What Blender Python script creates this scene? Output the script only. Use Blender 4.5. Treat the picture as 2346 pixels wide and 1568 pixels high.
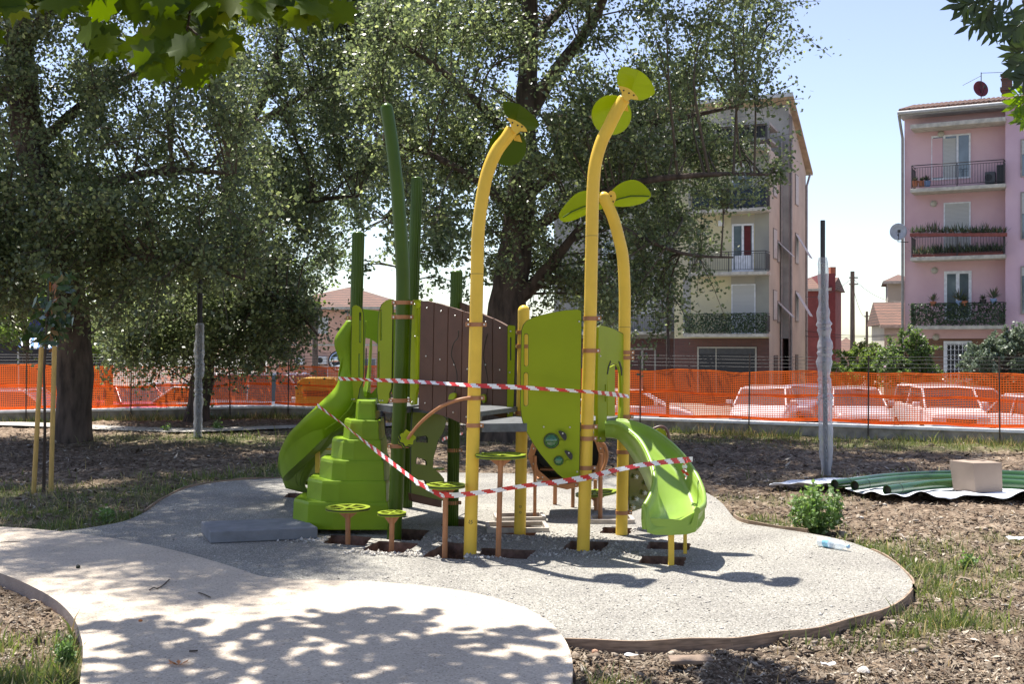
import bpy, bmesh, math, random
import numpy as np
from mathutils import Vector, Matrix
from mathutils.geometry import tessellate_polygon
for o in list(bpy.data.objects): bpy.data.objects.remove(o)
R = math.radians; PI = math.pi
random.seed(7); rng = np.random.default_rng(11)
scene = bpy.context.scene
COL = scene.collection

# ---------------------------------------------------------------- camera, sky, sun, exposure
FX, CX, CY, EYE = 2600.0, 1173.0, 784.0, 1.75      # focal length and centre in pixels of a 2346 wide picture
cam = bpy.data.cameras.new('camera'); camo = bpy.data.objects.new('camera', cam); COL.objects.link(camo)
camo.location = (0, 0, EYE); camo.rotation_euler = (R(90), 0, 0)
cam.sensor_width = 36; cam.lens = FX / 2346 * 36; cam.clip_start = 0.05; cam.clip_end = 3000
scene.camera = camo
SUN = Vector((-0.235, 0.33, 1.0)).normalized()
world = bpy.data.worlds.new('World'); scene.world = world; world.use_nodes = True
nt = world.node_tree; nt.nodes.clear()
sky = nt.nodes.new('ShaderNodeTexSky'); sky.sky_type = 'NISHITA'; sky.sun_disc = False
sky.sun_elevation = math.asin(SUN.z); sky.sun_rotation = math.atan2(SUN.x, SUN.y)
sky.altitude = 50; sky.air_density = 1.0; sky.dust_density = .5; sky.ozone_density = 1.8
bg = nt.nodes.new('ShaderNodeBackground'); bg.inputs[1].default_value = 0.103
out = nt.nodes.new('ShaderNodeOutputWorld')
hs_ = nt.nodes.new('ShaderNodeHueSaturation'); hs_.inputs['Saturation'].default_value = .86; hs_.inputs['Hue'].default_value = .515; nt.links.new(sky.outputs[0], hs_.inputs['Color']); nt.links.new(hs_.outputs[0], bg.inputs[0]); nt.links.new(bg.outputs[0], out.inputs[0])
sl = bpy.data.lights.new('sun', 'SUN'); sl.energy = 5.0; sl.angle = R(0.55); sl.color = (1.0, 0.955, 0.88)
so = bpy.data.objects.new('sun', sl); COL.objects.link(so); so.location = (-20, 30, 60)
so.rotation_euler = SUN.to_track_quat('Z', 'Y').to_euler()
scene.view_settings.view_transform = 'Standard'; scene.view_settings.look = 'None'
scene.view_settings.exposure = 1.05; scene.view_settings.gamma = 1.0
scene.render.engine = 'CYCLES'
scene.cycles.max_bounces = 8; scene.cycles.diffuse_bounces = 4; scene.cycles.transparent_max_bounces = 12

# ---------------------------------------------------------------- helpers
def at(x, y, Y): return Vector(((x - CX) / FX * Y, Y, EYE - (y - CY) / FX * Y))
def gd(x, y, z=0.0):
    Y = FX * (EYE - z) / (y - CY); return Vector(((x - CX) / FX * Y, Y, z))

def tag(o, label=None, cat=None, group=None, kind=None):
    if label: o['label'] = label
    if cat: o['category'] = cat
    if group: o['group'] = group
    if kind: o['kind'] = kind
    return o
def empty(name, loc, label, cat, group=None, rz=0.0):
    o = bpy.data.objects.new(name, None); COL.objects.link(o); o.empty_display_size = .1
    o.location = loc; o.rotation_euler = (0, 0, rz); bpy.context.view_layer.update()
    return tag(o, label, cat, group)
def wm(o):
    m = Matrix.LocRotScale(o.location, o.rotation_euler, None)
    return wm(o.parent) @ m if o.parent else m
def copy_tree(o, parent=None):
    c = o.copy(); COL.objects.link(c); c.parent = parent
    for ch in [q for q in bpy.data.objects if q.parent == o]: copy_tree(ch, c)
    return c
def kids(o): return [q for q in bpy.data.objects if q.parent == o]

class MB:
    """collects polygons in world (or local) space"""
    def __init__(s): s.v = []; s.f = []; s.m = []; s.sm = []
    def poly(s, pts, mi=0, sm=False):
        b = len(s.v); s.v += [tuple(p) for p in pts]; s.f.append(tuple(range(b, b + len(pts)))); s.m.append(mi); s.sm.append(sm)
    def mesh(s, vs, fs, mi=0, sm=False):
        b = len(s.v); s.v += [tuple(p) for p in vs]
        for f in fs: s.f.append(tuple(b + i for i in f)); s.m.append(mi); s.sm.append(sm)
    def box(s, c, size, M=None, mi=0, rz=0):
        x, y, z = [q / 2 for q in size]; c = Vector(c)
        vs = [Vector((sx * x, sy * y, sz * z)) for sz in (-1, 1) for sy in (-1, 1) for sx in (-1, 1)]
        if rz: Rm = Matrix.Rotation(rz, 3, 'Z'); vs = [Rm @ v for v in vs]
        if M is not None: vs = [M @ v for v in vs]
        vs = [v + c for v in vs]
        s.mesh(vs, [(0, 2, 3, 1), (4, 5, 7, 6), (0, 1, 5, 4), (2, 6, 7, 3), (0, 4, 6, 2), (1, 3, 7, 5)], mi)
        return s
    def tube(s, pts, r, n=12, cap=True, mi=0, sm=True):
        pts = [Vector(p) for p in pts]; rs = r if hasattr(r, '__len__') else [r] * len(pts)
        vs = []; prev = None
        for i, p in enumerate(pts):
            t = (pts[min(i + 1, len(pts) - 1)] - pts[max(i - 1, 0)])
            t = t.normalized() if t.length > 1e-9 else Vector((0, 0, 1))
            if prev is None:
                a = Vector((1, 0, 0)) if abs(t.x) < .9 else Vector((0, 1, 0)); a = (a - t * a.dot(t)).normalized()
            else:
                a = prev - t * prev.dot(t); a = a.normalized() if a.length > 1e-6 else Vector((1, 0, 0))
            prev = a; b = t.cross(a)
            for k in range(n):
                q = 2 * PI * k / n; vs.append(p + (a * math.cos(q) + b * math.sin(q)) * rs[i])
        fs = [(i * n + k, i * n + (k + 1) % n, (i + 1) * n + (k + 1) % n, (i + 1) * n + k) for i in range(len(pts) - 1) for k in range(n)]
        s.mesh(vs, fs, mi, sm)
        if cap:
            s.poly(vs[:n][::-1], mi); s.poly(vs[-n:], mi)
        return s
    def disc(s, c, nrm, r, th, n=24, mi=0, ry=None):
        c = Vector(c); nrm = Vector(nrm).normalized(); return s.tube([c, c + nrm * th], r, n, mi=mi)
    def dome(s, c, axis, r, h, n=16, k=5, mi=0):
        axis = Vector(axis).normalized(); c = Vector(c)
        pts = [c + axis * h * math.sin(PI / 2 * i / k) for i in range(k + 1)]
        rs = [max(r * math.cos(PI / 2 * i / k), r * .02) for i in range(k + 1)]
        return s.tube(pts, rs, n, mi=mi)
    def build(s, name, mat, parent=None, bevel=0, world_pts=True, smooth_all=False):
        me = bpy.data.meshes.new(name)
        if parent is not None and world_pts:
            Mi = wm(parent).inverted(); v = [tuple(Mi @ Vector(p)) for p in s.v]
        else: v = s.v
        me.from_pydata(v, [], s.f)
        mats = mat if isinstance(mat, (list, tuple)) else [mat]
        for m in mats: me.materials.append(m)
        me.polygons.foreach_set('material_index', s.m)
        me.polygons.foreach_set('use_smooth', [True] * len(s.f) if smooth_all else s.sm)
        me.update()
        o = bpy.data.objects.new(name, me); COL.objects.link(o)
        if parent is not None: o.parent = parent
        if bevel:
            md = o.modifiers.new('bevel', 'BEVEL'); md.width = bevel; md.segments = 2; md.limit_method = 'ANGLE'; md.angle_limit = R(40)
        return o

class VP:
    """a vertical plane through two ground points A, B: turns pixels into (u, z) on it and back to world"""
    def __init__(s, A, B):
        s.A = Vector((A[0], A[1], 0)); s.u = (Vector((B[0], B[1], 0)) - s.A).normalized()
        s.n = Vector((s.u.y, -s.u.x, 0))           # towards the camera for u pointing right
    def px(s, x, y, off=0.0):
        d = Vector(((x - CX) / FX, 1.0, -(y - CY) / FX)); A = s.A + s.n * off
        t = (A - Vector((0, 0, EYE))).dot(s.n) / d.dot(s.n); p = Vector((0, 0, EYE)) + d * t
        return ((p - A).dot(s.u), p.z)
    def w(s, u, z, off=0.0): return s.A + s.u * u + s.n * off + Vector((0, 0, z))
    def prism(s, mb, pts, th, off=0.0, holes=(), mi=0, pixel=True):
        """pts in pixels; front face at offset off towards the camera, back th behind it"""
        cv = (lambda l: [s.px(x, y, off) for x, y in l]) if pixel else (lambda l: list(l))
        loops = [cv(pts)] + [cv(h) for h in holes]
        tri = tessellate_polygon([[Vector((a, b, 0)) for a, b in l] for l in loops])
        flat = [p for l in loops for p in l]; n = len(flat)
        vs = [s.w(a, b, off) for a, b in flat] + [s.w(a, b, off - th) for a, b in flat]
        def or_(t):
            a, b, c = [flat[i] for i in t]; ar = (b[0] - a[0]) * (c[1] - a[1]) - (b[1] - a[1]) * (c[0] - a[0])
            return tuple(t) if ar > 0 else tuple(t[::-1])
        tr = [or_(t) for t in tri]
        fs = tr + [tuple(n + i for i in t[::-1]) for t in tr]
        b = 0
        for l in loops:
            m = len(l)
            for i in range(m): fs.append((b + i, n + b + i, n + b + (i + 1) % m, b + (i + 1) % m))
            b += m
        mb.mesh(vs, fs, mi)
        return mb
    def box(s, mb, x0, y0, x1, y1, th, off=0.0, mi=0):
        """pixel rectangle on the plane (front at off)"""
        u0, z1 = s.px(x0, y0, off); u1, z0 = s.px(x1, y1, off)
        return s.boxuz(mb, u0, z0, u1, z1, th, off, mi)
    def boxuz(s, mb, u0, z0, u1, z1, th, off=0.0, mi=0):
        vs = [s.w(u, z, o) for o in (off, off - th) for u, z in ((u0, z0), (u1, z0), (u1, z1), (u0, z1))]
        mb.mesh(vs, [(0, 1, 2, 3), (7, 6, 5, 4), (4, 5, 1, 0), (3, 2, 6, 7), (4, 0, 3, 7), (1, 5, 6, 2)], mi)
        return mb

def smooth_path(pts, k=6):
    """Catmull-Rom through points (tuples of any length)"""
    P = [tuple(p) for p in pts]; out = []
    for i in range(len(P) - 1):
        p0, p1, p2, p3 = P[max(i - 1, 0)], P[i], P[i + 1], P[min(i + 2, len(P) - 1)]
        for j in range(k):
            t = j / k
            out.append(tuple(.5 * ((2 * b) + (c - a) * t + (2 * a - 5 * b + 4 * c - d) * t * t + (3 * b - a - 3 * c + d) * t ** 3) for a, b, c, d in zip(p0, p1, p2, p3)))
    out.append(P[-1]); return out

# ---------------------------------------------------------------- materials
def mat(name, col, rough=.6, metal=0.0, var=.12, vscale=6.0, bump=0.0, bscale=60.0, col2=None, spec=.5, coat=0.0, detail=5.0, lo=.35, hi=.65, stretch=None):
    m = bpy.data.materials.new(name); m.use_nodes = True; n = m.node_tree.nodes; l = m.node_tree.links
    p = n['Principled BSDF']; p.inputs['Roughness'].default_value = rough; p.inputs['Metallic'].default_value = metal
    p.inputs['Specular IOR Level'].default_value = spec; p.inputs['Coat Weight'].default_value = coat
    tc = n.new('ShaderNodeTexCoord'); mp = n.new('ShaderNodeMapping'); l.new(tc.outputs['Object'], mp.inputs[0])
    if stretch: mp.inputs['Scale'].default_value = stretch
    nz = n.new('ShaderNodeTexNoise'); nz.inputs['Scale'].default_value = vscale; nz.inputs['Detail'].default_value = detail
    l.new(mp.outputs[0], nz.inputs[0])
    cr = n.new('ShaderNodeValToRGB'); e = cr.color_ramp.elements; e[0].position = lo; e[1].position = hi
    c2 = col2 if col2 else tuple(c * (1 - var) for c in col); c1 = col if col2 else tuple(min(1, c * (1 + var)) for c in col)
    e[0].color = (*c2, 1); e[1].color = (*c1, 1)
    l.new(nz.outputs[0], cr.inputs[0]); l.new(cr.outputs[0], p.inputs['Base Color'])
    if bump:
        n2 = n.new('ShaderNodeTexNoise'); n2.inputs['Scale'].default_value = bscale; n2.inputs['Detail'].default_value = 6
        l.new(mp.outputs[0], n2.inputs[0]); b = n.new('ShaderNodeBump'); b.inputs['Strength'].default_value = bump; b.inputs['Distance'].default_value = .02
        l.new(n2.outputs[0], b.inputs['Height']); l.new(b.outputs[0], p.inputs['Normal'])
    m['p'] = 1
    return m
def brickmat(name, c1, c2, mortar, bw=.25, bh=.07, ms=.01, rough=.85, stretch=1.0, offset=.5):
    m = mat(name, c1, rough); n = m.node_tree.nodes; l = m.node_tree.links
    tc = n.new('ShaderNodeTexCoord'); sep = n.new('ShaderNodeSeparateXYZ'); comb = n.new('ShaderNodeCombineXYZ'); ad = n.new('ShaderNodeMath')
    l.new(tc.outputs['Object'], sep.inputs[0]); l.new(sep.outputs[0], ad.inputs[0]); l.new(sep.outputs[1], ad.inputs[1])
    l.new(ad.outputs[0], comb.inputs[0]); l.new(sep.outputs[2], comb.inputs[1])
    b = n.new('ShaderNodeTexBrick'); b.inputs['Scale'].default_value = 1; b.inputs['Brick Width'].default_value = bw; b.inputs['Row Height'].default_value = bh
    b.inputs['Mortar Size'].default_value = ms; b.offset = offset
    b.inputs['Color1'].default_value = (*c1, 1); b.inputs['Color2'].default_value = (*c2, 1); b.inputs['Mortar'].default_value = (*mortar, 1)
    l.new(comb.outputs[0], b.inputs[0]); l.new(b.outputs[0], n['Principled BSDF'].inputs['Base Color'])
    return m
def leafmat(name, c1, c2, trans=.35, rough=.45, spec=.5, c3=None):
    m = bpy.data.materials.new(name); m.use_nodes = True; n = m.node_tree.nodes; l = m.node_tree.links
    p = n['Principled BSDF']; p.inputs['Roughness'].default_value = rough; p.inputs['Specular IOR Level'].default_value = spec
    g = n.new('ShaderNodeNewGeometry'); cr = n.new('ShaderNodeValToRGB'); e = cr.color_ramp.elements
    e[0].color = (*c1, 1); e[1].color = (*c2, 1)
    if c3: q = cr.color_ramp.elements.new(.87); q.color = (*c2, 1); e[-1].color = (*c3, 1)
    l.new(g.outputs['Random Per Island'], cr.inputs[0]); l.new(cr.outputs[0], p.inputs['Base Color'])
    t = n.new('ShaderNodeBsdfTranslucent'); hs = n.new('ShaderNodeHueSaturation'); hs.inputs['Value'].default_value = 1.9; hs.inputs['Saturation'].default_value = 1.15
    hs.inputs['Hue'].default_value = .485
    l.new(cr.outputs[0], hs.inputs['Color']); l.new(hs.outputs[0], t.inputs[0])
    mx = n.new('ShaderNodeMixShader'); mx.inputs[0].default_value = trans
    l.new(p.outputs[0], mx.inputs[1]); l.new(t.outputs[0], mx.inputs[2]); l.new(mx.outputs[0], n['Material Output'].inputs[0])
    return m

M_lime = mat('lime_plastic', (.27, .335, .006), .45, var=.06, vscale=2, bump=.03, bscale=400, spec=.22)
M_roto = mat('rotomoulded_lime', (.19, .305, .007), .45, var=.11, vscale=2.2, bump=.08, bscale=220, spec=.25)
M_roto2 = mat('rotomoulded_sunlit', (.25, .385, .055), .34, var=.07, vscale=3, bump=.04, bscale=200, spec=.4)  # right slide: paler copy of the lime plastic, sun glare put into its colour
M_dark = mat('dark_green_steel', (.048, .095, .002), .3, var=.1, vscale=4, spec=.3)
M_edge = mat('black_core', (.012, .016, .008), .6)
M_yel = mat('yellow_steel', (.80, .53, .065), .42, var=.05, vscale=5, spec=.3, bump=.02, bscale=90)
M_tan = mat('copper_brown_steel', (.40, .18, .08), .45, var=.1, vscale=12, spec=.35)
M_brown = mat('brown_board', (.10, .043, .022), .6, var=.12, vscale=5, bump=.05, bscale=200)
M_deck = mat('grey_deck', (.10, .105, .11), .6, var=.2, vscale=20, bump=.3, bscale=120)
M_bolt = mat('zinc_bolt', (.6, .6, .6), .3, metal=.9)
M_glass_g = mat('green_bubble', (.02, .12, .03), .08, coat=1)
M_black = mat('black_plastic', (.015, .015, .016), .4)
M_blackm = mat('black_metal', (.02, .02, .022), .45)
M_white = mat('white_paint', (.75, .76, .77), .4)
M_red = mat('red_tape', (.60, .035, .03), .4, var=.15, vscale=30)
M_wtape = mat('white_tape', (.80, .80, .80), .4, var=.08, vscale=30)
M_leafpan = leafmat('lime_leaf_panel', (.21, .27, .010), (.23, .29, .012), .42, .28, .4)
M_dleafpan = leafmat('dark_leaf_panel', (.055, .10, .004), (.065, .11, .006), .35, .35, .3)
# ================================================================ THE SETTING
def vnoise(x, y, seed=0):
    xi = np.floor(x).astype(np.int64); yi = np.floor(y).astype(np.int64); xf = x - xi; yf = y - yi
    def h(a, b):
        n = (a * 374761393 + b * 668265263 + seed * 1442695041) & 0x7fffffff; n = ((n ^ (n >> 13)) * 1274126177) & 0x7fffffff
        return ((n ^ (n >> 16)) & 0xffff) / 65535.0
    u = xf * xf * (3 - 2 * xf); v = yf * yf * (3 - 2 * yf)
    return (h(xi, yi) * (1 - u) + h(xi + 1, yi) * u) * (1 - v) + (h(xi, yi + 1) * (1 - u) + h(xi + 1, yi + 1) * u) * v
def fence_y(X): return np.minimum(27.4 + .348 * (X + 6.04), 23 - .519 * (X - 2.89))
PAD_PX = [(330, 1175), (372, 1145), (420, 1122), (480, 1108), (560, 1100), (650, 1096), (760, 1090), (880, 1086), (1010, 1084), (1150, 1085), (1300, 1088), (1420, 1092), (1520, 1102), (1600, 1122),
          (1650, 1150), (1690, 1193), (1760, 1208), (1850, 1222), (1930, 1238), (1995, 1260), (2050, 1290), (2085, 1325), (2090, 1345), (2070, 1372), (2000, 1405), (1900, 1432), (1800, 1449), (1700, 1460),
          (1580, 1467), (1450, 1469), (1300, 1467), (1150, 1455), (900, 1420), (600, 1370), (300, 1290), (150, 1245), (60, 1230), (190, 1212), (280, 1196)]
PATH_PX = [(-1600, 1175), (-900, 1188), (-330, 1200), (0, 1213), (110, 1221), (200, 1231), (300, 1247), (400, 1268), (480, 1290), (545, 1310), (612, 1330), (740, 1337), (850, 1340), (950, 1348), (1060, 1362), (1140, 1380), (1210, 1405), (1265, 1440),
           (1297, 1480), (1312, 1530), (1308, 1580), (1290, 1660), (1230, 1800), (1000, 2100), (400, 2100), (230, 1800), (185, 1640), (184, 1568), (190, 1510), (186, 1470), (168, 1425), (130, 1385), (70, 1350), (0, 1321), (-120, 1285), (-500, 1262), (-1600, 1250)]
def outline(px, k=5):
    P = [(p.x, p.y) for p in (gd(x, y) for x, y in px)]; P2 = P[-2:] + P + P[:3]
    S = smooth_path(P2, k); return S[2 * k: (len(P) + 2) * k]
PAD = outline(PAD_PX); PATH = outline(PATH_PX)
def inside(poly, X, Y):
    c = np.zeros(np.shape(X), bool); n = len(poly)
    for i in range(n):
        x0, y0 = poly[i]; x1, y1 = poly[(i + 1) % n]
        if y0 == y1: continue
        c ^= ((y0 > Y) != (y1 > Y)) & (X < (x1 - x0) * (Y - y0) / (y1 - y0) + x0)
    return c
def near_edge(poly, X, Y):
    d = np.full(np.shape(X), 9.9)
    for i in range(len(poly)):
        a = np.array(poly[i]); b = np.array(poly[(i + 1) % len(poly)]); ab = b - a; L = (ab ** 2).sum() + 1e-9
        t = np.clip(((X - a[0]) * ab[0] + (Y - a[1]) * ab[1]) / L, 0, 1)
        d = np.minimum(d, np.hypot(X - a[0] - t * ab[0], Y - a[1] - t * ab[1]))
    return d
def ground_z(X, Y):
    X = np.asarray(X, float); Y = np.asarray(Y, float)
    z = -.062 + .05 * (vnoise(X * 1.1, Y * 1.1, 3) - .5) + .045 * (vnoise(X * 4.3, Y * 4.3, 5) - .5) + .035 * (vnoise(X * 13, Y * 13, 6) - .5) + .022 * (vnoise(X * 31, Y * 31, 8) - .5)
    ins = inside(PAD, X, Y) | inside(PATH, X, Y)
    e = np.minimum(near_edge(PAD, X, Y), near_edge(PATH, X, Y))
    z = np.where(ins & (e > .05), -.40, z); z = np.where(ins & (e <= .05), -.12, z)
    z = np.where(~ins & (e < .12), np.minimum(z, -.03), z)
    over = Y > fence_y(X) + .2
    return np.where(over, -1.25, z)
GRASS = [  # soft patches of green: pixel centre, radii in metres, strength
    (1560, 1000, 1.6, .8, 1), (1760, 998, 2.6, .9, 1), (1960, 1003, 2.0, .8, 1), (2190, 1015, 2.5, .8, 1), (2380, 1018, 2, .8, .8), (1430, 995, 2, .8, .7),
    (2030, 1090, 1.2, .35, .5), (1730, 1190, .55, .45, .9), (1745, 1135, .8, .4, .4), (1900, 1235, .5, .2, .8), (2010, 1245, .55, .35, 1), (2080, 1290, .6, .35, .9), (2150, 1330, .4, .35, .75), (2200, 1270, .6, .25, .4),
    (2140, 1400, .45, .25, .7), (2060, 1425, .3, .15, .6), (2300, 1310, .4, .25, .45), (1960, 1462, .35, .1, .4), (2330, 1220, .6, .25, .4),
    (600, 1000, 2.2, 1.2, .8), (500, 1005, 1.2, .8, .7), (320, 1000, 1.6, .8, .6), (700, 1010, 1.5, .8, .6), (1180, 985, 3, .8, .6), (1050, 1000, 2, 1, .5),
    (100, 1190, 1.2, .6, .9), (260, 1180, 1.0, .6, .9), (0, 1170, 1.2, .7, .9), (420, 1110, 1.3, .5, .9), (560, 1085, 1.2, .5, .9), (300, 1130, 1.4, .7, .6), (640, 1070, .9, .5, .6), (-60, 1120, 1.5, 1, .6),
    (60, 1480, .55, .25, .45), (60, 1545, .55, .3, .9), (150, 1480, .22, .35, .9), (20, 1600, .7, .4, .9), (1350, 1560, .25, .15, .8), (1255, 1300, .01, .01, 0)]
GW = [(gd(x, y), a, b, w) for x, y, a, b, w in GRASS]
def grass_w(X, Y):
    w = np.zeros(np.shape(X))
    for g, a, b, k in GW: w = np.maximum(w, k * np.exp(-((X - g.x) / a) ** 2 - ((Y - g.y) / b) ** 2))
    w = w * (.15 + 1.5 * vnoise(X * 2.9, Y * 2.9, 21)); return np.clip(w, 0, 1)

def grid_mesh(name, X, Y, Z, m, attr=None):
    ny, nx = X.shape; me = bpy.data.meshes.new(name); me.vertices.add(nx * ny)
    me.vertices.foreach_set('co', np.stack([X, Y, Z], -1).astype(np.float32).ravel())
    i = np.arange(nx * ny).reshape(ny, nx); q = np.stack([i[:-1, :-1], i[:-1, 1:], i[1:, 1:], i[1:, :-1]], -1).reshape(-1, 4)
    me.loops.add(q.size); me.loops.foreach_set('vertex_index', q.ravel()); me.polygons.add(len(q)); me.polygons.foreach_set('loop_start', np.arange(0, q.size, 4))
    me.polygons.foreach_set('use_smooth', np.ones(len(q), bool)); me.update(); me.validate()
    if attr is not None:
        a = me.attributes.new('grassy', 'FLOAT', 'POINT'); a.data.foreach_set('value', attr.astype(np.float32).ravel())
    me.materials.append(m); o = bpy.data.objects.new(name, me); COL.objects.link(o); return o

# soil material: dry mulch and crumbly earth, darker humus under the thin grass
m = bpy.data.materials.new('soil'); m.use_nodes = True; n = m.node_tree.nodes; l = m.node_tree.links; M_soil = m
p = n['Principled BSDF']; p.inputs['Roughness'].default_value = .95; p.inputs['Specular IOR Level'].default_value = .15
tc = n.new('ShaderNodeTexCoord')
def nz(scale, det=8, st=None):
    q = n.new('ShaderNodeTexNoise'); q.inputs['Scale'].default_value = scale; q.inputs['Detail'].default_value = det; q.inputs['Roughness'].default_value = .65
    if st:
        mp = n.new('ShaderNodeMapping'); mp.inputs['Scale'].default_value = st; l.new(tc.outputs['Object'], mp.inputs[0]); l.new(mp.outputs[0], q.inputs[0])
    else: l.new(tc.outputs['Object'], q.inputs[0])
    return q
def ramp(a, stops):
    c = n.new('ShaderNodeValToRGB'); e = c.color_ramp.elements
    e[0].position, e[0].color = stops[0][0], (*stops[0][1], 1); e[1].position, e[1].color = stops[-1][0], (*stops[-1][1], 1)
    for s, col in stops[1:-1]: q = e.new(s); q.color = (*col, 1)
    l.new(a, c.inputs[0]); return c
a1 = ramp(nz(9, 10).outputs[0], [(.3, (.075, .056, .042)), (.47, (.185, .142, .106)), (.6, (.33, .27, .205)), (.72, (.53, .465, .375))])
a2 = ramp(nz(.55, 4).outputs[0], [(.35, (.66, .60, .55)), (.65, (1.08, 1.02, .96))])
mu = n.new('ShaderNodeMix'); mu.data_type = 'RGBA'; mu.blend_type = 'MULTIPLY'; mu.inputs[0].default_value = 1
l.new(a1.outputs[0], mu.inputs[6]); l.new(a2.outputs[0], mu.inputs[7])
at_ = n.new('ShaderNodeAttribute'); at_.attribute_name = 'grassy'
g1 = ramp(nz(25, 6).outputs[0], [(.35, (.05, .065, .022)), (.65, (.16, .17, .075))])
mg = n.new('ShaderNodeMix'); mg.data_type = 'RGBA'; l.new(at_.outputs['Fac'], mg.inputs[0]); l.new(mu.outputs[2], mg.inputs[6]); l.new(g1.outputs[0], mg.inputs[7])
l.new(mg.outputs[2], p.inputs['Base Color'])
b = n.new('ShaderNodeBump'); b.inputs['Strength'].default_value = .9; b.inputs['Distance'].default_value = .03; l.new(nz(35, 9).outputs[0], b.inputs['Height']); l.new(b.outputs[0], p.inputs['Normal'])

rows = np.concatenate([np.arange(-30, 3.0, 3.0), np.geomspace(3.4, 29.5, 560), np.array([32, 40, 60, 100, 200, 500, 1500])])
us = np.concatenate([[-60, -20, -8, -4, -2, -1.2, -.8], np.linspace(-.56, .56, 520), [.8, 1.2, 2, 4, 8, 20, 60]])
Yg = np.repeat(rows[:, None], len(us), 1); Xg = us[None, :] * np.maximum(Yg, 3.4)
Zg = ground_z(Xg, Yg)
go = grid_mesh('ground', Xg, Yg, Zg, M_soil, np.clip(grass_w(Xg, Yg) * 1.1, 0, .9)); tag(go, kind='structure')

# gravel pad with pits around the posts
def gravelmat(name, stops, s1, bump, bs, big, p2=.95):
    m = bpy.data.materials.new(name); m.use_nodes = True; n = m.node_tree.nodes; l = m.node_tree.links
    p = n['Principled BSDF']; p.inputs['Roughness'].default_value = p2; p.inputs['Specular IOR Level'].default_value = .2
    tc = n.new('ShaderNodeTexCoord')
    def N(s, d=6):
        q = n.new('ShaderNodeTexNoise'); q.inputs['Scale'].default_value = s; q.inputs['Detail'].default_value = d; l.new(tc.outputs['Object'], q.inputs[0]); return q
    v = n.new('ShaderNodeTexVoronoi'); v.inputs['Scale'].default_value = s1; l.new(tc.outputs['Object'], v.inputs[0])
    c = n.new('ShaderNodeValToRGB'); e = c.color_ramp.elements
    e[0].position, e[0].color = stops[0][0], (*stops[0][1], 1); e[1].position, e[1].color = stops[-1][0], (*stops[-1][1], 1)
    for s, col in stops[1:-1]: q = e.new(s); q.color = (*col, 1)
    sp = n.new('ShaderNodeSeparateColor'); l.new(v.outputs['Color'], sp.inputs[0]); l.new(sp.outputs[0], c.inputs[0])
    c2 = n.new('ShaderNodeValToRGB'); e = c2.color_ramp.elements; e[0].position = .32; e[1].position = .68; e[0].color = (*big[0], 1); e[1].color = (*big[1], 1)
    l.new(N(1.3, 7).outputs[0], c2.inputs[0])
    mu = n.new('ShaderNodeMix'); mu.data_type = 'RGBA'; mu.blend_type = 'MULTIPLY'; mu.inputs[0].default_value = 1
    l.new(c.outputs[0], mu.inputs[6]); l.new(c2.outputs[0], mu.inputs[7]); l.new(mu.outputs[2], p.inputs['Base Color'])
    b = n.new('ShaderNodeBump'); b.inputs['Strength'].default_value = bump; b.inputs['Distance'].default_value = .012
    l.new(N(bs, 4).outputs[0], b.inputs['Height']); l.new(b.outputs[0], p.inputs['Normal']); return m
M_grav = gravelmat('pale_gravel', [(0, (.17, .165, .15)), (.3, (.24, .232, .212)), (.7, (.30, .29, .268)), (1, (.50, .48, .45))], 120, .7, 110, ((.82, .80, .775), (1.15, 1.13, 1.07)))
M_conc = gravelmat('pink_concrete', [(0, (.30, .245, .20)), (.12, (.50, .425, .34)), (.85, (.58, .50, .405)), (1, (.68, .60, .51))], 110, .6, 110, ((.87, .865, .86), (1.08, 1.07, 1.05)))
PITS = [ # centre pixel on the ground, width, depth (m), turn
    (790, 1238, .34, .20, .12), (880, 1252, .42, .22, .1), (925, 1222, .40, .34, .2), (1013, 1266, .38, .28, .25), (1152, 1262, .42, .24, -.05), (1076, 1252, .09, .2, 0),
    (1184, 1213, .46, .30, .06), (1340, 1252, .42, .16, .05), (1412, 1221, .36, .20, .1), (1524, 1254, .38, .16, 0), (1514, 1287, .36, .12, 0), (1180, 1190, .36, .24, .1), (1400, 1195, .3, .2, 0), (1040, 1196, .34, .3, .3), (690, 1137, .3, .35, .2)]
pit_rects = []
for x, y, w, d, a in PITS:
    c = gd(x, y); ca, sa = math.cos(a), math.sin(a)
    q = [(-w / 2, -d / 2), (w / 2, -d / 2), (w / 2, d / 2), (-w / 2, d / 2)]
    if (x, y) == (1013, 1266): q[0] = (q[0][0] + .1, q[0][1]);
    pit_rects.append([(c.x + ca * u - sa * v, c.y + sa * u + ca * v) for u, v in q])
def flat_sheet(name, outer, holes, z, m, kind='structure'):
    loops = [outer] + holes; tri = tessellate_polygon([[Vector((a, b, 0)) for a, b in l_] for l_ in loops]); flat = [q for l_ in loops for q in l_]
    mb = MB(); vs = [(a, b, z) for a, b in flat]; fs = []
    for t in tri:
        a, b, c = [flat[i] for i in t]; ar = (b[0] - a[0]) * (c[1] - a[1]) - (b[1] - a[1]) * (c[0] - a[0]); fs.append(tuple(t) if ar > 0 else tuple(t[::-1]))
    mb.mesh(vs, fs); o = mb.build(name, m); tag(o, kind=kind); return o
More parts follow.
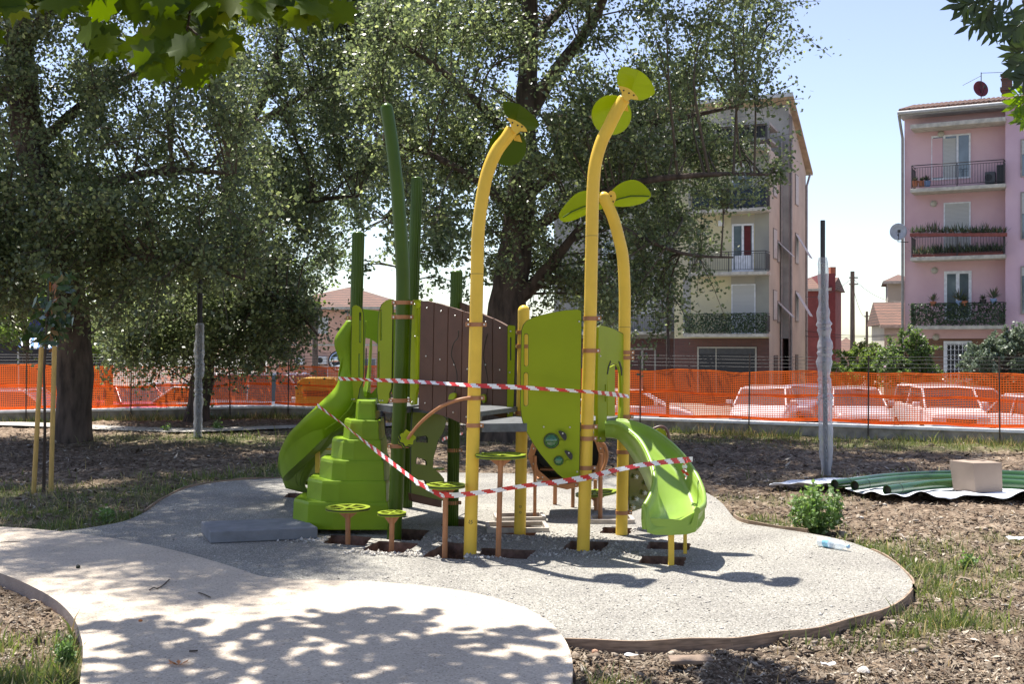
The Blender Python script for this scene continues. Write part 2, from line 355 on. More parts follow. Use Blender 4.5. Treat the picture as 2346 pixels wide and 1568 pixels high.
# the overlapping pits by the front post stay clear of one another
PITQ = [[(742, 1245), (835, 1252), (850, 1231), (760, 1226)], [(825, 1262), (925, 1270), (958, 1246), (868, 1240)], [(884, 1237), (962, 1240), (985, 1216), (912, 1212)], [(965, 1277), (1062, 1283), (1070, 1247), (1020, 1243)],
    [(1093, 1276), (1205, 1282), (1228, 1262), (1105, 1256)], [(1130, 1222), (1222, 1228), (1240, 1208), (1145, 1203)], [(1150, 1196), (1225, 1198), (1245, 1182), (1165, 1180)], [(1290, 1259), (1380, 1264), (1396, 1243), (1304, 1240)],
    [(1375, 1222), (1442, 1226), (1450, 1211), (1382, 1208)], [(1480, 1258), (1580, 1262), (1580, 1245), (1488, 1242)], [(1463, 1291), (1568, 1298), (1572, 1278), (1472, 1274)], [(1010, 1206), (1068, 1207), (1078, 1190), (1022, 1189)], [(648, 1141), (698, 1142), (692, 1131), (660, 1130)]]
def rough(q):
    q = [Vector((gd(x, y).x, gd(x, y).y)) for x, y in q]; o_ = []
    for i in range(4):
        a, b = q[i], q[(i + 1) % 4]; n_ = (b - a).normalized(); n_ = Vector((-n_.y, n_.x))
        for t in (0, .16, .33, .5, .67, .84): p_ = a.lerp(b, t) + n_ * random.uniform(-.012, .012); o_.append((p_.x, p_.y))
    return o_
pit_use = [rough(q) for q in PITQ]
flat_sheet('gravel_pad', PAD, pit_use, 0.0, M_grav)
M_pit = mat('pit_earth', (.17, .105, .075), .95, var=.4, vscale=14, bump=.6, bscale=50)
mb = MB()
for r in pit_use:
    n4 = len(r)
    for i in range(n4):
        a, b = r[i], r[(i + 1) % n4]
        mb.poly([(b[0], b[1], -.001), (a[0], a[1], -.001), (a[0], a[1], -.24), (b[0], b[1], -.24)])
    mb.poly([(a[0], a[1], -.24) for a in r])
tag(mb.build('pit_soil', M_pit), kind='structure')
# path slab
flat_sheet('path', PATH, [], 0.022, M_conc)
mb = MB()
for i in range(len(PATH)):
    a, b = PATH[i], PATH[(i + 1) % len(PATH)]
    mb.poly([(a[0], a[1], -.16), (b[0], b[1], -.16), (b[0], b[1], .021), (a[0], a[1], .021)])
tag(mb.build('path_side', mat('slab_side', (.33, .27, .23), .9, bump=.5, bscale=60)), kind='structure')
# thin board edging round the pad (the side towards the soil shows)
M_board = mat('weathered_edging', (.27, .19, .13), .8, var=.35, vscale=9, bump=.3, bscale=80, stretch=(1, 1, 8))
def edging(i0, i1, hz, name='edging_board', lab='', lean=0.0):
    mb = MB(); pts = PAD[i0:i1]
    nn = []
    for i, q in enumerate(pts):
        a = Vector(pts[max(i - 1, 0)]); b = Vector(pts[min(i + 1, len(pts) - 1)]); t = (b - a).normalized(); nn.append(Vector((-t.y, t.x)))
    o_ = [Vector(q) + nn[i] * .012 for i, q in enumerate(pts)]; i_ = [Vector(q) - nn[i] * .002 for i, q in enumerate(pts)]
    for i in range(len(pts) - 1):
        z = lambda k: hz + .006 * math.sin(k * .7)
        A, B, C, D = o_[i], o_[i + 1], i_[i], i_[i + 1]
        mb.mesh([(A.x, A.y, -.14), (B.x, B.y, -.14), (B.x, B.y, z(i + 1)), (A.x, A.y, z(i)), (C.x, C.y, -.14), (D.x, D.y, -.14), (D.x, D.y, z(i + 1)), (C.x, C.y, z(i))],
                [(1, 0, 3, 2), (4, 5, 6, 7), (3, 7, 6, 2)])
    o = mb.build(name, M_board); tag(o, lab, 'edging board')
edging(0, 30, .02, lab='curved dark edging board along the far left rim of the gravel, by the shaded grass')
edging(74, 86, .03, lab='short curved edging board right of the slide, at the far rim of the gravel')
edging(95, 110, .01, lab='pale curved edging strip at the right tip of the gravel pad')
edging(111, 161, .006, lab='long curved brown edging board along the front right rim of the gravel pad')

# street, pavement, hedge-less parking beyond the fence
M_asph = mat('asphalt', (.12, .118, .112), .9, var=.25, vscale=3, bump=.3, bscale=90)
Xs = np.linspace(-60, 60, 61)
mb = MB()
for i in range(60):
    a, b = Xs[i], Xs[i + 1]; fa, fb = float(fence_y(a)), float(fence_y(b))
    mb.poly([(a, fa + 1.2, -1.2), (b, fb + 1.2, -1.2), (b, fb + 22, -1.2), (a, fa + 22, -1.2)])
tag(mb.build('street', M_asph), kind='structure')
mb = MB()
for i in range(60):
    a, b = Xs[i], Xs[i + 1]; fa, fb = float(fence_y(a)), float(fence_y(b)); mb.poly([(a, fa + 22, -1.215), (b, fb + 22, -1.215), (b * 2, 260, -1.215), (a * 2, 260, -1.215)])
tag(mb.build('town_ground', mat('town_ground', (.20, .19, .165), .95, var=.25, vscale=.3)), kind='structure')
M_pave = mat('pavement_grey', (.33, .32, .30), .9, var=.1, vscale=4, bump=.2, bscale=60)
# grey walkway strip in the park far left
mb = MB(); pp = smooth_path([(-200, 968, 0), (60, 972, 0), (330, 984, 0), (480, 985, 0), (700, 977, 0), (900, 973, 0), (1100, 972, 0), (1250, 976, 0)], 6)
q = [gd(x, y, -.02) for x, y, _ in pp]
for a, b in zip(q[:-1], q[1:]):
    mb.poly([a + Vector((0, -.45, 0)), b + Vector((0, -.45, 0)), b + Vector((0, .5, 0)), a + Vector((0, .5, 0))])
tag(mb.build('walkway', mat('walkway_dust', (.42, .39, .35), .95, var=.15, vscale=3, bump=.3, bscale=60)), kind='structure')
# low park wall with a pale rail on top, following the fence line
def fence_pts(x0, x1, n): return [(float(x), float(fence_y(x))) for x in np.linspace(x0, x1, n)]
mb = MB(); mr = MB(); XC = -5.77
for x0, x1 in ((-24, XC), (XC, 16)):
    a = Vector((x0, float(fence_y(x0)))); b = Vector((x1, float(fence_y(x1)))); t = (b - a).normalized(); nn = Vector((-t.y, t.x))
    L = (b - a).length; mid = (a + b) / 2 + nn * .12; ang = math.atan2(t.y, t.x)
    mb.box((mid.x, mid.y, -.55), (L + .05, .2, 1.4 + .02), rz=ang)
w = mb.build('low_wall', mat('old_concrete', (.30, .27, .23), .9, var=.3, vscale=5, bump=.4, bscale=40))
tag(w, 'low grey concrete wall under the orange netting round the park', 'wall')
for x0, x1 in ((-24, XC), (XC, 16)):
    a = Vector((x0, float(fence_y(x0)))); b = Vector((x1, float(fence_y(x1)))); t = (b - a).normalized(); nn = Vector((-t.y, t.x))
    L = (b - a).length; mid = (a + b) / 2 + nn * .06; mr.box((mid.x, mid.y, .18), (L + .05, .18, .05), rz=math.atan2(t.y, t.x))
mr.build('coping_rail', mat('galvanised_rail', (.80, .80, .79), .5), w)

# ---------------------------------------------------------------- netting fence
M_net = mat('orange_netting', (.85, .13, .012), .5, var=.1, vscale=3); 
nn_ = M_net.node_tree; pr = nn_.nodes['Principled BSDF']; tr = nn_.nodes.new('ShaderNodeBsdfTranslucent'); tr.inputs[0].default_value = (.95, .2, .03, 1)
mx = nn_.nodes.new('ShaderNodeMixShader'); mx.inputs[0].default_value = .45; nn_.links.new(pr.outputs[0], mx.inputs[1]); nn_.links.new(tr.outputs[0], mx.inputs[2]); nn_.links.new(mx.outputs[0], nn_.nodes['Material Output'].inputs[0])
M_rust = mat('rusty_rod', (.07, .05, .04), .7, var=.3, vscale=10)
def fence(x0, x1, lab, ztop, zbot, postx, seed, net_gap=None):
    a = Vector((x0, float(fence_y(x0)))); b = Vector((x1, float(fence_y(x1)))); L = (b - a).length; t = (b - a) / L; nrm = Vector((t.y, -t.x))
    root = empty('netting_fence', (a.x, a.y, 0), lab, 'fence', 'orange netting fences')
    rr = np.random.default_rng(int(seed))
    def wob(s, h): return .05 * math.sin(s * 1.7 + seed) * (1 - h) + .03 * math.sin(s * 4.1 + h * 3 + seed) + .02 * math.sin(s * 9 + h * 7)
    def zt(s): return ztop(s / L) + .015 * math.sin(s * 2.4 + seed) + .008 * math.sin(s * 7)
    def P(s, h, o=0.0):
        q = a + t * s + nrm * (-.02 + wob(s, h) * .5 + o); zz = zbot + (zt(s) - zbot) * h + .012 * math.sin(s * 3.3 + h * 9 + seed)
        return (q.x, q.y, zz)
    mb = MB(); ns = int(L / .12); S = np.linspace(0, L, ns)
    nh = 24
    for j in range(nh + 1):
        h = j / nh; d = .0086 if j not in (0, nh) else .016
        up = [P(s, h) for s in S]
        vs = [(q[0], q[1], q[2] - d) for q in up] + [(q[0], q[1], q[2] + d) for q in up]
        mb.mesh(vs, [(i, i + 1, ns + i + 1, ns + i) for i in range(ns - 1)])
    nv = int(L / .045); hs = np.linspace(0, 1, 7)
    for s in np.linspace(.01, L - .01, nv):
        q = [P(s, h, .003) for h in hs]; w_ = .0056
        vs = [(x - t.x * w_, y - t.y * w_, z) for x, y, z in q] + [(x + t.x * w_, y + t.y * w_, z) for x, y, z in q]
        mb.mesh(vs, [(i, 7 + i, 7 + i + 1, i + 1) for i in range(6)])
    mb.build('net', M_net, root)
    # folded doubled strips along the middle and foot
    for hm, wd in ((.52, .028), (.015, .03)):
        mb = MB(); up = []
        for s in S:
            x, y, z = P(s, hm, .02); z += .02 * math.sin(s * 1.3 + seed) * (hm > .1); up.append((x, y, z))
        vs = [(x, y, z - wd * (.8 + .3 * math.sin(i * .5))) for i, (x, y, z) in enumerate(up)] + [(x, y, z + wd * .8) for x, y, z in up]
        mb.mesh(vs, [(i, i + 1, ns + i + 1, ns + i) for i in range(ns - 1)]); mb.build('net_band', M_net, root)
    for s in np.arange(.4, L, 2.25):
        if postx and not postx(s): continue
        q = a + t * s + nrm * .03; mb = MB(); lean = .02 * math.sin(s * 5)
        mb.tube([(q.x, q.y, -.1), (q.x + lean, q.y, 1.55 + .06 * math.sin(s * 3))], .014, 6); mb.build('post', M_rust, root)
    mb = MB()
    for zz in (1.27, 1.34, 1.41, 1.47):
        q = [a + t * s for s in S[::12]] + [b]; mb.tube([(p_.x - nrm.x * .03, p_.y - nrm.y * .03, zz + .01 * math.sin(i * 1.3)) for i, p_ in enumerate(q)], .0035, 4)
    mb.build('wire', M_blackm, root)
    return root
fence(XC + .05, 14, 'right hand orange mesh netting fence in front of the parked cars and apartment blocks', lambda h: 1.16 + .02 * h, .255, None, 2.0)
fence(-22, XC - .05, 'left hand orange mesh netting fence behind the big trees', lambda h: 1.40 - .28 * h, .25, None, 5)

# ---------------------------------------------------------------- ground litter, grass
def tri_mesh(name, V, F, m, mi=None, smooth=False):
    me = bpy.data.meshes.new(name); V = np.asarray(V, np.float32); F = np.asarray(F, np.int32); k = F.shape[1]
    me.vertices.add(len(V)); me.vertices.foreach_set('co', V.ravel()); me.loops.add(F.size); me.loops.foreach_set('vertex_index', F.ravel())
    me.polygons.add(len(F)); me.polygons.foreach_set('loop_start', np.arange(0, F.size, k)); 
    if smooth: me.polygons.foreach_set('use_smooth', np.ones(len(F), bool))
    me.update(); me.validate()
    for q in (m if isinstance(m, list) else [m]): me.materials.append(q)
    o = bpy.data.objects.new(name, me); COL.objects.link(o); return o
def scatter_uY(N, ymin, ymax, umax=.5):
    """random spots, denser near the viewer's side where they show"""
    Y = 1 / rng.uniform(1 / ymax, 1 / ymin, N); u = rng.uniform(-umax, umax, N); return u * Y, Y
OCT = np.array([(1, 0, 0), (0, 1, 0), (-1, 0, 0), (0, -1, 0), (0, 0, 1), (0, 0, -1), ], float)
OF = np.array([(0, 1, 4), (1, 2, 4), (2, 3, 4), (3, 0, 4), (1, 0, 5), (2, 1, 5), (3, 2, 5), (0, 3, 5)])
def ico():
    bm = bmesh.new(); bmesh.ops.create_icosphere(bm, subdivisions=1, radius=1); V = np.array([v.co[:] for v in bm.verts]); F = np.array([[v.index for v in f.verts] for f in bm.faces]); bm.free(); return V, F
IV, IF = ico()
def lumps(name, X, Y, Z, size, m, flat=.6, jit=.35, lab=None, kind='stuff', V0=None, F0=None):
    V0 = IV if V0 is None else V0; F0 = IF if F0 is None else F0; N = len(X); k = len(V0)
    d = 1 + rng.uniform(-jit, jit, (N, k)); V = V0[None] * d[..., None] * size[:, None, None]
    V[..., 2] *= flat; st = rng.uniform(.7, 1.4, N); V[..., 0] *= st[:, None]; a = rng.uniform(0, 2 * PI, N); ca, sa = np.cos(a)[:, None], np.sin(a)[:, None]
    x = V[..., 0] * ca - V[..., 1] * sa; y = V[..., 0] * sa + V[..., 1] * ca; V[..., 0] = x + X[:, None]; V[..., 1] = y + Y[:, None]; V[..., 2] += (Z + size * flat * .3)[:, None]
    F = (F0[None] + (np.arange(N) * k)[:, None, None]).reshape(-1, 3)
    o = tri_mesh(name, V.reshape(-1, 3), F, m); tag(o, lab, None, None, kind); return o
M_clod = leafmat('clods', (.095, .07, .052), (.245, .19, .14), 0, .95, .1, c3=(.40, .345, .28))
M_stone = leafmat('pale_stones', (.22, .19, .16), (.46, .42, .37), 0, .9, .2, c3=(.66, .63, .58))
M_peb = leafmat('gravel_grains', (.22, .20, .175), (.50, .47, .42), 0, .9, .2, c3=(.66, .63, .58))
M_chip = leafmat('mulch', (.075, .057, .041), (.285, .23, .17), 0, .9, .2, c3=(.54, .475, .385))
def free(X, Y, margin=.03):
    ok = ~(inside(PAD, X, Y) | inside(PATH, X, Y)); ok &= np.minimum(near_edge(PAD, X, Y), near_edge(PATH, X, Y)) > margin
    return ok & (Y < fence_y(X) - .15)
X, Y = scatter_uY(30000, 5.4, 24); k = free(X, Y) & (vnoise(X * 1.7, Y * 1.7, 41) > .34); X, Y = X[k], Y[k]
lumps('soil_clods', X, Y, ground_z(X, Y), rng.gamma(2.0, .0036, len(X)) * np.where(Y > 10, 1.5, 1) + .003, M_clod, lab='crumbly brown earth clods strewn over the bare soil')
# heavier clods along the pad front edge and bottom right
ex, ey = [], []
for i in range(112, 165):
    q = PAD[i % len(PAD)]
    for _ in range(34): ex.append(q[0] + rng.normal(0, .12)); ey.append(q[1] - abs(rng.normal(.08, .10)))
ex, ey = np.array(ex), np.array(ey); k = free(ex, ey, .02); ex, ey = ex[k], ey[k]
lumps('edge_clods', ex, ey, ground_z(ex, ey), rng.gamma(2.0, .0045, len(ex)) + .003, M_clod, .65, .5, lab='row of larger earth clods heaped against the front edging board')
X, Y = scatter_uY(750, 5.4, 23); k = free(X, Y); X, Y = X[k], Y[k]
lumps('stones', X, Y, ground_z(X, Y), rng.gamma(2, .006, len(X)) + .004, M_stone, .5, lab='pale stones and bits of rubble scattered on the soil')
# mulch chips and dead leaves: thin slivers
X, Y = scatter_uY(85000, 5.4, 25); k = free(X, Y) & (rng.uniform(size=len(X)) > grass_w(X, Y) * .6); X, Y = X[k], Y[k]; N = len(X)
Ls = (rng.gamma(2.0, .0055, N) + .005) * np.where(Y > 9, 1.5, 1) * np.where(Y > 15, 1.4, 1); Ws = Ls * rng.uniform(.12, .4, N); a = rng.uniform(0, 2 * PI, N); tl = rng.normal(0, .35, N); Z = ground_z(X, Y) + .012
dx, dy = np.cos(a), np.sin(a)
V = np.stack([np.stack([X - dx * Ls, Y - dy * Ls, Z - tl * Ls], -1), np.stack([X - dy * Ws, Y + dx * Ws, Z + .004], -1), np.stack([X + dx * Ls, Y + dy * Ls, Z + tl * Ls], -1), np.stack([X + dy * Ws, Y - dx * Ws, Z + .008], -1)], 1)
o = tri_mesh('mulch', V.reshape(-1, 3), np.arange(N * 4).reshape(-1, 4), M_chip); tag(o, 'dry bark mulch, straw and dead leaves over the soil', None, None, 'stuff')
# gravel grains on the pad
X, Y = scatter_uY(42000, 6.0, 13.5); k = inside(PAD, X, Y) & ~inside(PATH, X, Y)
for r in pit_use: k &= ~inside(r, X, Y)
X, Y = X[k], Y[k]
sz = rng.gamma(2.2, .0012, len(X)) + .001
lumps('gravel', X, Y, np.zeros(len(X)), sz, M_peb, .7, V0=OCT, F0=OF, lab='loose grey gravel grains on the pad')
hx, hy, hs_ = [], [], []
for px, py, n_, sx, sy, s_ in ((880, 1268, 420, .16, .05, .008), (960, 1272, 420, .14, .05, .009), (1090, 1278, 200, .12, .03, .008), (730, 1240, 420, .12, .05, .009), (1380, 1262, 900, .25, .16, .007), (1060, 1235, 700, .22, .12, .007), (1290, 1235, 600, .22, .12, .007), (1240, 1272, 300, .2, .05, .007), (1440, 1215, 200, .12, .05, .008)):
    c = gd(px, py); hx.append(rng.normal(c.x, sx, n_)); hy.append(rng.normal(c.y, sy, n_)); hs_.append(rng.gamma(2, s_ * .4, n_) + .002)
hx, hy, hs_ = map(np.concatenate, (hx, hy, hs_)); k = np.ones(len(hx), bool)
for r in pit_use: k &= ~inside(r, hx, hy)
lumps('gravel_heap', hx[k], hy[k], np.zeros(k.sum()), hs_[k], M_peb, .9, V0=OCT, F0=OF, lab='coarser gravel heaped round the post pits')

M_grass = leafmat('grass_blades', (.075, .11, .03), (.17, .21, .07), .35, .5, .4, c3=(.48, .40, .22))
M_dry = leafmat('dry_grass', (.30, .24, .10), (.46, .38, .20), .35, .6, .3, c3=(.2, .22, .07))
def blades(name, X, Y, H, m, lab, kind='stuff', Z=None, wf=.045):
    N = len(X); a = rng.uniform(0, 2 * PI, N); b = rng.normal(0, .45, (N, 2)) * H[:, None]; Z = ground_z(X, Y) - .004 if Z is None else Z; w = H * wf * rng.uniform(.5, 1.3, N) + .0012
    dx, dy = np.cos(a) * w, np.sin(a) * w
    V = np.stack([np.stack([X - dx, Y - dy, Z], -1), np.stack([X + dx, Y + dy, Z], -1),
                  np.stack([X + dx * .7 + b[:, 0] * .35, Y + dy * .7 + b[:, 1] * .35, Z + H * .6], -1), np.stack([X - dx * .7 + b[:, 0] * .35, Y - dy * .7 + b[:, 1] * .35, Z + H * .6], -1),
                  np.stack([X + b[:, 0], Y + b[:, 1], Z + H], -1)], 1).reshape(-1, 3)
    i = np.arange(N)[:, None] * 5
    F = np.concatenate([i + np.array([[0, 1, 2]]), i + np.array([[0, 2, 3]]), i + np.array([[3, 2, 4]])], 0)
    o = tri_mesh(name, V, F, m); tag(o, lab, None, None, kind); return o
X, Y = scatter_uY(330000, 5.4, 27); g = grass_w(X, Y); k = free(X, Y, .02) & (rng.uniform(size=len(X)) < g ** 1.3 * 1.0); X, Y = X[k], Y[k]
blades('grass', X, Y, rng.gamma(3, .017, len(X)) * np.where(Y > 15, 1.25, .8) + .015, M_grass, 'patchy green grass growing over the bare soil')
X, Y = scatter_uY(30000, 5.4, 27); g = grass_w(X, Y); k = free(X, Y, .02) & (rng.uniform(size=len(X)) < g ** .7 * .5 + .02); X, Y = X[k], Y[k]
blades('dry_grass', X, Y, rng.gamma(3, .02, len(X)) * .8 + .02, M_dry, 'dry straw coloured grass stalks among the green', wf=.02)
# tall weeds along the wall foot
N = 9000; X = rng.uniform(-14, 11, N); Y = fence_y(X) - rng.gamma(1.5, .16, N) - .05; k = vnoise(X * .9, Y * 0, 77) > .3; X, Y = X[k], Y[k]
blades('wall_grass', X, Y, rng.gamma(3, .026, len(X)) + .03, M_grass, 'taller grass and weeds along the foot of the park wall', wf=.03)
N = 5000; X = rng.uniform(-14, 11, N); Y = fence_y(X) - rng.gamma(1.5, .2, N) - .05; k = vnoise(X * .7, Y * 0, 78) > .42; X, Y = X[k], Y[k]
blades('dry_wall_grass', X, Y, rng.gamma(3, .03, len(X)) + .03, M_dry, 'dry straw coloured weeds along the park wall', wf=.02)
# ================================================================ THE PLAY UNIT (two towers, bridge, two slides)
PU = empty('play_structure', (-.2, 10.2, 0), 'large green and yellow climbing frame with two slides, brown bridge and tall bent posts', 'climbing frame')
def post_path(pts, Y, k=5):
    """pixel centreline; last entry of a point may carry its own distance"""
    return [at(p[0], p[1], p[2] if len(p) > 2 else Y) for p in smooth_path([(x + (Y,) if len(x) == 2 else x) for x in pts], k)]
def clamp(parent, c, axis_r, h=.03, ears=((1, 0),), name='clamp', mat_=None):
    mb = MB(); c = Vector(c); n = 20
    mb.tube([c - Vector((0, 0, h / 2)), c + Vector((0, 0, h / 2))], axis_r + .005, n)
    for ex, ey in ears:
        e = Vector((ex, ey, 0)).normalized(); p = c + e * (axis_r + .018)
        mb.box(p, (.038, .016, h), rz=math.atan2(e.y, e.x))
    o = mb.build(name, mat_ or M_tan, parent, bevel=.002)
    mb = MB()
    for ex, ey in ears:
        e = Vector((ex, ey, 0)).normalized(); p = c + e * (axis_r + .022); q = Vector((-e.y, e.x, 0)); q = q if q.y < 0 else -q
        mb.tube([p + q * .006, p + q * .014], .008, 8)
    mb.build('bolt', M_bolt, o); return o
def bolts(parent, P, name='bolt', r=.008, nrm=Vector((0, -1, 0)), m=None):
    mb = MB()
    for p in P:
        p = Vector(p); mb.tube([p, p + nrm * .006, p + nrm * .009], [r, r, r * .6], 8)
    return mb.build(name, m or M_bolt, parent)
def pst(pts, Y, r, m, label=None, cap='dome', base_z=-.22, n=20):
    path = post_path(pts, Y); b = path[0]; d = (path[0] - path[1]).normalized(); path = [b + d * (b.z - base_z) / max(abs(d.z), .2)] + path
    rs = [r] * len(path) if not hasattr(r, '__len__') else list(np.interp(np.linspace(0, 1, len(path)), np.linspace(0, 1, len(r)), r))
    mb = MB(); mb.tube(path, rs, n); ax = (path[-1] - path[-2]).normalized()
    if cap == 'dome': mb.dome(path[-1], ax, rs[-1], rs[-1] * .95, n)
    elif cap: mb.dome(path[-1], ax, rs[-1], rs[-1] * .35, n)
    o = mb.build('post', m, PU)
    if label: o['label'] = label
    return o, path
def on_path(path, y, Y=None):
    """the point of a post at picture height y"""
    for a, b in zip(path[:-1], path[1:]):
        ya = CY - (a.z - EYE) / a.y * FX; yb = CY - (b.z - EYE) / b.y * FX
        if (ya - y) * (yb - y) <= 0 and abs(ya - yb) > 1e-6: return a.lerp(b, (ya - y) / (ya - yb))
    return path[-1]
Y1, Y2, Y3, Y4 = 9.38, 9.52, 10.4, 10.3
oY1, pY1 = pst([(1077, 1270), (1084, 1000), (1090, 760), (1093, 628), (1095, 542), (1102, 472), (1115, 402), (1136, 349), (1161, 314), (1172, 298)], Y1, .054, M_yel, 'left tall yellow post bending right at the top', cap='flat')
oY2, pY2 = pst([(1336, 1262), (1344, 1000), (1352, 740), (1356, 541), (1358, 450), (1363, 382), (1377, 328), (1396, 288), (1415, 250), (1429, 228)], Y2, .054, M_yel, 'tallest yellow post bending right at the top', cap='flat')
oY3, pY3 = pst([(1191, 1222), (1195, 1000), (1199, 800), (1200, 712)], Y3, .054, M_yel, 'short straight yellow post with rounded top')
oY4, pY4 = pst([(1424, 1225), (1428, 1000), (1431, 750), (1431, 660), (1427, 590), (1418, 547), (1406, 503), (1394, 474), (1383, 452)], Y4, .054, M_yel, 'yellow post bending left at the top behind the tallest one', cap='dome')
for pth, y, par in ((pY1, 628, oY1), (pY2, 541, oY2), (pY4, 750, oY4)):
    c = on_path(pth, y); mb = MB(); mb.tube([c - Vector((0, 0, .0025)), c + Vector((0, 0, .0025))], .0548, 20); mb.build('joint_ring', mat('joint', (.35, .22, .05), .5), par)
G1, G2, G3, G4 = 10.1, 12.0, 11.2, 11.1
oG1, pG1 = pst([(903, 1234), (911, 1060), (919, 850), (923, 706), (923, 620), (916, 507), (909, 423), (897, 320), (886, 250)], G1, [.064, .064, .064, .062, .060, .058], M_dark, 'tall thick dark green post bending left at the top')
oG2, pG2 = pst([(931, 1166), (938, 900), (944, 682), (955, 409)], G2, .056, M_dark, 'tall dark green post leaning behind the thick one', cap='flat')
oG3, pG3 = pst([(803, 1200), (808, 900), (817, 660), (821, 535)], G3, .057, M_dark, 'dark green fluted post at the left of the tower', cap='flat')
oG4, pG4 = pst([(1036, 1196), (1040, 900), (1046, 624)], G4, .054, M_dark, 'short dark green fluted post behind the bridge', cap='flat')
# flutes of the two grooved posts
for par, pth, r in ((oG3, pG3, .057), (oG4, pG4, .054), (oG2, pG2, .056)):
    mb = MB()
    for k in range(16):
        a = 2 * PI * k / 16; o_ = Vector((math.cos(a), math.sin(a), 0)) * r; mb.tube([pth[0] + o_, pth[-1] + o_], .0055, 5)
    mb.build('flute', M_dark, par)
def cl(par, pth, y, r, ears): return clamp(par, on_path(pth, y), r, .035, ears)
for y in (744, 912, 975): cl(oY1, pY1, y, .054, ((1, -.3), (-1, -.5)) if y == 744 else ((1, -.4),))
for y in (730, 804, 978, 1005, 1072): cl(oY2, pY2, y, .054, ((1, -.2),))
for y in (762, 794, 946, 985): cl(oY3, pY3, y, .054, ((-1, -.2),))
for y in (808, 820, 955, 1036, 1175): cl(oY4, pY4, y, .054, ((1, -.1),))
for y in (694, 727, 918, 1022): cl(oG1, pG1, y, .064, ((1, -.3), (-1, -.3)))
for y in (729, 740, 918): cl(oG3, pG3, y, .057, ((-1, -.3),))
for y in (1032, 1152): cl(oG4, pG4, y, .054, ((1, -.3),))
# the clamp sitting on the slots side and little maker's mark (a sprouting tulip) on the yellow posts
for par, pth, y, sc in ((oY1, pY1, 1195, 1), (oY3, pY3, 1160, .7), (oY3, pY3, 1173, .7)):
    c = on_path(pth, y) + Vector((0, -.0555, 0)); mb = MB()
    for s in (-1, 1):
        q = [(0, -.02), (s * .016, -.006), (s * .019, .004), (s * .006, -.006)]; mb.poly([c + Vector((u * sc, 0, v * sc)) for u, v in (q if s > 0 else q[::-1])])
        q = [(s * .002, .0), (s * .012, .006), (s * .012, .02), (s * .004, .012)]; mb.poly([c + Vector((u * sc, .001, v * sc)) for u, v in (q if s > 0 else q[::-1])])
    mb.build('maker_mark', mat('mark_print', (.10, .08, .04), .6), par)

# ---- leaf panels on the yellow posts
def leaf_panel(par, pts, Y, mid, tilt=(0, 0), th=.012, m=None, fold=None, lab=None):
    """polygon in pixels at distance Y; depth changes linearly with pixel x and y by tilt (m per 100 px)"""
    c = (sum(p[0] for p in pts) / len(pts), sum(p[1] for p in pts) / len(pts))
    def D(x, y):
        d = Y + tilt[0] * (x - c[0]) / 100 + tilt[1] * (y - c[1]) / 100
        if fold: # crease line a->b lifts towards the camera
            (ax, ay), (bx, by), h = fold; L = math.hypot(bx - ax, by - ay); s = abs((x - ax) * (by - ay) - (y - ay) * (bx - ax)) / L; d += h * min(s / 40, 1)
        return d
    n = len(pts); bm = bmesh.new()
    P = [at(x, y, D(x, y)) for x, y in pts]
    if fold:
        (ax, ay), (bx, by), h = fold; spine = [(ax + (bx - ax) * t, ay + (by - ay) * t) for t in (0, .25, .5, .75, 1)]
        S = [at(x, y, D(x, y)) for x, y in spine]
        fs = []
        # fan each outline edge to its nearest spine stations
        def near(p):
            t = ((p[0] - ax) * (bx - ax) + (p[1] - ay) * (by - ay)) / ((bx - ax) ** 2 + (by - ay) ** 2); return int(round(max(0, min(1, t)) * 4))
        vs = P + S
        for i in range(n):
            j = (i + 1) % n; a, b = near(pts[i]), near(pts[j])
            fs.append((i, j, n + b)); 
            if a != b:
                st = 1 if b > a else -1; k = a
                while k != b: fs.append((i, n + k + st, n + k)); k += st
    else:
        vs = P + [at(c[0], c[1], D(*c))]; fs = [(i, (i + 1) % n, n) for i in range(n)]
    nv = len(vs); off = Vector((0, th, 0)); V = vs + [v + off for v in vs]
    F = list(fs) + [tuple(nv + i for i in f[::-1]) for f in fs] + [(i, nv + i, nv + (i + 1) % n, (i + 1) % n) for i in range(n)]
    mb = MB(); mb.mesh(V, F); o = mb.build('leaf', m or M_leafpan, par)
    bm = bmesh.new(); bm.from_mesh(o.data); bmesh.ops.recalc_face_normals(bm, faces=bm.faces); bm.to_mesh(o.data); bm.free()
    if lab: o['label'] = lab
    return o
def circ(cx_, cy_, rx, ry=None, n=28, a0=0): ry = ry or rx; return [(cx_ + rx * math.cos(2 * PI * k / n + a0), cy_ + ry * math.sin(2 * PI * k / n + a0)) for k in range(n)]
def curve_pts(pts, k=5): return [p for p in smooth_path(pts + [pts[0]], k)][:-1]
# left tall post: circle behind, folded leaf on top
leaf_panel(oY1, circ(1163, 337, 43), Y1 + .12, None, (.1, .30), m=M_dleafpan, lab='round dark leaf panel')
leaf_panel(oY1, curve_pts([(1152, 232), (1165, 233), (1190, 240), (1215, 258), (1236, 284), (1224, 296), (1207, 300), (1190, 284), (1163, 268), (1154, 252)], 3), Y1 - .02, None, (.05, .32), m=M_dleafpan, fold=((1190, 238), (1178, 300), .07), lab='folded dark leaf panel pointing up')
leaf_panel(oY2, circ(1401, 263, 46), Y2 + .12, None, (.1, .30), lab='round lime leaf panel')
leaf_panel(oY2, curve_pts([(1413, 178), (1418, 160), (1430, 152), (1450, 157), (1471, 165), (1490, 184), (1501, 209), (1490, 221), (1464, 229), (1446, 208), (1418, 196)], 3), Y2 - .02, None, (.05, .32), fold=((1462, 160), (1440, 226), .07), lab='folded lime leaf panel pointing up')
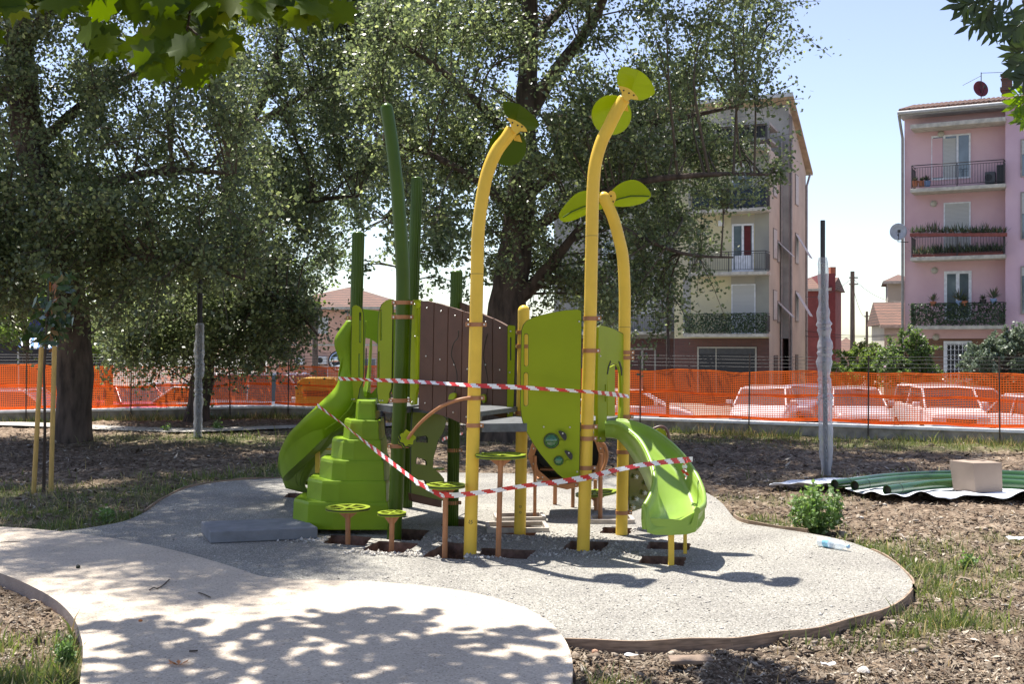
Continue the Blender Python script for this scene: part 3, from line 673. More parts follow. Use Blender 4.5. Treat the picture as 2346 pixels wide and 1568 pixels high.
leaf_panel(oY4, curve_pts([(1386, 452), (1402, 436), (1420, 421), (1445, 412), (1465, 416), (1482, 430), (1492, 446), (1484, 458), (1468, 467), (1440, 473), (1412, 473), (1398, 466)], 3), Y4 + .02, None, (0, .22), fold=((1392, 458), (1490, 448), .05), lab='lime leaf panel pointing right')
leaf_panel(oY4, curve_pts([(1390, 446), (1365, 437), (1340, 437), (1318, 445), (1300, 463), (1284, 484), (1280, 496), (1286, 506), (1303, 508), (1330, 498), (1360, 484), (1388, 474)], 3), Y4 + .02, None, (0, .22), fold=((1386, 462), (1284, 499), .05), lab='lime leaf panel pointing left')
# ribs of the lower pair
for pts in ([(1396, 464), (1420, 455), (1445, 449), (1470, 449), (1488, 450)], [(1388, 462), (1360, 468), (1335, 474), (1310, 485), (1290, 498)]):
    mb = MB(); mb.tube([at(x, y, Y4 + .012) for x, y in pts], .007, 8); mb.build('leaf_rib', M_dark, oY4)
def bracket(par, pts, Y, th=.01, hole=()):
    mb = MB(); VP((-5, Y), (5, Y)).prism(mb, pts, th); o = mb.build('leaf_bracket', M_yel, par, bevel=.001)
    if hole: bolts(o, [at(x, y, Y - .001) for x, y in hole], r=.007, m=M_black)
bracket(oY1, curve_pts([(1160, 269), (1180, 275), (1200, 288), (1208, 301), (1192, 300), (1184, 306), (1172, 296), (1170, 284)], 2), Y1 - .075, hole=((1174, 281), (1186, 287), (1196, 290)))
bracket(oY1, [(1150, 293), (1162, 294), (1156, 303)], Y1 + .13); bracket(oY1, [(1188, 304), (1196, 325), (1178, 321), (1176, 312)], Y1 + .06)
bracket(oY2, curve_pts([(1416, 196), (1438, 201), (1454, 213), (1463, 228), (1446, 226), (1436, 232), (1426, 222), (1424, 210)], 2), Y2 - .075, hole=((1429, 207), (1441, 213), (1452, 218)))
bracket(oY2, [(1398, 220), (1412, 221), (1402, 238)], Y2 + .13); bracket(oY2, [(1436, 236), (1440, 254), (1424, 252), (1426, 244)], Y2 + .06)
bracket(oY4, curve_pts([(1388, 452), (1398, 438), (1408, 440), (1412, 452), (1407, 466), (1402, 473), (1396, 466)], 3), Y4 - .004, hole=((1400, 449), (1405, 462)))

# ---- decks
def slab(name, P, z, th, m, par=PU, lab=None):
    mb = MB(); n = len(P); vs = [(x, y, z) for x, y in P] + [(x, y, z - th) for x, y in P]
    mb.mesh(vs, [tuple(range(n)), tuple(range(2 * n - 1, n - 1, -1))] + [(i, n + i, n + (i + 1) % n, (i + 1) % n) for i in range(n)])
    o = mb.build(name, m, par); 
    bm = bmesh.new(); bm.from_mesh(o.data); bmesh.ops.recalc_face_normals(bm, faces=bm.faces); bm.to_mesh(o.data); bm.free()
    if lab: o['label'] = lab
    return o
DZ = 1.075
pos = lambda p: (p.x, p.y)
a, b, c, d = on_path(pY1, 975), on_path(pY2, 978), on_path(pY4, 960), on_path(pY3, 960)
slab('deck', [(a.x + .07, a.y - .02), (b.x - .05, b.y - .02), (c.x - .02, c.y - .02), (d.x + .0, d.y + .08), (a.x + .02, a.y + .2)], DZ, .07, M_deck, lab='grey deck of the yellow tower')
a2, b2, c2, d2 = on_path(pG1, 925), on_path(pG4, 925), on_path(pG2, 915), on_path(pG3, 922)
slab('deck', [(a2.x, a2.y + .0), (b2.x, b2.y), (c2.x, c2.y), (d2.x, d2.y)], 1.17, .06, M_deck, lab='grey deck of the green tower')
# bridge floor
slab('bridge_floor', [(a2.x + .1, a2.y + .16), (a.x, a.y + .2), (d.x - .03, d.y), (b2.x + .02, b2.y)], 1.155, .04, M_deck)

# ---- bridge side walls of brown boards
def wall_of_boards(A, B, tops, bots, xs, off, lab, w=None):
    vp = VP(A, B); objs = []
    for i in range(len(xs) - 1):
        x0, x1 = xs[i] + .9, xs[i + 1] - .9; xm = (x0 + x1) / 2
        T = lambda x: np.interp(x, *zip(*tops)); Bt = lambda x: np.interp(x, *zip(*bots)); dx = (xs[i + 1] - xs[i]) * -.00
        lean = w or 0
        mb = MB(); vp.prism(mb, [(x0, T(x0)), (xm, T(xm) - .8), (x1, T(x1)), (x1 + lean, Bt(x1)), (x0 + lean, Bt(x0))], .022, off)
        o = mb.build('board', M_brown, PU, bevel=.004)
        if lab and i == 0: o['label'] = lab
        bolts(o, [vp.w(*vp.px(xm + lean * t, T(xm) * (1 - t) + Bt(xm) * t, off + .001), off + .001) for t in (.06, .5, .93)], nrm=vp.n)
        objs.append(o)
    return vp, objs
PA, PB = (a2.x + .05, a2.y + .02), (a.x, a.y + .09)
vpN, bN = wall_of_boards(PA, PB, [(960, 690), (980, 691), (1000, 695), (1030, 704), (1060, 714), (1100, 726)], [(955, 936), (990, 944), (1020, 952), (1050, 966), (1100, 982)], [963.5, 995, 1027.5, 1060, 1088], .02, None, w=-5)
PC, PD = (b2.x + .05, b2.y + .02), (d.x - .06, d.y)
vpF, bF = wall_of_boards(PC, PD, [(1040, 690), (1080, 702), (1105, 722), (1130, 731), (1165, 749)], [(1040, 930), (1105, 945), (1165, 962)], [1046, 1068, 1098, 1129, 1163], .03, None, w=-1)
# rails behind the boards, groove and little leaf ornaments
for vp, bd, g, leafc in ((vpN, bN[3], None, (1035, 909)), (vpF, bF[2], None, (1108, 914))):
    pass
mb = MB(); q = [vpN.w(*vpN.px(x, y, .041), .0415) for x, y in smooth_path([(1051, 758), (1049, 774), (1040, 786), (1035, 804), (1035, 818), (1041, 834), (1046, 852), (1047, 872), (1044, 890), (1041, 903)], 4)]
mb.tube(q, .0035, 6); mb.build('groove', M_edge, bN[2])
q = [vpF.w(*vpF.px(x, y, .031), .0315) for x, y in smooth_path([(1117, 765), (1110, 795), (1108, 820), (1114, 850), (1118, 880), (1115, 905)], 4)]
mb = MB(); mb.tube(q, .003, 6); mb.build('groove', M_edge, bF[1])
def ornament(vp, bd, pts, off):
    mb = MB(); vp.prism(mb, curve_pts(pts, 3), .014, off); o = mb.build('leaf_ornament', M_lime, bd, bevel=.001)
ornament(vpN, bN[2], [(1027, 916), (1029, 906), (1036, 901), (1043, 902), (1042, 911), (1036, 916)], .056)
ornament(vpF, bF[1], [(1103, 905), (1109, 904), (1112, 912), (1111, 921), (1107, 924), (1103, 915)], .046)
for y0, y1 in ((735, 757), (900, 922)):
    mb = MB()
    p0 = vpN.px(965, y0, .015); p1 = vpN.px(1085, y1, .0); mb.tube([vpN.w(*p0, -.025), vpN.w(*p1, -.025)], .016, 8); mb.build('rail', M_tan, PU); mb = MB()
    p0 = vpF.px(1050, y0 + 6, 0); p1 = vpF.px(1163, y1 + 14, 0); mb.tube([vpF.w(*p0, -.012), vpF.w(*p1, -.012)], .016, 8); mb.build('rail', M_tan, PU)

# ---- lime panels
def panel(A, B, pts, off=.0, holes=(), th=.02, lab=None, m=M_lime, edge=True, bl=()):
    vp = VP(A, B); mb = MB(); vp.prism(mb, pts, th, off, holes); o = mb.build('panel', m, PU, bevel=.002)
    if edge:
        # black core seen as a thin dark line round the board
        mb = MB(); cx_ = sum(p[0] for p in pts) / len(pts); cy_ = sum(p[1] for p in pts) / len(pts)
        big = [(cx_ + (x - cx_) * 1.0 + (1.1 if x > cx_ else -1.1), cy_ + (y - cy_) * 1.0 + (.9 if y > cy_ else -.9)) for x, y in pts]
        sm = [[(sum(p[0] for p in h) / len(h) + (x - sum(p[0] for p in h) / len(h)) * .86, sum(p[1] for p in h) / len(h) + (y - sum(p[1] for p in h) / len(h)) * .97) for x, y in h] for h in holes]
        vp.prism(mb, big, th * .55, off - th * .25, sm); mb.build('core', M_edge, o)
    if lab: o['label'] = lab
    if bl: bolts(o, [vp.w(*vp.px(x, y, off + .001), off + .001) for x, y in bl], nrm=vp.n)
    return o, vp
def c5(l): return [(1136.8 + .4251 * x, 666.4 + .4251 * y) for x, y in l]
def c3(l): return [(611.5 + .4 * x, 666.4 + .4 * y) for x, y in l]
def c4(l): return [(862.4 + .25 * x, 666.4 + .25 * y) for x, y in l]
def c6(l): return [(901.6 + .225 * x, 980 + .225 * y) for x, y in l]
def slot(x0, y0, x1, y1, conv=None, n=5):
    r = abs(x1 - x0) / 2; xm = (x0 + x1) / 2
    l = [(xm + r * math.cos(PI + PI * k / n), y0 + r + r * math.sin(PI + PI * k / n)) for k in range(n + 1)] + [(xm + r * math.cos(PI * k / n), y1 - r + r * math.sin(PI * k / n)) for k in range(n + 1)]
    return conv(l) if conv else l
big = c5([(138, 215), (148, 185), (165, 165), (195, 148), (240, 134), (300, 118), (370, 107), (440, 103), (458, 108), (459, 180), (452, 700), (446, 1016), (436, 1024), (385, 1024), (368, 1018), (330, 985), (285, 935), (240, 880), (200, 822), (165, 760), (148, 720), (138, 680), (131, 620), (133, 400)])
pB, vpB = panel((.03, 9.42), (b.x, b.y - .08), big, .0, [slot(150, 230, 174, 410, c5), slot(148, 440, 173, 625, c5)], lab='big lime panel with two bubble windows and rounded slots', bl=c5([(447, 166), (256, 735), (397, 737), (436, 977)]))
for (x, y, r), eye, bdot in (((297, 810, 38), [(345, 755), (372, 768), (380, 790), (374, 808), (360, 800), (335, 762)], (358, 770)), ((337, 917, 24), [(378, 862), (402, 872), (412, 892), (406, 912), (392, 904), (368, 868)], (391, 876))):
    (cx_, cy_), = c5([(x, y)]); rp = r * .4251
    mb = MB(); pc = vpB.w(*vpB.px(cx_, cy_, .004), .004); rr = rp * pc.y / FX
    mb.tube([pc - vpB.n * .01, pc + vpB.n * .012], rr, 28); mb.dome(pc + vpB.n * .012, vpB.n, rr * .93, rr * .45, 28); o = mb.build('bubble_window', M_glass_g, pB)
    mb = MB(); mb.tube([pc, pc + vpB.n * .008], rr * 1.1, 28); mb.build('ring', M_edge, pB)
    mb = MB(); vpB.prism(mb, c5(curve_pts(eye, 3)), .012, .03); mb.build('eye_flap', M_black, pB)
    big2 = [(q[0] - 8, q[1] - 4) for q in eye]; mb = MB(); vpB.prism(mb, c5(curve_pts(big2, 3)), .012, .018); mb.build('eye_lid', M_lime, pB)
    mb = MB(); q = vpB.w(*vpB.px(*c5([(eye[3][0] - 22, eye[3][1] + 12)])[0], .01), .002); mb.tube([q, q + vpB.n * .016], .022 if r > 30 else .016, 14); mb.build('knob', M_lime, pB)
    bolts(pB, [vpB.w(*vpB.px(*c5([bdot])[0], .031), .031)], nrm=vpB.n)
right = c5([(552, 196), (560, 188), (580, 190), (610, 198), (640, 210), (680, 233), (715, 262), (718, 450), (718, 692), (665, 692), (675, 620), (676, 520), (672, 450), (662, 412), (646, 395), (630, 392), (614, 405), (604, 430), (598, 500), (596, 690), (592, 760), (588, 812), (580, 816), (549, 814), (546, 500)])
pR, vpR = panel((b.x + .03, b.y + .05), (c.x - .02, c.y - .08), right, .0, [slot(585, 505, 592, 600, c5, 3), slot(683, 505, 690, 600, c5, 3)], lab='lime panel with arched opening above the slide', bl=c5([(560, 353), (560, 797)]))
for l in ([(598, 450), (604, 410), (617, 376), (620, 384), (609, 415), (603, 452)], [(660, 380), (668, 384), (680, 420), (680, 458), (675, 458), (672, 425)]):
    mb = MB(); vpR.prism(mb, c5(l), .004, .004); mb.build('slit', M_edge, pR)
# far board seen through the arch
mb = MB(); VP((c.x - .2, c.y + .4), (c.x + .1, c.y + .9)).prism(mb, c5([(600, 420), (640, 400), (640, 692), (600, 692)]), .02); mb.build('panel', M_lime, PU)
mb = MB(); VP((d.x, d.y + .15), (c.x, c.y + .3)).prism(mb, c5([(528, 262), (552, 262), (552, 800), (528, 800)]), .02); mb.build('panel', M_lime, PU)
# green tower boards
panel((-1.75, 10.95), (-1.4, 10.95), c3([(488, 96), (498, 86), (512, 83), (530, 90), (545, 108), (552, 140), (552, 300), (551, 515), (530, 560), (524, 600), (516, 632), (505, 640), (480, 640), (468, 620), (470, 560), (482, 515), (484, 300)]), 0, [slot(528, 122, 540, 300, c3, 4), slot(524, 360, 533, 505, c3, 4)], lab='narrow left lime panel of the green tower', bl=c3([(486, 622), (500, 622)]))
panel((-1.3, 10.45), (-1.0, 10.2), c3([(632, 520), (636, 320), (640, 160), (645, 115), (658, 80), (680, 58), (705, 50), (718, 52), (716, 300), (712, 560), (700, 590), (700, 620), (688, 648), (650, 648), (640, 640), (632, 580)]), 0, [slot(646, 108, 658, 285, c3, 4), slot(636, 348, 646, 500, c3, 4)], lab='right lime panel of the green tower', bl=c3([(650, 630), (664, 630)]))
panel((-.97, 10.35), (-.82, 10.0), c3([(838, 52), (870, 52), (885, 62), (884, 85), (872, 100), (868, 300), (862, 560), (852, 600), (850, 650), (830, 655), (818, 640), (822, 400), (832, 100)]), 0, [slot(858, 100, 867, 265, c3, 4)], lab='lime edge strip holding the left end of the bridge boards', bl=c3([(848, 78), (850, 262), (832, 640)]))
panel((d.x - .12, d.y - .05), (d.x + .03, d.y - .07), c4([(1203, 330), (1212, 318), (1262, 320), (1272, 330), (1268, 600), (1258, 1000), (1248, 1180), (1240, 1186), (1196, 1184), (1200, 760)]), 0, [slot(1224, 425, 1236, 640, c4, 4)], lab='lime edge strip holding the right end of the bridge boards', bl=c4([(1230, 372), (1222, 750), (1210, 1125)]))
mb = MB(); 
for x, y in c4([(395, 148), (376, 535), (364, 920)]): mb.box(at(x, y, 10.2), (.04, .03, .045))
mb.build('bracket', M_brown, PU)
# boards between thick post and its neighbour, behind
mb = MB(); VP((-1.25, 11.4), (-.9, 11.4)).prism(mb, c3([(716, 120), (745, 130), (740, 560), (716, 600)]), .02); mb.build('panel', M_roto, PU)
# climbing board under the green tower with four windows
hx = [c6([(235, 95), (335, 83), (352, 110), (352, 158), (228, 148)]), c6([(228, 318), (238, 298), (325, 330), (342, 352), (342, 384), (225, 372)]), c6([(218, 560), (238, 535), (320, 540), (335, 560), (330, 612), (220, 590)])]
cb, vpC = panel((-.93, 10.22), (-.5, 10.9), [(947, 935)] + [(1005, 945), (1022, 960)] + c6([(522, 0), (500, 60), (455, 130), (425, 240), (405, 330), (402, 412), (470, 470), (510, 520), (520, 600), (512, 745), (478, 742), (185, 672), (183, 320), (190, 0)]), 0, hx, th=.02, m=mat('olive_board', (.13, .19, .005), .45, var=.05), lab='dark green climbing board with cut out windows under the bridge')
mb = MB(); vpC.prism(mb, c6([(178, 672), (195, 675), (490, 745), (488, 815), (225, 762), (185, 742)]), .03, .03); mb.build('foot_rail', M_brown, PU, bevel=.003)
mb = MB(); mb.tube([at(978 + 10, 1077, 10.95), at(988 + 10, 1077, 10.9)], .005, 6); mb.box(at(1002, 1075, 10.9), (.13, .12, .014)); mb.build('foot_hold', M_lime, PU, bevel=.004)
# dark tinted climbing board with star holds behind the right slide
M_hold = mat('clear_hold', (.40, .42, .34), .2, coat=.5)
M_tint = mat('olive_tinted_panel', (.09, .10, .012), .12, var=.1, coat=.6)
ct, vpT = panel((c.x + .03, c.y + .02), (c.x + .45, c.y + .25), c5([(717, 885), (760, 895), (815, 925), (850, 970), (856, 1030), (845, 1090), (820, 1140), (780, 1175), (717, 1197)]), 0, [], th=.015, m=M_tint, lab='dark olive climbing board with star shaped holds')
for x, y in c5([(770, 960), (748, 1003), (808, 1038), (795, 1090), (750, 1122), (733, 1168)]):
    mb = MB(); cpt = vpT.w(*vpT.px(x, y, .012), .012); l = []
    for k in range(10):
        r = .026 if k % 2 == 0 else .013; l.append(cpt + vpT.u * r * math.cos(PI * k / 5 + .3) + Vector((0, 0, r * math.sin(PI * k / 5 + .3))))
    vs = l + [q + vpT.n * .03 for q in l]; mb.mesh(vs, [tuple(range(9, -1, -1)), tuple(range(10, 20))] + [(i, (i + 1) % 10, 10 + (i + 1) % 10, 10 + i) for i in range(10)])
    mb.build('climbing_hold', M_hold, ct, bevel=.003)
# arched handle with small lime board, behind the right slide
mb = MB(); mb.tube([at(x, y, 11.2) for x, y in smooth_path([(1488, 990), (1500, 982), (1515, 978), (1526, 984), (1532, 998), (1536, 1020)], 4)], .014, 10); mb.build('arched_handle', mat('dark_brown_tube', (.12, .06, .045), .4), PU)
mb = MB(); VP((-5, 11.22), (5, 11.22)).prism(mb, [(1494, 990), (1512, 981), (1524, 988), (1530, 1010), (1530, 1040), (1500, 1030)], .018); mb.build('panel', M_lime, PU)

# ---- crawl hoop with steps behind the yellow tower
HC = at(1299, 1046, 11.2); mb = MB(); ring = []
for k in range(13):
    a_ = PI * (-.5 + 2 * k / 12); ring.append(HC + Vector((.385 * math.cos(a_), 0, .33 * math.sin(a_) - .0)))
th_ = Vector((0, .03, 0)); 
for k in range(12):
    p0, p1 = ring[k], ring[k + 1]; q0, q1 = HC + (p0 - HC) * .84, HC + (p1 - HC) * .84
    mb.mesh([p0, p1, q1, q0, p0 + th_, p1 + th_, q1 + th_, q0 + th_], [(0, 1, 2, 3), (7, 6, 5, 4), (0, 4, 5, 1), (3, 2, 6, 7)])
hoop = mb.build('crawl_hoop', M_tan, PU)
for k in range(12): bolts(hoop, [HC + (ring[k].lerp(ring[k + 1], .5) - HC) * .92 + Vector((0, -.002, 0))], r=.009)
mb = MB(); n = 13; vs = []
for k in range(n): vs.append(HC + (ring[k] - HC) * .9 + th_)
vs += [v + Vector((.05, .75, 0)) for v in vs]; mb.mesh(vs, [(i, i + 1, n + i + 1, n + i) for i in range(n - 1)], 0, True); mb.poly([v + Vector((.05, .75, 0)) for v in vs[:n - 1]]); mb.build('tunnel_skin', mat('dark_rubber', (.04, .035, .035), .35), PU)
for x0, x1, y in ((1236, 1292, 1075), (1230, 1300, 1097)):
    mb = MB(); mb.box((at(x0, y, 11.5) + at(x1, y, 11.5)) / 2, ((x1 - x0) / FX * 11.5, .16, .02)); mb.build('step', M_tan, PU, bevel=.003)
mb = MB(); mb.box(at(1268, 1108, 11.4), (.4, .1, .04)); mb.build('sill', M_edge, PU)
for (x, y0, y1, Y, r) in ((1226, 1045, 1196, 11.2, .017), (1376, 1040, 1196, 11.15, .022), (1272, 1110, 1180, 12.2, .022), (1313, 1108, 1186, 12.0, .02), (1364, 1100, 1190, 12.1, .02)):
    mb = MB(); mb.tube([at(x, y0, Y), at(x - 1, y1, Y), at(x - 1, y1 + 8, Y)], r, 10); mb.build('leg', M_tan, PU)
mb = MB(); mb.tube([at(x, y, 10.9) for x, y in smooth_path([(1372, 1012), (1384, 1020), (1390, 1035), (1389, 1055), (1382, 1075), (1374, 1092)], 4)], .016, 10); mb.build('arched_handle', M_tan, PU)
# open step frame lying low between the towers
mb = MB(); mb.box(at(1270, 1170, 11.9), (.5, .28, .03), rz=.15); mb.build('base_plate', mat('dark_brown_plate', (.10, .05, .035), .6), PU)

# ---- slides
def slide(N, F, fl, m, lab, k=8, wall=.022):
    """lofts a chute between the near rim N and far rim F (world points) with the floor height fl at each station"""
    S = smooth_path([tuple(a_) + tuple(b_) + (c_,) for a_, b_, c_ in zip(N, F, fl)], k)
    prof = [(0.0, 1.0), (.015, 1.0), (.055, .90), (.075, .55), (.12, .18), (.22, .03), (.5, .0), (.78, .03), (.88, .18), (.925, .55), (.945, .90), (.985, 1.0), (1.0, 1.0)]
    outp = [(1.05, .93), (1.055, .80), (1.02, .70), (1.0, .35), (.96, -.18), (.80, -.26), (.5, -.28), (.2, -.26), (.04, -.18), (0.0, .35), (-.02, .70), (-.055, .80), (-.05, .93)]
    prof = prof + outp; npf = len(prof); vs = []
    for s in S:
        n_, f_, z = Vector(s[:3]), Vector(s[3:6]), s[6]
        for w_, h_ in prof:
            p = n_.lerp(f_, w_); rim = n_.z * (1 - w_) + f_.z * w_; hh = rim - z; 
            vs.append(Vector((p.x, p.y, z + hh * h_ if h_ >= 0 else z + .22 * h_)))
    fs = [(i * npf + j, i * npf + (j + 1) % npf, (i + 1) * npf + (j + 1) % npf, (i + 1) * npf + j) for i in range(len(S) - 1) for j in range(npf)]
    fs += [tuple(range(npf)), tuple(range((len(S) - 1) * npf + npf - 1, (len(S) - 1) * npf - 1, -1))]
    mb = MB(); mb.mesh(vs, fs, 0, True); o = mb.build('slide', m, PU)
    bm = bmesh.new(); bm.from_mesh(o.data); bmesh.ops.recalc_face_normals(bm, faces=bm.faces); bm.to_mesh(o.data); bm.free()
    md = o.modifiers.new('es', 'EDGE_SPLIT'); md.split_angle = R(65); o['label'] = lab; return o, S
N = [at(1386, 968, 9.62), at(1412, 968, 9.62), at(1440, 984, 9.52), at(1468, 1010, 9.36), at(1490, 1052, 9.16), at(1500, 1094, 8.97), at(1492, 1130, 8.86), at(1478, 1156, 8.76)]
F = [at(1400, 966, 10.15), at(1432, 963, 10.15), at(1490, 982, 10.0), at(1548, 1025, 9.8), at(1590, 1078, 9.52), at(1610, 1122, 9.25), at(1612, 1152, 9.02), at(1598, 1166, 8.80)]
fl = [.985, .965, .85, .68, .50, .385, .34, .315]
sR, _ = slide(N, F, fl, M_roto2, 'right lime slide curving down towards the viewer')
for k_, i_ in (('near', 0), ('far', 3)):
    mb = MB(); mb.tube([Vector(s[i_:i_ + 3]) - Vector((0, 0, .010)) for s in _], .021, 10); mb.build('rim', M_roto2, sR)
# apron under the mouth
mb = MB(); vpS = VP((1.0, 8.77), (1.6, 8.82))
pts = [at(1474, 1165, 8.77), at(1600, 1170, 8.82), at(1614, 1150, 9.0), at(1614, 1182, 9.0), at(1604, 1206, 8.82), at(1585, 1217, 8.80), at(1478, 1214, 8.77)]
low = [(1474, 1162, 8.765), (1486, 1186, 8.76), (1540, 1190, 8.765), (1590, 1172, 8.80)]
A_ = [at(1473, 1170, 8.77), at(1475, 1214, 8.77), at(1586, 1218, 8.79), at(1606, 1206, 8.85), at(1615, 1188, 9.0), at(1615, 1120, 9.25)]
T_ = [at(1474, 1160, 8.765), at(1486, 1188, 8.765), at(1560, 1192, 8.775), at(1596, 1172, 8.83), at(1613, 1156, 9.0), at(1613, 1118, 9.25)]
Bq = [at(1475, 1214, 8.77), at(1475, 1214, 8.77), at(1586, 1218, 8.79), at(1606, 1206, 8.85), at(1615, 1188, 9.0), at(1615, 1150, 9.25)]
Bq[0] = at(1473, 1190, 8.77)
ins = Vector((0, .03, 0)); vs = T_ + Bq + [v + Vector((-.012, .02, 0)) for v in T_] + [v + Vector((-.012, .02, 0)) for v in Bq]
k6 = 6; fs = [(i, i + 1, k6 + i + 1, k6 + i) for i in range(5)] + [(2 * k6 + i, 3 * k6 + i, 3 * k6 + i + 1, 2 * k6 + i + 1) for i in range(5)] + [(i, 2 * k6 + i, 2 * k6 + i + 1, i + 1) for i in range(5)] + [(k6 + i, k6 + i + 1, 3 * k6 + i + 1, 3 * k6 + i) for i in range(5)]
mb.mesh(vs, fs, 0, True); ap = mb.build('slide_apron', M_roto2, sR)
md = ap.modifiers.new('es', 'EDGE_SPLIT'); md.split_angle = R(28)
# underside of the mouth
for x, y0, y1, Y, r in ((1538, 1205, 1296, 8.90, .022), (1570, 1205, 1263, 9.38, .014)):
    p0, p1 = at(x - 1, y0, Y), at(x, y1, Y); mb = MB(); c_ = (p0 + p1) / 2
    mb.box((c_.x, c_.y, (p0.z + p1.z) / 2 - .08), (r * 2, r * 2, p0.z - p1.z + .16)); mb.build('leg', M_yel, sR, bevel=.003)
# left slide, curling away behind the steps: its outer wall and belly face us
N = [at(792, 768, 11.0), at(780, 840, 11.0), at(772, 885, 11.0), at(735, 925, 11.0), at(695, 962, 11.15), at(662, 1000, 11.45), at(644, 1042, 11.9), at(646, 1085, 12.4), at(662, 1112, 12.9)]
F = [at(850, 770, 11.9), at(845, 840, 11.95), at(835, 885, 11.95), at(815, 925, 12.0), at(790, 965, 12.1), at(770, 1000, 12.25), at(752, 1042, 12.45), at(745, 1085, 12.7), at(745, 1112, 13.0)]
fl = [1.17, 1.10, .98, .84, .66, .50, .36, .27, .24]
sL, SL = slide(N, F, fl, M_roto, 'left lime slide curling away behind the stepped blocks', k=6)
# reinforcing ribs on the belly
for w_, dz in ((.08, .03), (.30, .045)):
    mb = MB(); q = []
    for s in SL[8:]:
        n_, f_, z = Vector(s[:3]), Vector(s[3:6]), s[6]; p = n_.lerp(f_, w_); q.append((p.x, p.y, z - dz))
    mb.tube(q, .014, 8); mb.build('rib', M_roto, sL)
# outer skin of the near side: broad rounded wall as in the photo
skin_top = [(795, 735), (770, 770), (767, 792), (775, 815), (781, 838), (779, 862), (766, 892), (727, 930), (690, 965), (660, 998), (643, 1042), (645, 1085), (655, 1118)]
skin_bot = [(838, 735), (836, 770), (834, 800), (834, 830), (832, 860), (830, 890), (835, 940), (815, 975), (772, 1003), (735, 1042), (707, 1090), (700, 1118), (735, 1138)]
dt = [10.98, 10.95, 10.95, 10.97, 10.97, 10.95, 10.95, 10.93, 11.05, 11.3, 11.7, 12.15, 12.55]; db = [11.2, 11.2, 11.2, 11.2, 11.2, 11.15, 11.12, 11.12, 11.2, 11.4, 11.75, 12.2, 12.7]
S = smooth_path([(x0, y0, a0, x1, y1, a1) for (x0, y0), a0, (x1, y1), a1 in zip(skin_top, dt, skin_bot, db)], 5)
vs = []; nr = 7
for s in S:
    for j in range(nr):
        t = j / (nr - 1); bul = math.sin(PI * t) * .10
        vs.append(at(s[0] * (1 - t) + s[3] * t, s[1] * (1 - t) + s[4] * t, s[2] * (1 - t) + s[5] * t - bul))
fs = [(i * nr + j, i * nr + j + 1, (i + 1) * nr + j + 1, (i + 1) * nr + j) for i in range(len(S) - 1) for j in range(nr - 1)]
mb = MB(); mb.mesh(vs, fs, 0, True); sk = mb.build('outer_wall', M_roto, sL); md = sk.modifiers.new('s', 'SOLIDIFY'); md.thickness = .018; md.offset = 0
# moulded lines following the wall
for t in (.62, .80):
    mb = MB(); q = []
    for s in S[30:]:
        bul = math.sin(PI * t) * .10; q.append(at(s[0] * (1 - t) + s[3] * t, s[1] * (1 - t) + s[4] * t, s[2] * (1 - t) + s[5] * t - bul - .012))
    mb.tube(q, .011, 8); mb.build('moulding', M_roto, sL)
# hood over the top of the left slide
mb = MB(); vpH = VP((-1.7, 11.75), (-1.2, 11.75)); vpH.prism(mb, c3([(530, 100), (560, 106), (650, 118), (745, 128), (745, 300), (640, 312), (620, 292), (590, 275), (555, 268), (530, 280)]), .03); mb.build('hood', M_roto, sL, bevel=.006)
mb = MB(); vpH.prism(mb, c3([(545, 590), (560, 580), (600, 590), (640, 545), (660, 540), (660, 640), (545, 640)]), .03, -.02); mb.build('slide_mouth', M_roto, sL, bevel=.006)
# yellow T support under it
mb = MB(); mb.box((at(692, 1033, 11.35) + at(758, 1026, 11.35)) / 2, (.30, .03, .018)); p0, p1 = at(727, 1030, 11.35), at(729, 1130, 11.35); c_ = (p0 + p1) / 2; mb.box(c_, (.045, .045, p0.z - p1.z + .1)); mb.build('support', M_yel, sL, bevel=.003)

# ---- stepped blocks (six tiers)
TI = [  # left, mid-corner and right pixel edges; top and bottom rows
    (673, 706, 765, 889, 893, 1143, 1215), (705, 738, 777, 884, 888, 1094, 1160), (734, 762, 793, 879, 884, 1047, 1108), (761, 786, 811, 873, 878, 1000, 1058), (789, 803, 830, 867, 873, 955, 1010), (816, 822, 852, 859, 862, 910, 964)]
stp = MB(); YF = [10.28, 10.31, 10.34, 10.37, 10.40, 10.46]
steps_root = None
for i, (xl, xm, xc, xr, xr2, yt, yb) in enumerate(TI):
    Yf = YF[i]; zt = EYE - (yt + 9 - CY) / FX * Yf; zb = EYE - (yb - CY) / FX * Yf
    def ring_(z, grow):
        fx = lambda x, Y: (x - CX) / FX * Y
        g = grow
        return [(fx(xl, Yf + .28) - g, Yf + .28, z), (fx(xm, Yf + .05) - g, Yf + .05 - g, z), (fx(xc, Yf) - g * .4, Yf - g, z), (fx(xr, Yf) + g * .6, Yf - g, z), (fx(xr2, Yf + .1) + g, Yf + .1, z), (fx(xr2, Yf + .3) + g, 10.95, z), (fx(xl, Yf + .28) - g, 10.95, z)]
    lo, md_, hi = ring_(zb, .012), ring_(zt - .03, .0), ring_(zt, -.008)
    mb = MB(); vs = lo + md_ + hi; n7 = 7
    mb.mesh(vs, [(j, (j + 1) % n7, n7 + (j + 1) % n7, n7 + j) for j in range(n7)] + [(n7 + j, n7 + (j + 1) % n7, 2 * n7 + (j + 1) % n7, 2 * n7 + j) for j in range(n7)] + [tuple(range(2 * n7, 3 * n7)), tuple(range(n7 - 1, -1, -1))])
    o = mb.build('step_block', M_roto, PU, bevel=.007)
    bm = bmesh.new(); bm.from_mesh(o.data); bmesh.ops.recalc_face_normals(bm, faces=bm.faces); bm.to_mesh(o.data); bm.free()

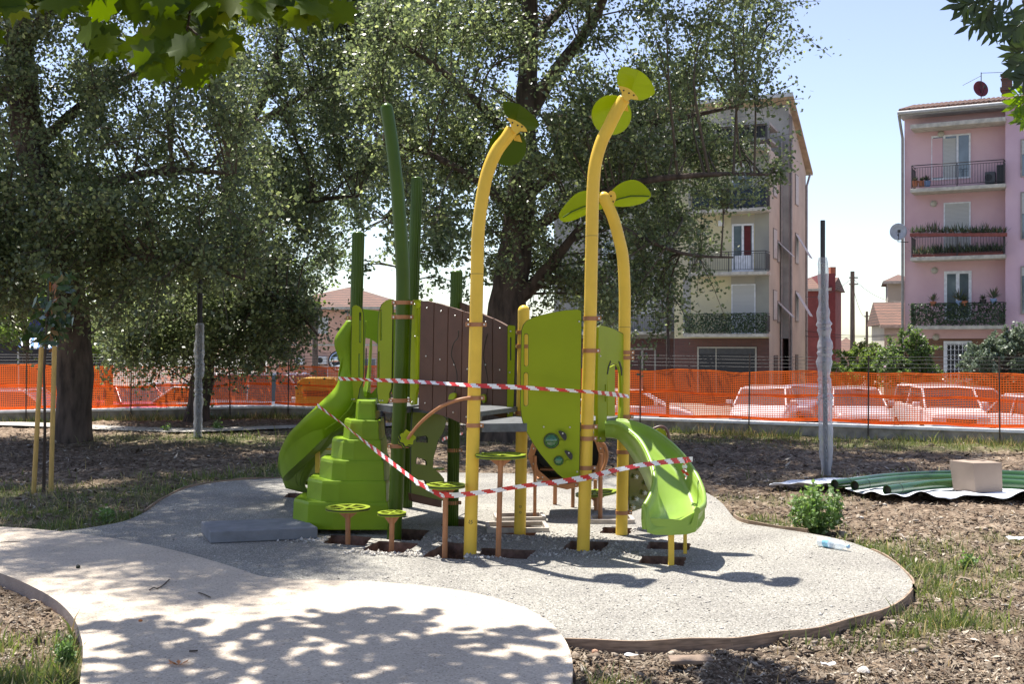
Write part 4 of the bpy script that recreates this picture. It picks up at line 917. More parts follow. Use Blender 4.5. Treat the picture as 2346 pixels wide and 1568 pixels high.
# ---- curved hand rail with flower knob
hr = [(1078, 912, 9.30), (1050, 917, 9.28), (1015, 930, 9.32), (985, 950, 9.4), (958, 975, 9.5), (940, 998, 9.58), (934, 1006, 9.6)]
mb = MB(); mb.tube([at(*p_) for p_ in smooth_path(hr, 5)], .014, 12); hro = mb.build('hand_rail', M_tan, PU)
mb = MB()
def flower(c, r, y0, th, mi):
    l = []
    for k in range(42):
        a_ = 2 * PI * k / 42; rr = r * (1 + .13 * math.cos(7 * a_)); l.append((c.x + rr * math.cos(a_), c.z + rr * math.sin(a_)))
    vs = [(x, y0, z) for x, z in l] + [(x, y0 + th, z) for x, z in l]; n = 42
    mb.mesh(vs, [tuple(range(n)), tuple(range(2 * n - 1, n - 1, -1))] + [(i, n + i, n + (i + 1) % n, (i + 1) % n) for i in range(n)], mi)
fc = at(934, 1004, 9.62)
flower(fc, .062, 9.60, .014, 0); flower(fc + Vector((-.012, 0, -.012)), .062, 9.62, .03, 1); flower(fc + Vector((-.02, 0, -.02)), .062, 9.655, .014, 0); flower(fc + Vector((-.028, 0, -.03)), .06, 9.672, .03, 1); flower(fc + Vector((-.03, 0, -.035)), .06, 9.705, .25, 1)
mb.build('flower_knob', [M_lime, M_edge], hro)

# ================================================================ STEPPING PODS (each a thing)
M_podg = mat('pod_lime', (.24, .31, .015), .45, spec=.3)
def pod(x, ytop, rx, xb, yb, Yb, lab, spokes=6, z_under=-.2, tilt=0.0, brace=True):
    base = at(xb, yb, Yb); base.z = 0
    t = empty('stepping_pod', (base.x, base.y, 0), lab, 'stepping pod', 'round stepping pods on brown stems')
    top = at(x, ytop, Yb); r = rx / FX * Yb
    mb = MB(); mb.tube([(base.x, base.y, -.24), (top.x, top.y, top.z - .03)], .022, 14); mb.build('stem', M_tan, t)
    # disc: rim plus spokes, with a black core layer under the lime face
    T = Matrix.Rotation(tilt, 3, 'Y')
    def ringd(mb, z0, z1, r0, r1, n=36, mi=0):
        vs = []
        for zz, rr in ((z0, r0), (z1, r0), (z1, r1), (z0, r1)):
            vs += [top + T @ Vector((rr * math.cos(2 * PI * k / n), rr * math.sin(2 * PI * k / n), zz)) for k in range(n)]
        mb.mesh(vs, [(a_ * n + k, a_ * n + (k + 1) % n, ((a_ + 1) % 4) * n + (k + 1) % n, ((a_ + 1) % 4) * n + k) for a_ in range(4) for k in range(n)], mi)
    mb = MB()
    for z0, z1, mi, g in ((-.016, -.008, 0, 0), (-.008, .002, 1, -.002), (.002, .010, 0, 0)):
        ringd(mb, z0, z1, r * .80, r + g, mi=mi); ringd(mb, z0, z1, .0, r * .22 + g, mi=mi)
        for k in range(spokes):
            a_ = 2 * PI * k / spokes + .3; d_ = Vector((math.cos(a_), math.sin(a_), 0)); c_ = top + T @ (d_ * r * .52 + Vector((0, 0, (z0 + z1) / 2)))
            mb.box(c_, (r * .66, r * .17, (z1 - z0) * .96), M=T @ Matrix.Rotation(a_, 3, 'Z'), mi=mi)
    o = mb.build('footplate', [M_podg, M_edge], t)
    if brace:
        mb = MB()
        for s in (-1, 1):
            mb.mesh([top + Vector((s * q[0], dy, q[1])) for dy in (-.006, .006) for q in ((.02, -.018), (min(.11, r * .6), -.018), (.02, -.09))], [(0, 1, 2), (5, 4, 3), (0, 3, 4, 1), (1, 4, 5, 2), (2, 5, 3, 0)])
        mb.tube([top - Vector((0, 0, .022)), top - Vector((0, 0, .016))], min(.12, r * .7), 20); mb.build('bracket', M_tan, t)
    return t
pod(797, 1165, 51, 797, 1250, 9.85, 'leftmost low stepping pod with wide openwork disc beside the lime stepped blocks')
pod(898, 1177, 33, 896, 1264, 9.55, 'small lowest stepping pod with bright disc in front of the thick dark green post')
pod(1021, 1113, 45, 1018, 1275, 9.30, 'stepping pod wrapped with barrier tape, left of the left tall yellow post')
pod(1147, 1044, 58, 1140, 1273, 9.30, 'tallest stepping pod with the highest disc, right of the left tall yellow post')
pod(1366, 1130, 48, 1364, 1190, 11.8, 'far stepping pod with tilted disc seen behind the tallest yellow post', tilt=-.10)

# ================================================================ BARRIER TAPES
def tape(pts, lab, w=.035, twist=0, seg=.055, hang=None, group='red and white barrier tapes'):
    P = [at(*p_) for p_ in pts]; S = []
    for i in range(len(P) - 1):
        L = (P[i + 1] - P[i]).length; n = max(2, int(L / .018))
        for j in range(n): S.append(P[i].lerp(P[i + 1], j / n))
    S.append(P[-1]); mb = MB(); dist = 0; prev = None
    def fr(i):
        t = (S[min(i + 1, len(S) - 1)] - S[max(i - 1, 0)]).normalized(); up = Vector((0, 0, 1)) - t * t.z
        if up.length < .3: up = Vector((1, 0, 0))
        up.normalize(); sd = t.cross(up); a_ = twist * 2.2 * math.sin(i * .045 + .4)
        return (up * math.cos(a_) + sd * math.sin(a_)) * w * (1 - .25 * abs(math.sin(i * .05)))
    d = 0
    for i in range(len(S) - 1):
        h0, h1 = fr(i), fr(i + 1); k = int(d / seg) % 2; d += (S[i + 1] - S[i]).length
        # slanted stripes: the upper half of the band leads the lower half
        for q0, q1, sh in ((1, .33, .02), (.33, -.33, .0), (-.33, -1, -.02)):
            kk = int((d + sh + 10) / seg) % 2
            mb.poly([S[i] + h0 * q0, S[i] + h0 * q1, S[i + 1] + h1 * q1, S[i + 1] + h1 * q0], kk)
    o = mb.build('barrier_tape', [M_red, M_wtape]); tag(o, lab, 'tape', group)
    return o
tape([(776, 868, 10.9), (850, 871, 10.3), (915, 873, 9.98), (1000, 878, 9.6), (1090, 884, 9.29), (1190, 888, 9.3), (1330, 897, 9.33), (1362, 899, 9.4), (1405, 904, 9.75), (1441, 909, 10.1)], 'upper taut red and white barrier tape across the whole climbing frame at rail height', w=.020, twist=.22, seg=.08)
tape([(727, 929, 10.85), (780, 968, 10.5), (830, 1008, 10.2), (890, 1055, 9.75), (955, 1105, 9.3), (985, 1122, 9.2), (1015, 1139, 9.22)], 'steep red and white barrier tape running down from the left slide to a stepping pod', w=.021, twist=.25, seg=.08)
tape([(1008, 1134, 9.26), (1040, 1136, 9.24), (1078, 1132, 9.25), (1140, 1124, 9.22), (1200, 1114, 9.25), (1270, 1106, 9.3), (1340, 1096, 9.38), (1400, 1080, 9.1), (1470, 1066, 8.95), (1540, 1057, 9.2), (1587, 1053, 9.42)], 'lower red and white barrier tape rising from the stepping pod to the right slide', w=.024, twist=.10, seg=.085)
tape([(1566, 1052, 9.36), (1571, 1062, 9.33), (1566, 1078, 9.34), (1574, 1090, 9.33), (1570, 1098, 9.34)], 'short crumpled end of barrier tape hanging down inside the right slide', w=.022, twist=2.5)
tape([(1013, 1008, 11.6), (1034, 1000, 11.9), (1060, 994, 12.3)], 'small far piece of barrier tape seen between the green post and the left yellow post', w=.02, twist=.2)
# ================================================================ LOOSE THINGS ON THE SITE
def thing_mesh(mb, name, m, lab, cat, group=None, bevel=0, smooth=False):
    """one-mesh thing, origin at its base"""
    xs = [v[0] for v in mb.v]; ys = [v[1] for v in mb.v]; zs = [v[2] for v in mb.v]; o_ = Vector(((min(xs) + max(xs)) / 2, (min(ys) + max(ys)) / 2, min(zs)))
    mb.v = [tuple(Vector(v) - o_) for v in mb.v]; o = mb.build(name, m, None, bevel, smooth_all=smooth); o.location = o_; return tag(o, lab, cat, group)
# grey block lying left of the steps
M_block = mat('grey_foam_block', (.20, .205, .22), .8, var=.12, vscale=8, bump=.2, bscale=70)
p0, p1, p2, p3 = gd(482, 1247), gd(728, 1236), gd(690, 1212), gd(461, 1222)
mb = MB(); v = [Vector((q.x, q.y, 0.003)) for q in (p0, p1, p2, p3)] + [Vector((q.x, q.y, .105)) for q in (p0, p1, p2, p3)]
mb.mesh(v, [(3, 2, 1, 0), (4, 5, 6, 7), (0, 1, 5, 4), (1, 2, 6, 5), (2, 3, 7, 6), (3, 0, 4, 7)])
thing_mesh(mb, 'kerb_block', M_block, 'long flat grey block lying on the gravel left of the lime stepped blocks', 'block', bevel=.008)
# pale frames of boards round two pits
M_frame = mat('dusty_board', (.42, .37, .32), .9, var=.2, vscale=10, bump=.3, bscale=60)
for (x, y, w_, d_, a_), lab in (((1184, 1213, .50, .34, .06), 'dusty board frame round the pit of the short yellow post'), ((1190, 1190, .42, .26, .1), 'dusty board frame just behind the short yellow post'), ((1400, 1196, .36, .22, .0), 'dusty board frame by the far leg of the brown crawl hoop')):
    c = gd(x, y); mb = MB(); Rm = Matrix.Rotation(a_, 3, 'Z')
    for (dx, dy, sx, sy) in ((0, -d_ / 2 - .02, w_ + .07, .035), (0, d_ / 2 + .02, w_ + .07, .035), (-w_ / 2 - .02, 0, .035, d_ + .004), (w_ / 2 + .02, 0, .035, d_ + .004)):
        mb.box(Vector((c.x, c.y, .02)) + Rm @ Vector((dx, dy, 0)), (sx, sy, .045), rz=a_)
    thing_mesh(mb, 'formwork_frame', M_frame, lab, 'frame', 'board frames round the post pits', bevel=.003)
# two stakes with a sapling
M_stake = mat('new_pine', (.50, .33, .10), .7, var=.15, vscale=6, stretch=(6, 6, 1))
for (x0, y0, x1, y1), lab in (((76, 1132, 95, 796), 'left yellow pine stake of the pair holding the sapling'), ((116, 1132, 125, 793), 'right yellow pine stake of the pair holding the sapling')):
    b0 = gd(x0, y0, -.05); top = at(x1, y1, b0.y); mb = MB(); mb.tube([b0 - Vector((0, 0, .1)), top], .028, 12)
    thing_mesh(mb, 'stake', M_stake, lab, 'stake', 'pine stakes holding the sapling')
def leaves_np(centers, size, jitter, droop=.0, aspect=.62, flat=.6, sj=.35):
    """diamond leaves around centres -> (V, F)"""
    N = len(centers); C = centers + rng.normal(0, 1, (N, 3)) * jitter
    nrm = rng.normal(0, 1, (N, 3)); nrm[:, 2] = np.abs(nrm[:, 2]) * flat + .15; nrm /= np.linalg.norm(nrm, axis=1, keepdims=True)
    a = rng.normal(0, 1, (N, 3)); a[:, 2] -= droop; a -= nrm * (a * nrm).sum(1, keepdims=True); a /= np.linalg.norm(a, axis=1, keepdims=True)
    b = np.cross(nrm, a); s = size * rng.uniform(1 - sj, 1 + sj, (N, 1)); w = s * aspect
    V = np.stack([C - a * s * .5, C + b * w * .5 - a * s * .12, C + a * s * .55, C - b * w * .5 - a * s * .12], 1)
    return V.reshape(-1, 3)
def leaf_obj(name, V, m, parent=None):
    if parent is not None: V = V - np.array(wm(parent).translation)
    F = np.arange(len(V)).reshape(-1, 4); o = tri_mesh(name, V, F, m); o.parent = parent; return o
M_bark = mat('dark_bark', (.075, .055, .042), .95, var=.5, vscale=9, bump=1.0, bscale=14, stretch=(1, 1, .25))
M_twig = mat('twigs', (.09, .07, .05), .9)
M_magn = leafmat('magnolia_leaves', (.02, .045, .012), (.05, .09, .03), .2, .3, .7, c3=(.45, .13, .03))
s0 = gd(100, 1128, -.05); sap = empty('sapling', s0, 'young magnolia sapling between two pine stakes, some leaves turned orange', 'sapling')
mb = MB(); tp = [s0, at(103, 980, s0.y), at(101, 850, s0.y), at(108, 740, s0.y), at(112, 650, s0.y)]; mb.tube(tp, [.022, .018, .016, .012, .005], 8); mb.build('trunk', M_bark, sap)
cs = []
for k in range(28):
    t = rng.uniform(0, 1); px = 112 + rng.normal(0, 26 * (1 - abs(t - .45) * .9)); py = 640 + t * 145; c = np.array(at(px, py, s0.y + rng.normal(0, .2))); cs.append(c[None] + rng.normal(0, .06, (7, 3)))
cs = np.concatenate(cs); leaf_obj('crown', leaves_np(cs, .155, .02, .2, .42), M_magn, sap)
mb = MB()
for k in range(14): mb.tube([tp[3].lerp(tp[4], k / 14), at(112 + rng.normal(0, 30), 660 + k * 8, s0.y + rng.normal(0, .15))], .004, 5)
mb.build('twigs', M_twig, sap)

# lamp poles wrapped in film
M_film = bpy.data.materials.new('plastic_film'); M_film.use_nodes = True; n = M_film.node_tree.nodes; l = M_film.node_tree.links; p = n['Principled BSDF']
p.inputs['Base Color'].default_value = (.70, .72, .75, 1); p.inputs['Roughness'].default_value = .3; p.inputs['Specular IOR Level'].default_value = .7
tr_ = n.new('ShaderNodeBsdfTransparent'); tl_ = n.new('ShaderNodeBsdfTranslucent'); tl_.inputs[0].default_value = (.75, .78, .82, 1); m1 = n.new('ShaderNodeMixShader'); m1.inputs[0].default_value = .35; m2 = n.new('ShaderNodeMixShader')
lw = n.new('ShaderNodeLayerWeight'); lw.inputs[0].default_value = .45; mr_ = n.new('ShaderNodeMapRange'); mr_.inputs[3].default_value = .30; mr_.inputs[4].default_value = .85; l.new(lw.outputs['Facing'], mr_.inputs[0]); l.new(mr_.outputs[0], m2.inputs[0])
tcx = n.new('ShaderNodeTexCoord'); nzf = n.new('ShaderNodeTexNoise'); nzf.inputs['Scale'].default_value = 22; nzf.inputs['Detail'].default_value = 5; l.new(tcx.outputs['Object'], nzf.inputs[0]); bpf = n.new('ShaderNodeBump'); bpf.inputs['Strength'].default_value = .2; bpf.inputs['Distance'].default_value = .02; l.new(nzf.outputs[0], bpf.inputs['Height']); l.new(bpf.outputs[0], p.inputs['Normal'])
l.new(p.outputs[0], m1.inputs[1]); l.new(tl_.outputs[0], m1.inputs[2]); l.new(tr_.outputs[0], m2.inputs[1]); l.new(m1.outputs[0], m2.inputs[2]); l.new(m2.outputs[0], n['Material Output'].inputs[0])
def lamp_pole(xb, yb, xt, yt, ytop, wpx, prof, lab, rp):
    b0 = gd(xb, yb, -.05); Y = b0.y; root = empty('wrapped_pole', b0, lab, 'pole', 'film wrapped lamp poles')
    mb = MB(); mb.tube([b0 - Vector((0, 0, .1)), at(xt + (xt - xb) * .0, yt, Y), at(xt, ytop, Y)], rp, 16); mb.build('pole', mat('charcoal_pole', (.018, .018, .020), .5), root)
    mb = MB(); pts = []; rs = []; n_ = 150
    for i in range(n_ + 1):
        t = i / n_; y = yb + (yt - yb) * t; x = xb + (xt - xb) * t; w_ = np.interp(t, *zip(*prof)) * wpx / 2 / FX * Y
        k = np.interp(t, [0, .3, .36, .72, .78, 1], [.15, .2, 1, 1, .25, .2])
        pts.append(at(x + 1.2 * math.sin(t * 23) * k, y, Y)); rs.append(max(w_ * (1 + k * (.20 * (float(vnoise(np.array(t * 34.), np.array(xb * 1.), 4)) - .5) + .30 * (float(vnoise(np.array(t * 75.), np.array(xb * 2.), 5)) - .5))), rp * 1.1))
    q0 = len(mb.v); mb.tube(pts, rs, 18, cap=False)
    V = np.array(mb.v); c_ = V.reshape(-1, 18, 3).mean(1, keepdims=True); W_ = V.reshape(-1, 18, 3) - c_
    ns = vnoise(np.arange(V.shape[0]) % 18 * .8 + 3, np.arange(V.shape[0]) // 18 * .22, 9).reshape(-1, 18, 1); mb.v = [tuple(q) for q in (c_ + W_ * (.88 + .26 * ns)).reshape(-1, 3)]
    mb.build('film_wrap', M_film, root)
lamp_pole(1893, 1090, 1885, 590, 505, 24, [(0, .85), (.1, 1.25), (.35, 1.35), (.4, 1.1), (.5, 1.35), (.62, 1.2), (.7, 1.35), (.78, .95), (.95, .95), (1, .8)], 'right wrapped lamp pole with black tip beside the green pipes', .032)
lamp_pole(453, 1003, 458, 740, 600, 20, [(0, .9), (.3, 1.05), (.42, .8), (.6, 1.0), (.8, 1.1), (.98, .9), (1, .5)], 'left wrapped lamp pole in front of the middle tree', .05)
# thin brown steel post at the fence
b0 = gd(1530, 975, 0); mb = MB(); mb.box((b0.x, b0.y, (at(0, 640, b0.y).z) / 2 - .1), (.06, .06, at(0, 640, b0.y).z + .2)); mb.box((b0.x - .10, b0.y, .06), (.16, .10, .34))
thing_mesh(mb, 'steel_post', mat('brown_post', (.05, .035, .03), .6), 'thin dark brown steel post standing at the netting near the block of flats', 'post', bevel=.004)

# white sheet with green pipes and a carton
M_sheet = mat('white_fabric', (.74, .77, .82), .75, var=.04, vscale=3, bump=.15, bscale=30)
fr = [gd(x, y, -.03) for x, y in smooth_path([(1763, 1118), (1840, 1122), (1930, 1126), (1990, 1140), (2060, 1150), (2140, 1152), (2200, 1146), (2290, 1150), (2400, 1146), (2620, 1150)], 14)]
bk = [gd(x, y, -.03) for x, y in smooth_path([(1763, 1117), (1810, 1108), (1900, 1102), (1990, 1098), (2070, 1094), (2140, 1092), (2200, 1088), (2290, 1088), (2400, 1086), (2620, 1084)], 14)]
nr = 14; vs = []
for i, (a, b) in enumerate(zip(fr, bk)):
    for j in range(nr):
        t = j / (nr - 1); q = a.lerp(b, t); ed = max(0, 1 - t * 3.5); e2 = min(i, 12) / 12
        z = .012 + ed * (.030 + .030 * math.sin(i * .13) + .022 * math.sin(i * .29 + 1) + .012 * math.sin(i * .61)) * e2 + .008 * math.sin(i * .5 + j); vs.append(Vector((q.x, q.y + .03 * math.sin(i * .23) * ed, max(z, .004) - .01)))
mb = MB(); mb.mesh(vs, [(i * nr + j, (i + 1) * nr + j, (i + 1) * nr + j + 1, i * nr + j + 1) for i in range(len(fr) - 1) for j in range(nr - 1)], 0, True)
sh = thing_mesh(mb, 'ground_sheet', M_sheet, 'rumpled white fabric sheet spread on the soil under the green pipes', 'sheet', smooth=True); md = sh.modifiers.new('s', 'SOLIDIFY'); md.thickness = .004
def pipe(pts, r, lab):
    P = [gd(x, y + 12, .02) for x, y in pts]; P = [Vector((q.x, q.y, r + .02)) for q in P]; S = [Vector(q) for q in smooth_path([tuple(q) for q in P], 6)]
    root = empty('bent_pipe', (S[0].x, S[0].y, .01), lab, 'pipe', 'bent green pipes on the white sheet')
    n_ = 20; mb = MB(); mb.tube(S, r, n_, cap=False); mb.tube([S[0], S[1]], r * .86, n_, cap=False); 
    # wall of the open end
    t = (S[1] - S[0]).normalized(); a = Vector((0, 0, 1)); b = t.cross(a).normalized(); a = b.cross(t)
    ro = [S[0] + (a * math.cos(2 * PI * k / n_) + b * math.sin(2 * PI * k / n_)) * r for k in range(n_)]; ri = [S[0] + (q - S[0]) * .86 for q in ro]
    mb.mesh(ro + ri, [(k, (k + 1) % n_, n_ + (k + 1) % n_, n_ + k) for k in range(n_)]); mb.build('tube', M_pipe, root)
    mb = MB(); mb.tube([S[0] + t * .03, S[0] + t * .42], r * .84, n_); mb.build('bore', M_edge, root)
    i = 4; mb = MB(); mb.tube([S[i], S[i] + (S[i + 1] - S[i]).normalized() * .012], r * 1.015, n_); mb.build('seam', M_edge, root)
    return root
M_pipe = mat('pipe_green', (.03, .085, .02), .16, var=.15, vscale=4, coat=.6)
pipe([(1912, 1110), (1960, 1104), (2020, 1096), (2100, 1090), (2200, 1087), (2330, 1088), (2470, 1096)], .058, 'farthest of the bent green pipes, running behind the leafy weed')
pipe([(1958, 1113), (2000, 1107), (2060, 1100), (2130, 1096), (2220, 1096), (2340, 1100), (2480, 1110)], .058, 'middle bent green pipe with open end on the sheet')
pipe([(2032, 1124), (2075, 1118), (2130, 1111), (2200, 1107), (2290, 1108), (2390, 1114), (2520, 1126)], .058, 'nearest bent green pipe with open end in front of the others')
M_card = mat('cardboard', (.33, .25, .19), .85, var=.06, vscale=4, bump=.05, bscale=150)
c = gd(2238, 1128, 0); Yb = c.y - .05
P = [at(2184, 1122, Yb + .13), at(2234, 1132, Yb - .12), at(2297, 1131, Yb - .02), at(2250, 1120, Yb + .3)]; T = [at(2175, 1063, Yb + .13), at(2230, 1062, Yb - .12), at(2295, 1063, Yb - .02), at(2240, 1058, Yb + .3)]
z0 = .015; P = [Vector((q.x, q.y, z0)) for q in P]; zt = T[1].z; T = [Vector((q.x, q.y, zt + .006 * k)) for q, k in zip(T, (1, 0, -1, 1))]
mb = MB(); mb.mesh(P + T, [(3, 2, 1, 0), (0, 1, 5, 4), (1, 2, 6, 5), (2, 3, 7, 6), (3, 0, 4, 7)])
cc = sum(T, Vector()) / 4 + Vector((0, 0, .018)); 
for i in range(4): a, b = T[i], T[(i + 1) % 4]; mb.poly([a, b, cc * .55 + b * .45, cc * .55 + a * .45]); 
cq = [cc * .55 + T[i] * .45 for i in range(4)]; mb.poly([q - Vector((0, 0, .008)) for q in cq])
thing_mesh(mb, 'cardboard_box', M_card, 'plain brown cardboard box standing on the white sheet over the green pipes', 'box')
# weeds
M_weed = leafmat('weed_leaves', (.07, .14, .035), (.18, .28, .09), .4, .5, .4, c3=(.50, .55, .38))
def weed(x, yb, ytop, wpx, lab, nst, nl, size, zb=-.05, name='leafy_weed', m=None, cat='plant', group=None):
    b0 = gd(x, yb, zb); Hh = (yb - ytop) / FX * b0.y; Wd = wpx / FX * b0.y / 2; root = empty(name, b0, lab, cat, group); mb = MB(); cs = []
    for k in range(nst):
        a = rng.uniform(0, 2 * PI); r = Wd * math.sqrt(rng.uniform(0, 1)); h = Hh * rng.uniform(.55, 1.0) * (1 - .25 * r / Wd); tip = b0 + Vector((r * math.cos(a), r * math.sin(a), h)); md_ = b0.lerp(tip, .5) + Vector(((tip - b0).x, (tip - b0).y, 0)) * .38 - Vector((0, 0, .05 * Hh))
        mb.tube([b0, md_, tip], [.004, .003, .0015], 4)
        for j in range(nl):
            t = .08 + .92 * (j + rng.uniform()) / nl; q = b0.lerp(md_, t * 2) if t < .5 else md_.lerp(tip, t * 2 - 1); cs.append(np.array(q))
    mb.build('stem', mat('weed_stem', (.12, .17, .05), .7), root); cs = np.array(cs); leaf_obj('leaves', leaves_np(cs, size, size * .55, .1, .8, 1.2), m or M_weed, root); return root
weed(1872, 1222, 1092, 118, 'tall leafy weed with pale tips at the edge of the gravel, left of the bottle', 85, 26, .040)
weed(1825, 1178, 1120, 34, 'small weed shoot just behind the tall leafy weed', 10, 12, .035)
weed(2222, 1305, 1266, 46, 'small round leafy weed alone in the dry grass at the right', 22, 10, .03)
weed(497, 985, 957, 22, 'small leafy weed by the grey walkway left of the middle tree', 9, 8, .06, group='weeds by the walkway'); weed(383, 990, 965, 18, 'smaller dark weed by the grey walkway near the wrapped pole', 8, 7, .05, group='weeds by the walkway')
weed(240, 1195, 1150, 60, 'low weed in the shaded grass left of the gravel pad', 14, 9, .04); 
weed(150, 1530, 1440, 46, 'dense weed clump against the near edge of the pink path', 30, 14, .022)
# bottle
M_pet = bpy.data.materials.new('clear_plastic'); M_pet.use_nodes = True; n = M_pet.node_tree.nodes; l = M_pet.node_tree.links; p = n['Principled BSDF']; p.inputs['Base Color'].default_value = (.85, .92, .97, 1); p.inputs['Roughness'].default_value = .12
t_ = n.new('ShaderNodeBsdfTransparent'); t_.inputs[0].default_value = (.93, .96, .98, 1); mx = n.new('ShaderNodeMixShader'); mx.inputs[0].default_value = .5; l.new(t_.outputs[0], mx.inputs[1]); l.new(p.outputs[0], mx.inputs[2]); l.new(mx.outputs[0], n['Material Output'].inputs[0])
a = gd(1876, 1252, .0); b = gd(1952, 1266, .0); ax = (b - a).normalized(); L = .30; a.z = .042; bt = empty('water_bottle', (a.x, a.y, 0), 'empty clear plastic water bottle with light blue label lying on the gravel', 'bottle')
mb = MB(); st = [(0, .030), (.01, .040), (.03, .041), (.05, .038), (.07, .041), (.12, .041), (.125, .039), (.16, .041), (.17, .038), (.18, .041), (.19, .038), (.20, .041), (.21, .038), (.225, .040), (.25, .030), (.275, .016), (.285, .014), (.30, .014)]
mb.tube([a + ax * s for s, _ in st], [r for _, r in st], 20); mb.build('body', M_pet, bt); mb = MB(); mb.tube([a + ax * .065, a + ax * .125], .0418, 20, cap=False); mb.build('label', mat('blue_label', (.25, .55, .75), .5, var=.25, vscale=18), bt)
mb = MB(); mb.tube([a + ax * .298, a + ax * .315], .016, 14); mb.build('cap', mat('blue_cap', (.3, .5, .7), .4), bt)
# bits of wood, rubble and litter
M_wood = mat('weathered_wood', (.25, .18, .13), .85, var=.3, vscale=10, stretch=(1, 6, 6), bump=.3, bscale=60)
def block(x, y, sx, sy, sz, rz, m, lab, cat, name, z=-.05, bevel=.003, group=None, tilt=0):
    c = gd(x, y, z); mb = MB(); mb.box(c + Vector((0, 0, sz / 2 + .012)), (sx, sy, sz), M=Matrix.Rotation(rz, 3, 'Z') @ Matrix.Rotation(tilt, 3, 'X')); return thing_mesh(mb, name, m, lab, cat, group, bevel)
block(1582, 1522, .24, .085, .022, .06, M_wood, 'short flat wooden board lying on the soil at the bottom, in the leaf shadow', 'board', 'wood_offcut', tilt=.15)
def rock(x, y, r, m, lab, cat, name, z=-.05, flat=.7, group=None):
    c = gd(x, y, z); bm = bmesh.new(); bmesh.ops.create_icosphere(bm, subdivisions=2, radius=r)
    for v in bm.verts: v.co *= 1 + .22 * (random.random() - .5) + .15 * math.sin(v.co.x * 60 + v.co.y * 40); v.co.z *= flat
    me = bpy.data.meshes.new(name); bm.to_mesh(me); bm.free(); me.materials.append(m); o = bpy.data.objects.new(name, me); COL.objects.link(o); o.location = c + Vector((0, 0, r * flat * .6)); tag(o, lab, cat, group)
M_rock = mat('pale_rock', (.52, .48, .43), .85, var=.2, vscale=25, bump=.4, bscale=60)
rock(2522 * .784, 1972 * .784, .035, M_rock, 'pale rounded stone on the soil at the bottom right corner area', 'stone', 'stone')
rock(1362, 1499, .022, mat('brick_chip', (.38, .22, .14), .9), 'small reddish clod beside the tip of the pink path', 'stone', 'stone')
rock(321, 1425, .013, mat('orange_fruit', (.48, .17, .05), .6), 'small orange brown husk lying on the pink path', 'husk', 'dry_husk', z=.022)
rock(178, 1303, .016, M_edge, 'small black crumpled dead leaf on the pink path at the left', 'leaf', 'dead_leaf', z=.022, flat=1.1)
M_dead = mat('dead_leaf', (.42, .17, .06), .7, var=.3, vscale=40)
c = gd(410, 1945 * .784, .026); mb = MB()
for k in range(7):
    a_ = 2 * PI * k / 7; mb.mesh([c, c + Vector((.05 * math.cos(a_ - .25), .03 * math.sin(a_ - .25), .012)), c + Vector((.07 * math.cos(a_), .04 * math.sin(a_), .02 + .01 * math.sin(k * 3))), c + Vector((.05 * math.cos(a_ + .25), .03 * math.sin(a_ + .25), .01))], [(0, 1, 2, 3)])
thing_mesh(mb, 'dead_leaf', M_dead, 'curled orange brown maple leaf on the path in the leaf shadow', 'leaf')
def stick(pts, r, lab, z=.03):
    mb = MB(); mb.tube([gd(x, y, z) + Vector((0, 0, .004 * (i % 2))) for i, (x, y) in enumerate(pts)], r, 6); thing_mesh(mb, 'twig', M_twig, lab, 'twig', 'fallen twigs on the path', smooth=True)
stick([(343, 1353), (352, 1348), (360, 1350), (370, 1346), (378, 1338), (388, 1330)], .0045, 'longer bent twig on the pink path, with a hooked end')
stick([(455, 1359), (464, 1363), (472, 1365), (482, 1371)], .004, 'shorter forked twig on the pink path right of the longer one')
stick([(0, 1244), (20, 1243), (46, 1241)], .004, 'straight thin twig at the left end of the pink path')
stick([(434, 1493), (446, 1494), (452, 1492)], .005, 'short dark twig piece in the leaf shadow on the path')
# white litter scraps
for x, y, s, lab in ((1446, 1508, .05, 'crumpled white scrap on the soil near the tip of the path'), (2330, 1240, .12, 'white board scrap at the right edge of the picture'), (2300 * .784 + 95, 1950 * .784, .05, 'white torn scrap left of the pale rounded stone')):
    c = gd(x, y, -.045); mb = MB(); g = 5; vs = [c + Vector(((i / (g - 1) - .5) * s * 1.6, (j / (g - 1) - .5) * s * .8, .012 + s * .25 * random.random())) for i in range(g) for j in range(g)]
    mb.mesh(vs, [(i * g + j, (i + 1) * g + j, (i + 1) * g + j + 1, i * g + j + 1) for i in range(g - 1) for j in range(g - 1)]); thing_mesh(mb, 'litter_scrap', M_white, lab, 'litter', 'white scraps of litter')
# bench with round cast arms seen between the posts
bn = empty('park_bench', (at(882, 990, 22).x, 22, -.05), 'dark park bench with round cast iron arm seen behind the thick green post', 'bench', rz=0)
M_iron = mat('cast_iron', (.02, .02, .022), .5); bx, by = bn.location.x, 22
for s in (-.02, 1.4):
    mb = MB(); cx_ = bx + s; mb.tube([Vector((cx_, by - .22 + .17 * math.sin(2 * PI * k / 20), .35 + .2 * math.cos(2 * PI * k / 20) - .0)) for k in range(21)], .025, 8)
    mb.tube([Vector((cx_, by - .36, -.06)), Vector((cx_, by - .36, .38))], .026, 8); mb.tube([Vector((cx_, by + .1, -.06)), Vector((cx_, by + .02, .4)), Vector((cx_, by + .18, .85))], .025, 8); mb.build('arm_frame', M_iron, bn)
mb = MB()
for k in range(5): mb.box((bx + .69, by - .3 + k * .085, .40), (1.46, .06, .03))
mb.build('seat', M_wood, bn); mb = MB()
for k in range(4): mb.box((bx + .69, by + .06 + k * .028, .5 + k * .1), (1.46, .02, .07))
mb.build('backrest', M_wood, bn)

